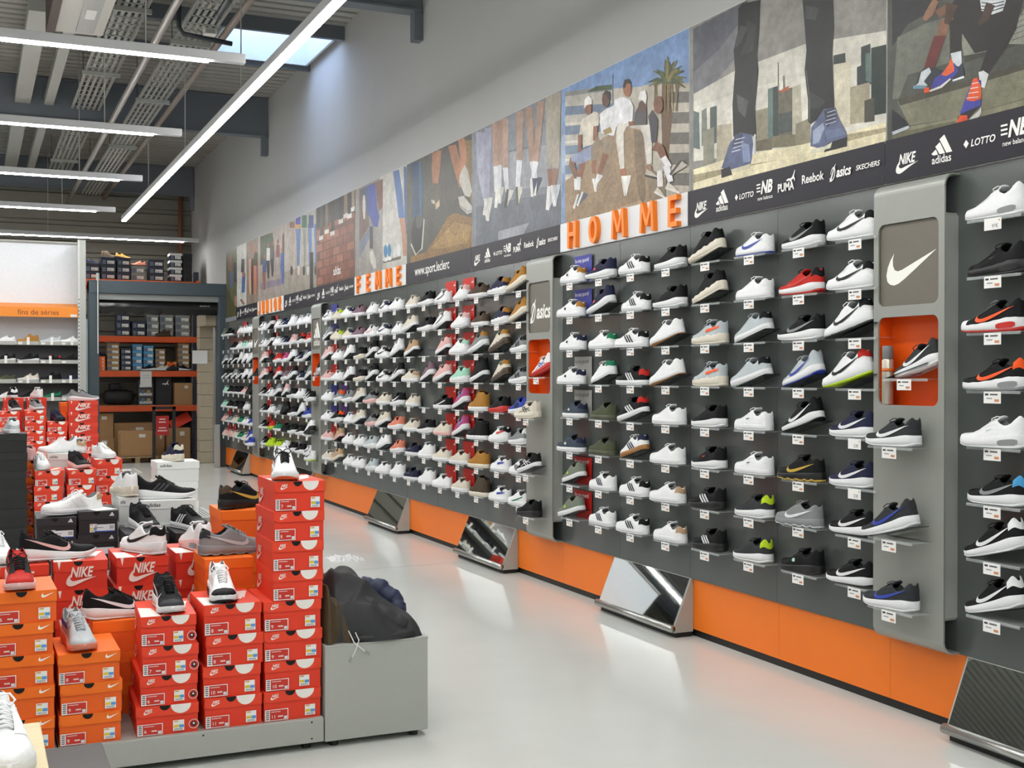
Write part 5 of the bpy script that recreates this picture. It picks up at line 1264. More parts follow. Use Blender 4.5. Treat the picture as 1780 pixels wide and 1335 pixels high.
FEMME = [
 'Cswwnw-!B C-ccccy C-wwwwn C-uwuu Cqwwww Cswwnwn C-wwww C-cwcc R-kwkk Cpwwkw-!r R-wwwwp!r C-mwmm-k H-nwttt R-tctt^',
 'Csgwww^!B C-ccccy C-cwccn C-uwuu Cswwpw Cswwnwn C-wwww C-cwcc^ R-kwkk Cpwwkw-^!r R-wwwwp!r C-mwmm-k H-nwttt R-tctt^',
 'C-pwpp^!r C-wwww C-wwww^ R-kckk R3kwwk^ Cswwkwk R-wwww^ C-swccs^ . C-pwpp^!r H-wwvwv!r R-gwgtt^ H-cmcet^ Rngwkgk',
 'C-pwpp!r C-wwww C-wwww^ R-kckk R3kwwk^ Cswwkkk Rskwwk^ C-cwccs R-uwuu^ C-pwpp^!r H-vwvwv!r B-kwkk^ H-cmcet^ Rngwkgk',
 'C-wwww!B R-gwgoo!V R-gwww C-cwcc^ R-gpgkk C-cwcc Rskwwk C-cwcc . Cpkwwk-!r Rbzwqw^!r B-twtt R-krkk Rnbwkb',
 'C-wwww!B R-kwkoo!V C-wwww C-cwcc^ R-gpgkk C-cwcc^ Rqhwwhh C-cwcc R-kwkk C-cpcc!r Rbzwqw^!r B-kwkk Rbwwrwk R-gwgww',
 'C-pwcc!r C-spsc^ C-wwww C-wwww R-lwlw C-wwww^ Rqhwwhh Cqnwwn M-wwww C-cwcp!r C-cwcp!r M-tctt Cbwwbw C3wwkg',
 'C-cwcc!g C-scsc^ C-wwww C-wwww R-lwlw C-wwww M-wwww Cqnwwn M-wwww C-wwww!r C-cwcp!r B-mcmm Cbwwbw Cpwwew']
FY = [13.68 - .4182 * k for k in range(14)]
grid(FEMME, FY, '{row} row of FEMME wall, column {col} from spiral-logo pillar', 'women shoes on the FEMME wall', 'clear shelves on the FEMME wall', rev=True, last=.075)
JUN = [
 'Cswwkw-k Rskwwk^!r C-wwww Csnwwn M-wwww C-wwww Cqwwrw', 'Cswwkw-k Rskwwk^!r C-wwww Csnwwn R-pwpw R-kwkrr R-rwrw',
 'C-pwcp^!r C-kkkk R-rwrw R-zwzz C-wwwp^ Csnwwn Rsnwwn^', 'C-pwcp^!r C-kkkk R-rwrr^ R-uwzz Rskwwk^ Csnwwn Rsgwwg^',
 'Cskwwk!r Cswwkk R-gwgg^ R-pwkk^ Rqkwwk R-wwww Rskwwk', 'Cskwwk!r C-wwww R-gwgg R-kkkk^ Rqkwzk R-wwgg^ R-bwbb',
 'Cskwwk!r R-rykr C-ewec C-kkkk Rqkwlk Rqkwzk R-gwgg', 'Cskwwk!r R-yyrr C-ywvc R-wwyy R-kwkr Rqkwzk Rswwkw']
JY = [17.06 - .4165 * k for k in range(7)]
grid(JUN, JY, '{row} row of JUNIOR wall, column {col} from three-bar pillar', 'children shoes on the JUNIOR wall', 'clear shelves on the JUNIOR wall', True, rev=True, last=.04)
ENDW = ['C-awvw C-kwkk _ C-wpww!r C-wwvw C-wwww', '. . C-kwkk C-wwww C-vwww C-wwww', 'C-gwkg^ C-gwkg^ C-kwkk^ R-wwbw^ C-wwww^ C-wwww^', 'C-kwgk^ C-kwkk^ C-gwkk^ Cskwwk^ C-wwww^ C-wwww^',
        'C-vwvw C-kwkk Cqkwwk C-kwkk C-pwcp R-kkkk^', 'C-vwww C-kwkk Cqkwwk C-kkkk C-wwww .', 'C-pppp!r C-gwgg C-cwcc C-ewee C-wwww R-bwbb', 'C-pcpp!r C-pppp!r C-cwcc C-ewew C-cwww R-bwbk^']
EY = [19.96 - .412 * k for k in range(6)]
grid(ENDW, EY, '{row} row of the end wall, column {col} from the dock portal', 'shoes on the end wall by the portal', 'clear shelves on the end wall', True, last=.08)
# shoes on the pillars
PZ = [1.535, 1.235, .825, .515]
PW = {'n': 'tick pillar next to HOMME wall', 'a': 'spiral-logo pillar', 'd': 'three-bar pillar', 'f': 'tick pillar under JUNIOR letters'}
PSH = {'n': ['Rsdwwd^', 'Rsdwwd', 'Rsdwbd^', 'Rsdwbd'], 'a': ['Rxwrbw^', 'Rxccdc', 'Cxkwwk^', 'R-kkkk'], 'd': ['R3kwwk^', 'Rskwwk', 'R-wkyy^', 'Rswwkww--y'], 'f': ['R-kkkk', '.', '.', 'R-bwbb']}
for k, L in PSH.items():
    for i, spec in enumerate(L):
        if spec[0] == '.': continue
        wh = ('in the orange niche of the ' if i == 0 else ['', 'upper shelf of the ', 'middle shelf of the ', 'lowest shelf of the '][i]) + PW[k]
        x = XP - (.0 if i == 0 else .09); y = PIL[k] - .01
        shelf(y, PZ[i], wh, 'clear shelves on the brand pillars', ramp='^' in spec, x=x - (.0 if i else .006))
        wall_shoe(spec, y + (.03 if i else -.04), PZ[i], wh, 'shoes on the brand pillars', k in 'df', x, size=.95 if i == 0 else 1, dy0=.0)
# spray can in the near niche
o = thing('spray_can', 'tall silver spray can with grey cap in the orange pillar niche', 'spray can', (3.815, PIL['n'] + .155, 1.416))
ob('body', MB().tube([(0, 0, 0), (0, 0, .004), (0, 0, .2), (0, 0, .212)], [.024, .026, .026, .02], 16).mesh('body', True), M('can_silver', 'c4bfb2', .3, .6), o)
ob('cap', MB().tube([(0, 0, .205), (0, 0, .209), (0, 0, .265), (0, 0, .268)], [.021, .0245, .0245, .022], 16).mesh('cap', True), M('can_cap', '77787a', .4), o)
ob('label_band', MB().tube([(0, 0, .15), (0, 0, .165)], .0264, 16).mesh('label_band', True), M('can_label', 'd06a20', .5), o)
# ------------------------------------------------------------------ shoe boxes
BW, BH, BD = .235, .122, .34      # standard box; origin at the middle of the bottom, front faces -Y
LH = .043
def lid_mesh():
    b = MB(); w, d, h = BW / 2, BD / 2, BH
    b.box(-w, w, -d, d, h - .003, h).box(-w, -w + .002, -d, d, h - LH, h - .003).box(w - .002, w, -d, d, h - LH, h - .003).box(-w, w, d - .002, d, h - LH, h - .003)
    r = .022
    skirt = [(-w, h - .003), (-w, h - LH + r)] + [(-w + r - r * math.cos(rad(90 * i / 4)), h - LH + r - r * math.sin(rad(90 * i / 4))) for i in range(5)] + [(w, h - LH), (w, h - .003)]
    b.prism(skirt, -d, -d + .002, 1)
    return b.mesh('lid')
BODY = MB().box(-BW / 2 + .003, BW / 2 - .003, -BD / 2 + .004, BD / 2 - .004, 0, BH - .004).mesh('body')
LID = lid_mesh()
THUMB = Flat().disc('141212', 0, 0, .02, 180, 360, 12).mesh('thumb_hole')
def red_lid_print():
    return logo_nike(Flat(), -.09, BH - .033, .036, 'f2e6e0').mesh('lid_print')
def half_disc(): return Flat().disc('ece8e2', .05, BH - .0005, .038, 180, 360, 16).mesh('white_half_disc')
def tick_lid_print(): return Flat().shape('f4efe8', TICK, .06, BH - .028, .045, .045, .1).mesh('lid_print')
def spike_print(): return Flat().poly('ece8e2', [(-.1, BH), (-.085, BH), (-.092, BH - .034)]).mesh('lid_print')
def top_print():
    F = Flat(); F.poly('ece8e2', [(-.115, -.168), (-.03, -.168), (-.06, .0), (-.115, .02)])
    for i in range(6): F.poly('ece8e2', [(-.03 + i * .018, -.16 + i * .02), (-.02 + i * .018, -.16 + i * .02), (.08 + i * .006, .1), (.07 + i * .006, .1)])
    return F.mesh('top_print')
def size_label(num):
    F = Flat(); F.rect('eee8e4', -.112, .004, -.018, .05).rect('c8382c', -.092, .007, -.021, .047)
    for i in range(5): F.rect('555a66', -.108, .01 + i * .008, -.096, .014 + i * .008)
    F.text('f4ece8', num, -.088, .014, .02).rect('e8c8c0', -.088, .039, -.05, .042, same=True).rect('e8c8c0', -.06, .018, -.04, .024, same=True)
    return F.rect('d8dce0', -.036, .009, -.023, .02).mesh('size_label')
def price_sticker():
    F = Flat(); F.rect('e9ebe8', .05, .012, .092, .056).rect('e0c22a', .052, .026, .072, .036).rect('5a9ad8', .073, .024, .091, .036, same=True)
    F.rect('d8a86a', .053, .048, .07, .054, same=True)
    for i in range(7): F.rect('4a4a50', .056 + i * .0045, .014, .058 + i * .0045, .022, same=True)
    return F.mesh('price_sticker')
def big_print():
    F = Flat(); logo_nike(F, -.065, .016, .13, 'e9dcd4'); return F.mesh('front_print')
def side_print():
    F = Flat(); F.shape('e8d6ce', TICK, -.14, .012, .09, .1, .3).text('e8d6ce', 'NIKE', -.115, .05, .042, .02, .3, .7); return F.mesh('side_print')
def adi_print(): return logo_adidas(Flat(), .062, BH - .036, .036, 'e8e8ea', False).mesh('lid_print')
def adi_word(col='2c2c30'): return Flat().text(col, 'adidas', -.1, BH - .03, .026, .012).mesh('lid_print')
def adi_label():
    F = Flat(); F.rect('e6e8ec', -.02, .012, .098, .052).rect('3c5ab0', -.02, .012, .098, .018)
    for i in range(6): F.rect('44464c', .068 + i * .0045, .026, .07 + i * .0045, .046, same=True)
    return F.rect('8890a0', -.014, .034, .03, .038, same=True).mesh('size_label')
def side_label():
    return Flat().rect('e2e2de', -.02, .02, .095, .075).rect('8a8c92', -.012, .03, .04, .04).rect('6a7488', -.1, .012, -.04, .085).mesh('end_label')
def round_sticker(): return Flat().disc('c8382c', .098, .034, .019, same=True).ring('f0e8e4', .098, .034, .0175, .0195).disc('2c2426', .098, .034, .0105).disc('f0e8e4', .098, .036, .004).mesh('round_sticker')
BP = dict(red=red_lid_print(), disc=half_disc(), tick=tick_lid_print(), spike=spike_print(), top=top_print(), stick=price_sticker(), big=big_print(), side=side_print(), adi=adi_print(), adiw=adi_word(), adil=adi_label(), sidel=side_label(), round=round_sticker())
SL = [size_label(n) for n in ('6', '7', '8', '9', '10', '11')]
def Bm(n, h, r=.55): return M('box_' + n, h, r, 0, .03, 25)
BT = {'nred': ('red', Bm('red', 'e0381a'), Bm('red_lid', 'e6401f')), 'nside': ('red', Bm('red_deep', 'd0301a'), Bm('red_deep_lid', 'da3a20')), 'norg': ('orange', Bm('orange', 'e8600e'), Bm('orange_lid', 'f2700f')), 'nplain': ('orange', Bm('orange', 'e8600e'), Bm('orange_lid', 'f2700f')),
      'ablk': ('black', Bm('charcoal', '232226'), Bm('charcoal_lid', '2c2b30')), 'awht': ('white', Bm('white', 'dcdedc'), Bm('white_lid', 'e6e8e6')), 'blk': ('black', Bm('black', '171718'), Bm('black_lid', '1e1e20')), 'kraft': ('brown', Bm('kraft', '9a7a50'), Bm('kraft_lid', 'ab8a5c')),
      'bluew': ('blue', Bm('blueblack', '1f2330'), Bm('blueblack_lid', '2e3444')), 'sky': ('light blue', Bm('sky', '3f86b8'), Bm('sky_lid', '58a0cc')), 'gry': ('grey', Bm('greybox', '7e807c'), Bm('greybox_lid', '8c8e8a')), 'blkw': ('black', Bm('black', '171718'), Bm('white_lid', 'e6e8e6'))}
def shoebox(kind, label, loc, size=(BW, BD, BH), yaw=0., group=None, num=2, open_=False, extra=True, rs=False):
    cname, mb, ml = BT[kind]
    s = (size[0] / BW, size[1] / BD, size[2] / BH)
    o = thing('shoe_box', label, 'shoe box', loc, (0, 0, yaw), group, s)
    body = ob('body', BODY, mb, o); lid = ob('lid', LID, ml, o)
    fr = -BD / 2 - .0006
    def pr(n, me, dx=0, dz=0, y=fr): return ob(n, me, INK, lid if n in ('thumb_hole', 'lid_print', 'white_half_disc') else body, (dx, y, dz), FRONTROT)
    if kind in ('nred', 'nside', 'norg', 'ablk') and extra: pr('thumb_hole', THUMB, -.01, BH - .0008, fr - .0004)
    if kind == 'nred':
        pr('lid_print', BP['red']); pr('white_half_disc', BP['disc']); pr('size_label', SL[num]); pr('price_sticker', BP['stick'], RN.choice((0, 0, -.025, -.05)) if not rs else -.03, 0)
        if rs: pr('round_sticker', BP['round'])
        ob('side_print', BP['side'], INK, body, (-BW / 2 - .0006, 0, 0), (rad(90), 0, rad(-90)))
    elif kind == 'norg': pr('lid_print', BP['tick']); pr('size_label', SL[num]); pr('price_sticker', BP['stick'])
    elif kind == 'nside': pr('lid_print', BP['spike']); pr('front_print', BP['big']); ob('side_print', BP['side'], INK, body, (-BW / 2 - .0006, 0, 0), (rad(90), 0, rad(-90)))
    elif kind == 'ablk': pr('lid_print', BP['adi']); pr('size_label', BP['adil']); pr('price_sticker', BP['stick'], -.1, 0)
    elif kind == 'awht': pr('lid_print', BP['adiw'])
    elif kind in ('bluew', 'sky', 'gry', 'kraft', 'blkw'): pr('end_label', BP['sidel'])
    return o
TOPPED = {'nred': True, 'nside': True}
def stack(kind, xc, yf, z0, n, w=BW, d=BD, h=BH, phrase='', group='', yaw=0., jit=.006, top=False, rs=False, ws=None, nums=None):
    """n boxes one on the other, front face at yf; label says which of the stack"""
    c = BT[kind][0]
    for i in range(n):
        ww = ws[i][0] if ws else w; xx = ws[i][1] if ws else xc
        pos = 'topmost' if i == n - 1 else 'bottom one' if i == 0 else NTH[i] + ' up'
        if n == 1: lab = f'{c} shoe box {phrase}'
        else: lab = f'{c} shoe box, {pos} {phrase}'
        j = jit if 0 < i else 0
        b = shoebox(kind, lab, (xx + RN.uniform(-j, j), yf + d / 2 + RN.uniform(0, j), z0 + i * h), (ww, d, h - .0005), yaw + rad(RN.uniform(-1.5, 1.5)) * (j > 0), group, (nums[i] if nums else (n - i) % 6), rs=rs)
        if top and i == n - 1: ob('top_print', BP['top'], INK, [c for c in b.children if c.name.startswith('lid')][0], (0, 0, BH + .0004))
    return z0 + n * h

# ------------------------------------------------------------------ gondolas: plinths and benches
PZT = .133
def plinth(x0, x1, y0, y1, lab, holes=()):
    o = thing('display_plinth', lab, 'plinth', group='low grey display plinths')
    ob('deck', MB().bbox(x0, x1, y0, y1, .032, PZT, .003).mesh('deck'), M_grey, o)
    for fx in (x0 + .06, x1 - .06):
        for fy in (y0 + .06, y1 - .06): ob('foot', MB().tube([(fx, fy, 0), (fx, fy, .034)], .02, 10).mesh('foot'), M_black, o)
    for hx, hz in holes: ob('bolt_hole', MB().tube([(hx, y0 - .001, hz), (hx, y0 + .003, hz)], .004, 8).mesh('bolt_hole'), M_black, o)
def bench(x0, x1, y0, y1, lab):
    o = thing('display_bench', lab, 'bench', group='grey end benches of the gondolas')
    ob('cabinet', MB().bbox(x0, x1, y0, y1, .028, .42, .004).mesh('cabinet'), M_grey, o)
    ob('top', MB().bbox(x0 - .001, x1 + .001, y0 - .001, y1 + .001, .418, .427, .002).mesh('top'), M_grey, o)
    k = 14
    sl = MB().box(0, .008, 0, y1 - y0 - .1, 0, .001).mesh('vent_slot')
    for i in range(k): ob('vent_slot', sl, M_dark, o, (x0 + .04 + i * (x1 - x0 - .09) / (k - 1), y0 + .05, .4268))
    for fx in (x0 + .05, x1 - .05):
        for fy in (y0 + .05, y1 - .05): ob('foot', MB().tube([(fx, fy, 0), (fx, fy, .03)], .02, 10).mesh('foot'), M_black, o)
plinth(.293, 1.321, 4.83, 7.05, 'low grey plinth under the front red and orange box stacks', ((1.27, .118), (1.27, .05), (.33, .115), (.83, .118)))
plinth(-.75, .287, 4.83, 7.05, 'low grey plinth under the tall all-orange box stack', ((.25, .118),))
bench(1.326, 1.78, 4.83, 5.6, 'grey metal bench with jackets thrown over it')
plinth(-.75, 1.33, 9.6, 11.6, 'low grey plinth under the black and white box stacks')
bench(1.335, 1.78, 9.6, 10.35, 'grey vented bench behind the black boxes with three bars')
plinth(-.75, 1.33, 14.3, 16.2, 'low grey plinth under the farthest red box stacks')
bench(1.335, 1.78, 14.3, 15.05, 'grey vented bench beside the farthest red box stacks')
G = 'shoe boxes on the front gondola'
# front row
wsA = [(.24, 1.195), (.236, 1.2), (.245, 1.2), (.24, 1.198), (.212, 1.222), (.214, 1.22), (.212, 1.222), (.212, 1.228)]
zA = stack('nred', 0, 4.85, PZT, 8, d=.34, h=.1225, phrase='in the tall red stack beside the bench', group=G, ws=wsA, top=True, nums=[5, 4, 3, 3, 2, 2, 2, 1])
zB = stack('nred', .954, 4.85, PZT, 4, .232, .34, .124, 'in the red stack next to the tall one', G, top=True, nums=[5, 4, 2, 2])
zC = stack('nred', 0, 4.85, PZT, 4, d=.36, h=.117, phrase='in the red stack with round stickers', group=G, ws=[(.24, .702), (.222, .708), (.218, .71), (.213, .716)], top=True, rs=True, nums=[0, 0, 1, 0], yaw=rad(-2))
zD = stack('norg', .408, 4.85, PZT, 3, .228, .34, .117, 'in the short orange stack', G, nums=[3, 3, 2])
zE = stack('norg', .165, 4.85, PZT, 5, .232, .33, .1205, 'in the taller orange stack', G, nums=[3, 2, 2, 1, 0])
# second row
zO = stack('nplain', .552, 5.215, PZT, 3, .215, .2, .131, 'in the orange stack hidden behind the short one', G)
z2a = stack('nside', .42, 5.45, PZT, 5, .222, .33, .1235, 'in the red stack under the black running shoe', G, top=True)
z2b = stack('nside', .672, 5.45, PZT, 5, .222, .33, .124, 'in the red stack under the white tick shoe', G, top=True)
z2c = stack('nside', .945, 5.56, PZT, 5, .225, .33, .122, 'in the red stack under the white pink-soled shoe', G, top=True)
z2d = stack('nplain', 1.01, 5.225, PZT, 5, .21, .3, .1245, 'in the orange stack under the grey ridged shoe', G)
z2e = stack('nside', .185, 5.45, PZT, 5, .222, .33, .122, 'in the red stack behind the taller orange stack', G, top=True)
z2f = stack('nplain', 1.19, 5.75, PZT, 6, .22, .33, .128, 'in the orange stack under the dark brown shoe', G)
# third row: black and white boxes
z3a = stack('ablk', .388, 6.5, PZT, 6, .192, .33, .115, 'in the black stack under the pale low shoe', G)
z3b = stack('ablk', .588, 6.5, PZT, 6, .194, .33, .119, 'in the black stack with paper on top', G)
z3c = stack('awht', .745, 6.62, PZT, 6, .1, .33, .128, 'in the slim white stack', G)
z3d = stack('ablk', .80, 6.24, PZT, 5, .21, .3, .124, 'in the black stack under the black lace-up shoe', G)
z3e = stack('awht', .95, 6.58, PZT, 6, .28, .33, .1245, 'in the white stack under the long black shoe', G)
z3f = stack('blk', 1.02, 6.2, PZT, 5, .19, .3, .1235, 'in the plain black stack by the grey bench', G)
o = tag(ob('paper_sheet', MB().box(-.06, .06, -.09, .09, 0, .001).mesh('paper_sheet'), M_white, None, (.6, 6.62, z3b + .001), (0, 0, .4)), 'white paper sheet lying on the black box with three bars', 'paper')
GS = 'shoes standing on the box stacks'
def top_shoe(spec, label, x, y, z, yaw, **kw):
    L = LEN * kw.get('size', 1) / 2
    return shoe(spec, label, (x - math.cos(yaw) * L, y - math.sin(yaw) * L, z + .002), yaw, group=GS, **kw)
A = lambda d: rad(d)
top_shoe('Rbwwkk-w-o', 'white trainer with black side lacing on the tall red stack', 1.19, 4.99, zA, A(-101))
top_shoe('A-wwyw-kk-'.replace('kk-', 'k-k'), 'white and black trainer with lime tongue on the red stack', .93, 5.0, zB, A(-95))
top_shoe('Rskwwk-d', 'black running shoe with white toe sole on the stickered red stack', .715, 5.0, zC, A(-90))
top_shoe('Rblhbl', 'pale grey running shoe with coral sole on the short orange stack', .37, 4.99, zD, A(-84))
top_shoe('Rbrpkk--k', 'red and black running shoe on the taller orange stack', .155, 4.98, zE, A(-90))
top_shoe('Rskwwk', 'black running shoe with white sole on the hidden orange stack', .57, 5.3, zO, A(8))
top_shoe('Rskwpk', 'long black running shoe with pale tick across two red stacks', .33, 5.56, max(z2a, z2e), A(4))
top_shoe('A3wwlw', 'white trainer at the end of the red boxes by black running shoe', .09, 5.62, z2e, A(-80))
top_shoe('Hswwkwk-', 'white trainer with black tick seen from its heel on red boxes', .7, 5.6, z2b, A(112))
top_shoe('A-wpww', 'white pink-soled trainer seen from its heel on red boxes', .95, 5.7, z2c, A(95))
top_shoe('Ssgglgd', 'grey ridged-sole trainer on the orange boxes', 1.06, 5.36, z2d, A(5))
top_shoe('Sskkikm', 'dark brown-black trainer with gold sole edge on orange box', 1.22, 5.9, z2f, A(30))
top_shoe('C3wwwws-', 'pale low trainer leaning between two black boxes', .47, 6.63, z3a + .005, A(200), )
top_shoe('H-wcww', 'white chunky trainer seen from its heel on the slim white stack', .75, 6.77, z3c, A(97))
top_shoe('R3kwdk', 'long black trainer with dark stripes on the white stack', .95, 6.7, z3e, A(-8))
top_shoe('R-kwok-d', 'black lace-up trainer with orange tongue on the black stack', .8, 6.4, z3d, A(-80))
top_shoe('C3kwwk-d', 'black trainer with three white stripes on the plain black stack', 1.02, 6.36, z3f, A(-72))

# middle gondola
G = 'shoe boxes on the middle gondola'
y2 = 9.62
stack('blk', .265, y2, PZT, 7, .205, .33, .14, 'in the plain black tower', G)
zm1 = stack('nred', .52, y2, PZT, 6, .205, .33, .1165, 'in the red stack nearest the black tower', G, top=True)
zm2 = stack('nred', .75, y2, PZT, 6, .205, .33, .1165, 'in the middle red stack of the middle gondola', G, top=True)
zm3 = stack('nred', .956, y2 + .1, PZT, 6, .2, .33, .1275, 'in the red stack near the white stack', G, top=True)
zm4 = stack('awht', 1.40, y2 - .42, 0.0, 6, .31, .33, .15, 'in the white stack with small black wordmarks', G)
zm5 = stack('norg', .43, y2 + .4, PZT, 6, .2, .33, .125, 'in the orange stack behind the black tower', G)
zm6 = stack('awht', .645, y2 + .42, PZT, 6, .22, .33, .133, 'in the white stack behind red boxes', G)
zm7 = stack('nside', .87, y2 + .46, PZT, 6, .22, .33, .132, 'in the back red stack of the middle gondola', G)
top_shoe('C-lwlww', 'grey-white low shoe seen from its heel on the black tower', .27, y2 + .16, PZT + .98, A(95))
top_shoe('C-wwwwp', 'white low trainer facing out on the red stack nearest black tower', .47, y2 + .17, zm1, A(-85))
top_shoe('R-kppk', 'black running shoe with pink sole on the middle red stack', .74, y2 + .17, zm2, A(-75))
top_shoe('C-wwww', 'white trainer turned aside on the red stack near white stack', .93, y2 + .25, zm3, A(-70))
top_shoe('H-ncwnc', 'navy and cream chunky trainer on the white stack', 1.39, y2 - .26, 0.9, A(100))
top_shoe('R-wwww', 'white trainer lying side-on behind the red boxes', .62, y2 + .58, zm6, A(200))
top_shoe('C-wwwws', 'cream trainer with beige heel on the back red stack', .78, y2 + .62, zm7, A(95))
top_shoe('C-ppwpp', 'pink trainer behind the black tower', .4, y2 + .55, zm5, A(95))

# far gondola
G = 'shoe boxes on the far gondola'
y3 = 14.32
zf1 = stack('nred', .37, y3, PZT, 9, .21, .33, .113, 'in the far red stack beside the black tower', G, top=True)
zf2 = stack('nred', .63, y3, PZT, 9, .22, .33, .114, 'in the far red stack under the grey shoe', G, top=True)
zf3 = stack('nred', .865, y3, PZT, 8, .215, .33, .112, 'in the far red stack under the navy shoe', G, top=True)
zf4 = stack('nside', 1.14, y3 + .02, PZT, 9, .32, .3, .125, 'in the far red stack with large wordmarks', G)
zf5 = stack('nside', .42, y3 + .5, PZT, 10, .22, .33, .1155, 'in the rear far red stack by the shelves', G)
zf6 = stack('nside', .67, y3 + .5, PZT, 10, .22, .33, .1155, 'in the rear far red stack next to a gap', G)
zf7 = stack('nplain', 1.0, y3 + .45, PZT, 9, .15, .33, .122, 'in the slim far orange stack', G)
top_shoe('R-kwkk', 'black trainer on the far red stack beside black tower', .42, y3 + .16, zf1, A(-80))
top_shoe('R-gwgk', 'grey running shoe on the far red stack', .65, y3 + .16, zf2, A(-75))
top_shoe('R-nknn', 'navy trainer on the far red stack', .87, y3 + .16, zf3, A(-75))
top_shoe('R-gwgk', 'grey and black shoe with pale sole atop large-wordmark boxes', 1.16, y3 + .16, zf4, A(5))
top_shoe('C-kwkww', 'white-heeled trainer on the rear far red stack by the shelves', .42, y3 + .66, zf5, A(95))
top_shoe('C-wwkww', 'white trainer on the rear far red stack next to gap', .68, y3 + .66, zf6, A(100))
# ------------------------------------------------------------------ lamps
M_lamp = emis('lit_tube', 'fffefb', LAMP)
M_house = M('lamp_housing_white', 'd6d8da', .45, 0, .02, 20)
def lamp(name, x0, x1, y0, y1, z, lab, group, hang):
    o = thing(name, lab, 'light', group=group)
    ax = x1 - x0 > y1 - y0
    if ax: hs = MB().bbox(x0, x1 + .28, y0, y1, z + .012, z + .085, .004); tb = MB().box(x0, x1, y0 + .008, y1 - .008, z, z + .014)
    else: hs = MB().bbox(x0, x1, y0, y1, z + .012, z + .085, .004); tb = MB().box(x0 + .008, x1 - .008, y0, y1, z, z + .014)
    ob('housing', hs.mesh('housing'), M_house, o); ob('tube', tb.mesh('tube'), M_lamp, o)
    for hx, hy in hang:
        ob('hanger', MB().tube([(hx, hy, z + .085), (hx, hy, ZC)], .006, 6).mesh('hanger'), M_grey, o)
    return o
BARY = [-3.05, .1, 3.24, 6.38, 9.53, 12.68, 15.82, 18.97]
BN = ['over the shop entrance', 'over the checkout side', 'over the near aisle', 'over the near gondola', 'nearest the ceiling air unit', 'just before the deep roof beam', 'over the far gondola', 'over the white display unit']
for i, yy in enumerate(BARY):
    lamp('strip_light', -4.2, 1.69, yy - .04, yy + .04, 4.0, 'crosswise white strip light ' + BN[i], 'crosswise strip lights', [(1.215, yy), (-.5, yy), (-2.6, yy)])
lamp('strip_light', -4.2, 3.55, 22.62, 22.7, 4.0, 'crosswise white strip light in front of the storage rack', 'crosswise strip lights', [(1.215, 22.66), (-.5, 22.66)])
lamp('wall_washer_light', 2.16, 2.24, -2.0, 19.95, 4.0, 'long white strip light running along the shoe wall', None, [(2.2, 1.5 + 3.1 * k) for k in range(6)])

# ------------------------------------------------------------------ ceiling services
def tray(x, z, w, lab, y0=-3.5, y1=23.7):
    o = thing('cable_tray', lab, 'cable tray', group='perforated cable trays')
    ob('side_rail', MB().box(x - w / 2, x - w / 2 + .004, y0, y1, z, z + .06).mesh('side_rail'), M_grey, o)
    ob('side_rail', MB().box(x + w / 2 - .004, x + w / 2, y0, y1, z, z + .06).mesh('side_rail'), M_grey, o)
    b = MB(); k = 6
    for i in range(k): xx = x - w / 2 + i * w / (k - 1); b.box(xx - w / k * .33, xx + w / k * .33, y0, y1, z, z + .003)
    ob('tray_floor', b.mesh('tray_floor'), M_grey, o)
    rung = MB().box(-w / 2, w / 2, 0, .03, 0, .003).mesh('rung')
    for i in range(int((y1 - y0) / .25)): ob('rung', rung, M_grey, o, (x, y0 + i * .25, z))
    br = MB().box(-w / 2 - .05, w / 2 + .05, -.02, .02, -.05, -.002).mesh('bracket')
    for i, yy in enumerate((2, 5.2, 8.4, 12.4, 15.2, 18.4, 21.6)):
        ob('bracket', br, M_grey, o, (x, yy, z))
        for sg in (-1, 1): ob('hanger_rod', MB().tube([(x + sg * (w / 2 + .035), yy, z - .05), (x + sg * (w / 2 + .035), yy, ZC)], .004, 5).mesh('hanger_rod'), M_dark, o)
tray(2.02, 4.93, .3, 'perforated cable tray running beside the brown pipe')
tray(1.42, 5.2, .34, 'perforated cable tray running past the air unit')
tag(ob('pipe', MB().tube([(1.62, -3.5, 4.78), (1.62, 23.9, 4.78)], .036, 10).mesh('pipe', True), M('galvanised', 'a7a39c', .35, .6)), 'round silver pipe running under the roof along the shop', 'pipe')
tag(ob('pipe', MB().tube([(2.27, -3.5, 4.9), (2.27, 23.9, 4.9)], .035, 10).mesh('pipe', True), M('brown_pipe', '8c7f74', .5)), 'brown-grey pipe running beside a perforated cable tray', 'pipe')
for i, (x, w) in enumerate(((.62, .2), (.95, .12))):
    tag(ob('duct', MB().bbox(x - w / 2, x + w / 2, 13.0, 23.7, 5.22, 5.34, .006).mesh('duct'), M_grey), ['wide flat grey duct under the roof past the air unit', 'narrow grey duct under the roof past the air unit'][i], 'duct')
o = thing('air_unit', 'white ceiling air unit with paper notice above strip lights', 'air unit')
ob('casing', MB().bbox(.74, 1.19, 11.0, 12.6, 4.93, 5.4, .01).mesh('casing'), M('unit_white', 'c9c7c0', .5), o)
ob('access_panel', MB().box(.93, 1.1, 11.1, 12.5, 4.922, 4.93).mesh('access_panel'), M('panel_grey', 'a8aaa8', .4, .3), o)
ob('notice', MB().box(.97, 1.06, 11.7, 12.0, 4.917, 4.922).mesh('notice'), M_white, o)
ob('side_plate', MB().box(.66, .74, 11.0, 12.6, 4.9, 5.42).mesh('side_plate'), M('unit_brown', '4a3c34', .6), o)
o = thing('smoke_detector', 'small white round detector with dark centre under the air unit', 'detector', (1.1, 11.0, 4.93))
ob('base', MB().tube([(0, 0, 0), (0, 0, -.03)], [.06, .05], 14).mesh('base', True), M_white, o); ob('sensor', MB().tube([(0, 0, -.03), (0, 0, -.06)], [.035, .02], 12).mesh('sensor', True), M_dark, o)
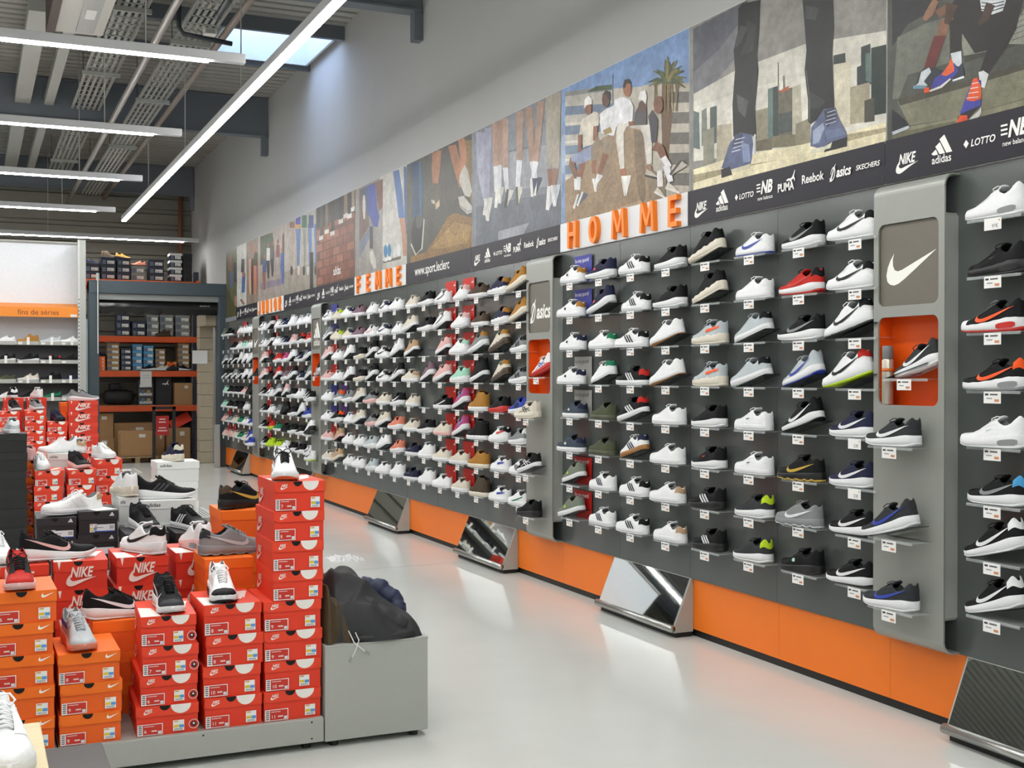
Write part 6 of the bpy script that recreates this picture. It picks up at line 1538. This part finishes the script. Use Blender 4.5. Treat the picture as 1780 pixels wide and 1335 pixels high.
tag(ob('black_pipe', MB().tube([(.9, 9.9, 4.70), (1.8, 9.9, 4.70), (1.9, 9.92, 4.69), (1.95, 10.0, 4.68), (1.96, 10.6, 4.68)], .03, 8).mesh('black_pipe', True), M_dark), 'dark bent pipe crossing under the near cable tray', 'pipe')
tag(ob('black_pipe', MB().tube([(1.72, 11.2, 5.5), (1.72, 11.2, 4.72), (1.76, 11.2, 4.66), (2.2, 11.2, 4.62)], .022, 8).mesh('black_pipe', True), M_dark), 'dark drop pipe bending toward the brown pipe', 'pipe')
o = thing('junction_box', 'small white junction box on the cable tray side', 'junction box', (2.12, 11.9, 4.9))
ob('box', MB().bbox(-.06, .06, -.05, .05, -.03, .03, .006).mesh('box'), M_white, o); ob('cover', MB().bbox(-.045, .045, -.053, -.05, -.02, .02, .001).mesh('cover'), M_grey, o)
tag(ob('drain_pipe', MB().tube([(3.72, 24.12, 3.3), (3.72, 24.12, 5.3)], .04, 10).mesh('drain_pipe', True), M('rust_pipe', '7c4a30', .7)), 'rust brown vertical pipe on the far cladding wall', 'pipe')

# ------------------------------------------------------------------ dock portal
o = thing('dock_portal', 'dark teal-grey portal frame around the storage opening', 'portal')
PY0, PY1 = 20.45, 20.75
ob('left_post', MB().bbox(1.71, 1.87, PY0, PY1, 0, 3.08, .008).mesh('left_post'), M_teal, o)
ob('right_post', MB().bbox(3.79, 3.95, PY0, PY1, 0, 3.08, .008).mesh('right_post'), M_teal, o)
ob('header', MB().bbox(1.71, 3.95, PY0 - .01, PY1, 2.88, 3.09, .008).mesh('header'), M_teal, o)
ob('inner_header', MB().bbox(1.87, 3.79, PY0 + .05, PY1, 2.78, 2.88, .004).mesh('inner_header'), M('galva_grey', '8b8f8e', .4, .3), o)
# rolled black curtain
b = MB(); k = 48
P0 = []
for i in range(k + 1):
    x = 1.88 + (3.78 - 1.88) * i / k
    sag = .05 * math.sin(i * .9) + .03 * noise.noise((i * .7, 3, 1)) if i < k * .55 else 0
    P0.append((x, sag))
for r_ in range(8):
    for i in range(k + 1):
        x, s_ = P0[i]; a = r_ / 7
        b.v.append((x, PY0 + .12 - .05 * math.sin(a * 3.14) + .02 * s_, 2.78 - a * (.22 + .35 * s_ * (a > .3)) ))
for r_ in range(7):
    for i in range(k): a = r_ * (k + 1) + i; b.f.append((a, a + 1, a + k + 2, a + k + 1))
ob('rolled_curtain', b.mesh('rolled_curtain', True), M('black_plastic', '141414', .25, 0, .1, 20), o)
ob('curtain_print', Flat().text('c8c8c8', 'dynamicroll', 1.6, 2.7, .035).mesh('curtain_print'), INK, o, (1.88, PY0 + .06, 0), FRONTROT)
tag(ob('guide_strip', MB().box(1.60, 1.69, 20.42, 20.47, 0, 2.45).mesh('guide_strip'), clear('translucent_strip', '9fb4b6', .55, .3)), 'translucent guide strip beside the portal post', 'strip')
o = thing('wire_sensor', 'white pull rod with sensor hanging in front of the portal post', 'rod', (1.845, 20.41, 0))
ob('rod', MB().tube([(0, 0, 1.9), (0, 0, 3.1)], .008, 6).mesh('rod'), M_white, o); ob('sensor', MB().tube([(0, 0, 3.08), (0, 0, 3.2)], [.03, .025], 8).mesh('sensor'), M_grey, o)
# block pier and side doorway
pier = thing('block_pier', 'concrete block pier standing between portal and storage rack', 'pier')
for i in range(12): ob('block', MB().bbox(3.63, 3.86, 21.4, 21.7, i * .2 + .002, i * .2 + .197, .006).mesh('block'), M_block, pier)
ob('lintel', MB().bbox(3.63, 3.945, 20.8, 21.7, 2.402, 2.6, .006).mesh('lintel'), M_block, pier)
tag(ob('notice_sheet', MB().box(3.5, 3.76, 21.38, 21.39, 1.75, 1.98).mesh('notice_sheet'), M_white), 'white notice sheet taped on the block pier', 'sign')
tag(ob('guard_rail', MB().bbox(3.69, 3.78, 20.3, 20.4, 0, .72, .01).mesh('guard_rail'), M_grey), 'short grey guard post at the foot of the portal', 'post')

# ------------------------------------------------------------------ storage rack
RY = 22.55
rack = thing('storage_rack', 'tall storage rack with navy uprights and orange beams', 'rack')
for x in (1.2, 3.72):
    for yy in (RY, RY + 1.0): ob('upright', MB().bbox(x, x + .09, yy, yy + .08, 0, 3.45, .006).mesh('upright'), M_rackbl, rack)
LV = [3.27, 2.26, 1.635, 1.005]
for z in LV:
    for yy in (RY - .03, RY + 1.0):
        ob('beam', MB().bbox(1.2, 3.81, yy, yy + .05, z - .115, z - .01, .006).mesh('beam'), M_rackor, rack)
    ob('end_plate', MB().box(3.76, 3.82, RY - .04, RY - .03, z - .17, z + .02).mesh('end_plate'), M_rackor, rack)
    ob('shelf_board', MB().box(1.28, 3.74, RY + .02, RY + 1.0, z - .012, z).mesh('shelf_board'), M_card, rack)
G = 'boxes on the storage rack'
def rk(kind, x0, x1, lv, n, h, ph): stack(kind, (x0 + x1) / 2, RY + .06, LV[lv], n, x1 - x0, .33, h, ph, G, jit=.003)
rk('bluew', 2.36, 2.6, 1, 3, .135, 'in the blue stack on the upper rack shelf')
rk('bluew', 2.63, 2.87, 1, 2, .135, 'in the shorter blue stack on the upper rack shelf')
rk('gry', 2.89, 3.1, 1, 3, .13, 'in the grey stack beside the shorter blue one')
rk('gry', 3.12, 3.36, 1, 3, .13, 'in the grey stack behind a brown shoe')
rk('gry', 3.40, 3.66, 1, 3, .13, 'in the last grey stack by the rack upright')
rk('norg', 1.98, 2.17, 2, 4, .062 * 1.0, 'in the flat orange stack on the middle rack shelf')
rk('kraft', 2.2, 2.41, 2, 5, .098, 'in the brown stack next to the flat orange one')
rk('bluew', 2.44, 2.62, 2, 4, .1, 'in the dark blue stack on the middle rack shelf')
rk('sky', 2.64, 2.81, 2, 4, .118, 'in the light blue stack on the middle rack shelf')
rk('sky', 2.835, 3.01, 2, 4, .112, 'in the second light blue stack on middle rack shelf')
rk('kraft', 3.04, 3.215, 2, 4, .098, 'in the brown stack behind the cream shoe')
rk('norg', 3.24, 3.42, 2, 1, .16, 'alone on the middle rack shelf')
rk('kraft', 3.44, 3.645, 2, 5, .1, 'in the brown stack at the rack upright')
for i, (x0, x1, n, k) in enumerate(((1.83, 2.08, 2, 'bluew'), (2.1, 2.35, 3, 'bluew'), (2.37, 2.6, 3, 'bluew'), (2.62, 2.86, 2, 'gry'), (2.93, 3.2, 3, 'bluew'), (3.3, 3.52, 4, 'blkw'), (3.54, 3.7, 4, 'blk'))):
    rk(k, x0, x1, 0, n, .13, ['in the end stack on the rack top by white panel', 'in the second blue stack on the rack top', 'in the third blue stack on the rack top', 'in the grey stack on the rack top', 'in the blue stack past the rust shoe on rack top', 'in the black and white stack on rack top', 'in the all-black stack on the rack top'][i])
def rack_shoe(spec, lab, x, z, yaw=0, y=RY + .04): shoe(spec, lab, (x - .14 * math.cos(yaw), y, z + .002), yaw, group='loose shoes on the storage rack', far=True, size=.85)
rack_shoe('M-mmmm', 'brown high shoe in front of grey boxes on upper rack shelf', 3.16, LV[1], A(180), RY - .0)
for x, sp, l in ((2.9, 'R-kwkk', 'black shoe in front of light blue boxes'), (3.12, 'R-cwkc', 'cream and black shoe in front of brown boxes'), (3.32, 'R-dkdd', 'charcoal shoe in front of the single orange box'), (3.55, 'Rbkwpk', 'black and pink shoe in front of end brown boxes')): rack_shoe(sp, l + ' on rack', x, LV[2], A(180 if x != 3.55 else 10), RY - .0)
rack_shoe('R-kwkk', 'white-soled shoe lying on the tall brown rack stack', 2.3, LV[2] + .49, A(180), RY + .2)
rack_shoe('C-nknn', 'navy shoe on the flat orange rack stack', 2.07, LV[2] + .25, A(0), RY + .2)
for x, sp, l in ((1.98, 'R-nknn', 'navy shoe on the end stack of the rack top'), (2.25, 'B-mkmm', 'brown boot on rack top boxes'), (2.5, 'R-tktt', 'tan shoe on rack top boxes'), ): rack_shoe(sp, l, x, LV[0] + .13 * (2 if x < 2.1 else 3), A(10), RY + .2)
rack_shoe('C-hmhh', 'rust coloured shoe on the single layer rack top stack', 2.75, LV[0] + .26, A(180), RY + .15)
# goods on the lowest shelf
o = thing('sports_bag', 'large black sports bag on the lowest rack shelf', 'bag', (2.42, RY + .35, LV[3]))
b = MB(); ks = 18
for i in range(ks + 1):
    u = -1 + 2 * i / ks; e = (1 - abs(u) ** 4) ** .25 if abs(u) < 1 else .05
    for j in range(12):
        a = 2 * math.pi * j / 12; c, s_ = math.cos(a), math.sin(a)
        b.v.append((u * .28, .16 * e * math.copysign(abs(c) ** .6, c), .14 + .14 * e * math.copysign(abs(s_) ** .6, s_) + .006 * math.sin(u * 20 + a * 2)))
for i in range(ks):
    for j in range(12): a = i * 12 + j; c = i * 12 + (j + 1) % 12; b.f.append((a, a + 12, c + 12, c))
b.f.append(tuple(range(12))); b.f.append(tuple(reversed(range(ks * 12, ks * 12 + 12))))
ob('bag_body', b.mesh('bag_body', True), M('bag_nylon', '19191b', .6, 0, .15, 30, .3), o)
ob('strap', MB().tube([(-.12, -.13, .22), (-.1, -.16, .32), (.0, -.16, .36), (.1, -.16, .32), (.12, -.13, .22)], .012, 6).mesh('strap', True), M_black, o)
ob('flap', MB().bbox(-.16, .04, -.12, .1, .27, .4, .03).mesh('flap', True), M('bag_nylon', '19191b'), o)
o = thing('gift_display', 'small stacked colour cartons beside the black sports bag', 'carton', (2.88, RY + .25, LV[3]))
for i in range(3):
    ob('carton', MB().bbox(-.13, .13, -.1, .1, i * .15, i * .15 + .148, .003).mesh('carton'), M('goggle_box_%d' % (i % 2), ['3a3c44', '54504a'][i % 2], .4), o)
    ob('carton_print', Flat().rect('c8ccd0', -.11, .02 + i * .15, .11, .07 + i * .15).disc('5a7890', -.05, .09 + i * .15, .035).disc('b8a070', .05, .09 + i * .15, .035).mesh('carton_print'), INK, o, (0, -.101, 0), FRONTROT)
o = thing('display_carton', 'black carton with a white leaping cat emblem on the rack', 'carton', (3.2, RY + .3, LV[3]))
ob('carton', MB().bbox(-.14, .14, -.12, .12, 0, .5, .004).mesh('carton'), M('black_carton', '1c1c20', .5), o)
ob('emblem', Flat().shape('e8e8e8', CAT, -.03, .36, .12, .1).mesh('emblem'), INK, o, (0, -.1215, 0), FRONTROT)
def carton(x0, x1, y0, y1, z0, z1, lab, rz=0.):
    o = thing('cardboard_carton', lab, 'carton', ((x0 + x1) / 2, (y0 + y1) / 2, z0), (0, 0, rz), 'cardboard cartons by the storage rack')
    w, d, h = (x1 - x0) / 2, (y1 - y0) / 2, z1 - z0
    ob('carton_body', MB().bbox(-w, w, -d, d, 0, h, .004).mesh('carton_body'), M_card, o)
    ob('flap_tape', MB().box(-w - .0005, w + .0005, -.025, .025, h - .06, h + .0008).mesh('flap_tape'), M('packing_tape', 'b99a6a', .3), o)
    ob('shipping_label', Flat().rect('dcdad2', .1 * w, h * .75, .5 * w, h * .88).mesh('shipping_label'), INK, o, (0, -d - .0006, 0), FRONTROT)
carton(3.38, 3.7, RY + .05, RY + .5, LV[3], LV[3] + .4, 'plain square cardboard carton on the lowest rack shelf')
carton(1.85, 2.32, RY + .1, RY + .6, 0, .42, 'lower cardboard carton under the rack by the portal')
carton(1.86, 2.31, RY + .1, RY + .6, .42, .86, 'upper cardboard carton under the rack by the portal')
carton(2.33, 3.02, RY + .2, RY + .7, 0, .68, 'wide cardboard carton behind the leaning one')
carton(2.36, 2.92, RY - .6, RY - .15, .12, .56, 'cardboard carton on the pallet in front of rack')
carton(3.03, 3.22, RY + .2, RY + .6, 0, .5, 'small cardboard carton behind the red notice')
carton(3.24, 3.66, RY + .05, RY + .6, 0, .58, 'open cardboard carton next to the rack upright')
tag(ob('red_lid', MB().box(-.2, .2, -.1, .1, 0, .01).mesh('red_lid'), Bm('red', 'dc2f1f'), None, (3.5, RY + .2, .7), (rad(60), rad(-28), 0)), 'loose red box lid on the open cardboard carton', 'lid')
o = thing('pallet', 'wooden pallet under a carton before the rack', 'pallet', (2.64, RY - .38, 0))
for i in range(4): ob('deck_board', MB().box(-.34, .34, -.27 + i * .15, -.17 + i * .15, .09, .115).mesh('deck_board'), M('pallet_wood', 'a08a68', .8, 0, .15, 20), o)
for i in range(3): ob('bearer', MB().box(-.34 + i * .3, -.26 + i * .3, -.27, .28, 0, .09).mesh('bearer'), M('pallet_wood', 'a08a68'), o)
o = thing('notice_stand', 'black floor stand carrying a red notice', 'stand', (3.02, RY - 1.0, 0))
for x in (-.15, .19): ob('post', MB().box(x - .025, x + .025, -.02, .02, 0, 1.0).mesh('post'), M_black, o)
ob('cross_bar', MB().box(-.18, .22, -.02, .02, .95, 1.0).mesh('cross_bar'), M_black, o)
F = Flat().rect('b5302c', -.12, .5, .1, .84)
for i, w in enumerate((.1, .12, 0, .12, .16)):
    if w: F.rect('e8c8c4', -.01 - w / 2, .77 - i * .05, -.01 + w / 2, .79 - i * .05)
ob('red_notice', F.mesh('red_notice'), INK, o, (0, -.022, 0), FRONTROT)
for x, z, w, h in ((2.86, 1.34, .2, .28), (1.98, 1.38, .1, .22)):
    tag(ob('paper_sign', Flat().rect('dcdcd8', -w / 2, 0, w / 2, h).rect('a8a8a8', -w * .3, h * .55, w * .3, h * .58).rect('a8a8a8', -w * .3, h * .7, w * .3, h * .73).mesh('paper_sign'), INK, None, (x, RY - .04, z), FRONTROT), 'white paper sign hanging from the rack beam' if w > .15 else 'narrow white paper sign on the rack beam by the portal', 'sign')

# ------------------------------------------------------------------ white end-of-line display unit
UY = 17.0
o = thing('display_unit', 'tall white display unit with orange fins de séries strip', 'display unit')
M_unit = M('unit_panel_white', 'dfe6ec', .5)
ob('back_panel', MB().box(-2.6, 1.31, UY + .38, UY + .42, 1.97, 3.34).mesh('back_panel'), M_unit, o)
ob('lower_panel', MB().box(-2.6, 1.31, UY + .38, UY + .42, .1, 1.97).mesh('lower_panel'), M('unit_panel_grey', '6a6c70', .5), o)
ob('side_upright', MB().box(1.31, 1.385, UY, UY + .44, 0, 3.36).mesh('side_upright'), M_grey, o)
ob('slotted_upright', MB().box(1.285, 1.312, UY - .0, UY + .05, 0, 3.36).mesh('slotted_upright'), M('upright_pale', 'c4c8c4', .4), o)
slot = MB().box(1.293, 1.304, -.002, .0, 0, .02).mesh('slot')
for i in range(28): ob('slot', slot, M_dark, o, (0, UY, 1.2 + i * .05))
ob('top_cap', MB().box(-2.6, 1.31, UY + .34, UY + .44, 3.34, 3.36).mesh('top_cap'), M_grey, o)
st = ob('title_strip', MB().prism([(UY + .02, 2.32), (UY + .38, 2.5), (UY + .38, 2.52), (UY + .0, 2.45), (UY, 2.32)], -2.6, 1.29, 0).mesh('title_strip'), M('strip_orange', 'e88a2a', .5), o)
ob('title_lettering', Flat().text('8a4a2c', 'fins de s\u00e9ries', .535, 2.35, .098, .002).rect('e4e0da', 1.19, 2.325, 1.27, 2.36).mesh('title_lettering'), INK, st, (0, UY - .002, 0), FRONTROT)
ob('base', MB().box(-2.6, 1.31, UY, UY + .4, 0, .12).mesh('base'), M_grey, o)
UZ = [1.98, 1.735, 1.475, 1.24]
for z in UZ: ob('shelf', MB().box(-2.6, 1.285, UY + .05, UY + .38, z - .03, z - .012).mesh('shelf'), M_grey, o)
UX = [.38, .665, .945, 1.2]
US = [['C-wwkww', 'M-ttkt', 'R-lwwl', 'C-wwwwr'], ['R-kwwk', 'R-kwgk', 'C-kwkrr', 'C-kkkk'], ['C-fwff', 'R-cwcc', 'M-kkkk', 'C-nwkn'], ['C-wwyw', 'R-kwyk', 'R-ekek', 'M-gwgc']]
UWD = ['top', 'second', 'third', 'lowest']
for r in range(4):
    for c in range(4):
        wh = f'{UWD[r]} shelf of white display unit, {["fourth", "third", "second", "first"][c]} from its upright'
        t = thing('shoe_tray', 'small grey shoe tray, ' + wh, 'tray', (UX[c], UY + .08, UZ[r] - .012), group='shoe trays on the white display unit')
        ob('tray_floor', MB().box(-.13, .13, -.07, .12, 0, .004).mesh('tray_floor'), M_grey, t); ob('tray_front', MB().box(-.13, .13, -.074, -.068, -.02, .028).mesh('tray_front'), M_grey, t)
        ob('price_label', Flat().rect('e0e0de', -.12, -.012, -.07, .016).mesh('price_label'), INK, t, (0, -.0745, 0), FRONTROT)
        sp = US[r][c]
        s_ = shoe(sp, shoe_label(sp, wh), (UX[c] + .135, UY + .09, UZ[r] - .006), A(180 + RN.uniform(-6, 6)), group='shoes on the white display unit', far=True, size=.84)
        if (r + c) % 2 or c == 2: ob('hang_tag', MB().box(-.02, .02, -.055, -.053, -.03, .09).mesh('hang_tag'), M_white, s_, (.16, .11, .0), (0, 0, rad(180)))

# ------------------------------------------------------------------ jackets on the bench
def jacket(name, lab, x0, x1, y0, y1, zb, hf, mat, seed, folds=1., ang=.6):
    nx, ny = 60, 54; b = MB()
    ca, sa = math.cos(ang), math.sin(ang)
    for i in range(nx + 1):
        for j in range(ny + 1):
            u, v = i / nx, j / ny
            ru = .5 + (u - .5) * (1 - .09 * math.sin(v * 7 + seed)); rv = .5 + (v - .5) * (1 - .10 * math.sin(u * 6 + seed * 2))
            x = x0 + (x1 - x0) * ru; y = y0 + (y1 - y0) * rv
            edge = min(1, min(u, 1 - u) * 9) ** .4 * min(1, min(v, 1 - v) * 9) ** .4
            w = noise.noise((u * 1.6, v * 1.6, seed)); w2 = noise.noise((u * 4, v * 4, seed + 9))
            p = (u * ca + v * sa) * 2.0 + w * .7
            ridge = .5 + .5 * math.sin(p * 6.283)             # long soft folds
            q = (-u * sa + v * ca) * 2.6 + w * 1.5 + seed
            ridge2 = .5 + .5 * math.sin(q * 6.283)
            h = (hf(u, v) + folds * (.05 * ridge ** 2 - .02 + .012 * ridge2 ** 3 + .006 * w2)) * edge
            b.v.append((x + .02 * w, y + .012 * w2 * edge, zb + max(.006, h)))
    for i in range(nx):
        for j in range(ny): a = i * (ny + 1) + j; b.f.append((a, a + ny + 1, a + ny + 2, a + 1))
    ring = [i * (ny + 1) for i in range(nx + 1)] + [nx * (ny + 1) + j for j in range(1, ny + 1)] + [i * (ny + 1) + ny for i in range(nx - 1, -1, -1)] + [j for j in range(ny - 1, 0, -1)]
    base = []
    for r_ in ring: x, y, z = b.v[r_]; base.append(len(b.v)); b.v.append((x, y, zb + .001))
    for k in range(len(ring)): k2 = (k + 1) % len(ring); b.f.append((ring[k], base[k], base[k2], ring[k2]))
    b.f.append(tuple(base))
    o = thing(name, lab, 'jacket', group='jackets on the bench')
    ob('cloth', b.mesh('cloth', True), mat, o)
    return o
ZB = .4285
def sstep(a, b, x): t = min(1, max(0, (x - a) / (b - a))); return t * t * (3 - 2 * t)
M_coat = M('coat_black', '2a2b2e', .7, 0, .12, 60, .15); M_navy = M('coat_navy', '232c48', .6, 0, .1, 60, .15); M_olv = M('coat_olive', '4a3c26', .75, 0, .15, 60, .2)
jacket('jacket', 'olive brown jacket crushed between the red stack and black jacket', 1.335, 1.45, 4.85, 5.12, ZB, lambda u, v: .2 * (1 - u) + .05, M_olv, 2.2, .6)
jn = jacket('jacket', 'navy jacket bunched behind the black one on the bench', 1.5, 1.785, 5.2, 5.58, ZB, lambda u, v: .17 * (1 - .35 * u) * (1 - .3 * v) + .02, M_navy, 5.1, .6, 1.3)
jb = jacket('jacket', 'black jacket spread over the grey bench with hanging drawstrings', 1.365, 1.745, 4.838, 5.28, ZB, lambda u, v: (.05 + .19 * (1 - sstep(.32, 1.0, u))) * (.42 + .58 * math.sin(min(1, v * 1.5) * 1.57)) + .015, M_coat, 3.7, .8, 1.1)
def sleeve(pts, rr, mat, par):
    b = MB(); n = 26; P = [Vector(p) for p in pts]; C = []; Q = []
    for i in range(n + 1):
        t = i / n * (len(P) - 1); k = min(int(t), len(P) - 2); C.append(P[k].lerp(P[k + 1], t - k)); Q.append((rr[k] + (rr[k + 1] - rr[k]) * (t - k)) * (1 + .08 * math.sin(i * .9) + .05 * math.sin(i * 2.1)))
    b.tube([tuple(c) for c in C], Q, 14); b.v = [(x, y, ZB + .004 + (z - ZB) if z > ZB + .004 else ZB + .004) for x, y, z in b.v]
    ob('sleeve', b.mesh('sleeve', True), mat, par)
sleeve([(1.47, 5.02, .60), (1.55, 4.96, .545), (1.63, 4.91, .495), (1.7, 4.885, .462)], [.03, .045, .042, .034], M_coat, jb)
sleeve([(1.62, 5.3, .58), (1.7, 5.27, .56), (1.76, 5.22, .51), (1.768, 5.17, .46)], [.04, .05, .045, .035], M_navy, jn)
ob('hem_band', MB().tube([(1.44, 4.842, .447), (1.53, 4.836, .443), (1.63, 4.835, .444), (1.72, 4.838, .45)], [.010, .015, .015, .012], 8).mesh('hem_band', True), M_coat, jb)
for p in ([(1.46, 4.842, .47), (1.47, 4.823, .44), (1.455, 4.821, .40), (1.44, 4.821, .372)], [(1.43, 4.842, .48), (1.45, 4.823, .43), (1.48, 4.821, .405), (1.495, 4.821, .392)]):
    d = ob('drawstring', MB().tube(p, .0022, 6).mesh('drawstring'), M_white, jb)
    e = Vector(p[-1]); f = (e - Vector(p[-2])).normalized()
    ob('cord_tip', MB().tube([tuple(e), tuple(e + f * .022)], .0042, 8).mesh('cord_tip'), M_metal, d)

# crumpled wrap on the floor
bm = bmesh.new(); bmesh.ops.create_grid(bm, x_segments=34, y_segments=34, size=.14)
for v in bm.verts:
    p = v.co; r = max(abs(p.x), abs(p.y)) / .14
    n = noise.noise((p.x * 28, p.y * 28, 1)); m = noise.noise((p.x * 60, p.y * 60, 7))
    v.co.z = max(.001, (.035 * (1 - r * r * .8) * (.7 + n) + .012 * m)); v.co.x += .02 * n; v.co.y += .02 * m
me = bpy.data.meshes.new('plastic_wrap'); bm.to_mesh(me); bm.free(); me.materials.append(None)
tag(ob('plastic_wrap', me, clear('crinkled_plastic', 'eef0f0', .55, .15), None, (2.84, 9.72, .001)), 'crumpled clear plastic wrap lying on the concrete floor', 'plastic wrap')

# ------------------------------------------------------------------ near table with white shoes
o = thing('wood_table', 'pale wooden table top with white shoes in the near corner', 'table')
TX, TY, TZ = .139, 2.96, .75
M_wood = M('pale_birch', 'd8c79c', .5, 0, .08, 6, 0, stretch=(1, 12, 1))
ob('table_top', MB().bbox(-1.1, TX, 2.2, TY, TZ - .03, TZ, .003).mesh('table_top'), M_wood, o)
for x in (-1.04, TX - .1):
    for y in (2.26, TY - .06): ob('leg', MB().bbox(x - .025, x + .025, y - .025, y + .025, 0, TZ - .03, .003).mesh('leg'), M_dark, o)
top_shoe('C-wwww', 'large white trainer on the wooden table corner', .045, 2.70, TZ, A(-84), size=1.05)
top_shoe('C-wwww', 'second white trainer behind the first on the wooden table', -.07, 2.72, TZ, A(-88), size=1.05)
o = thing('step_stool', 'dark grey low stool in front of the grey plinth', 'stool')
ob('seat', MB().bbox(-.1, .41, 4.0, 4.42, .22, .26, .005).mesh('seat'), M('stool_grey', '5a5c5c', .6), o)
for x in (-.06, .36):
    for y in (4.05, 4.37): ob('leg', MB().bbox(x - .02, x + .02, y - .02, y + .02, 0, .22, .003).mesh('leg'), M_dark, o)
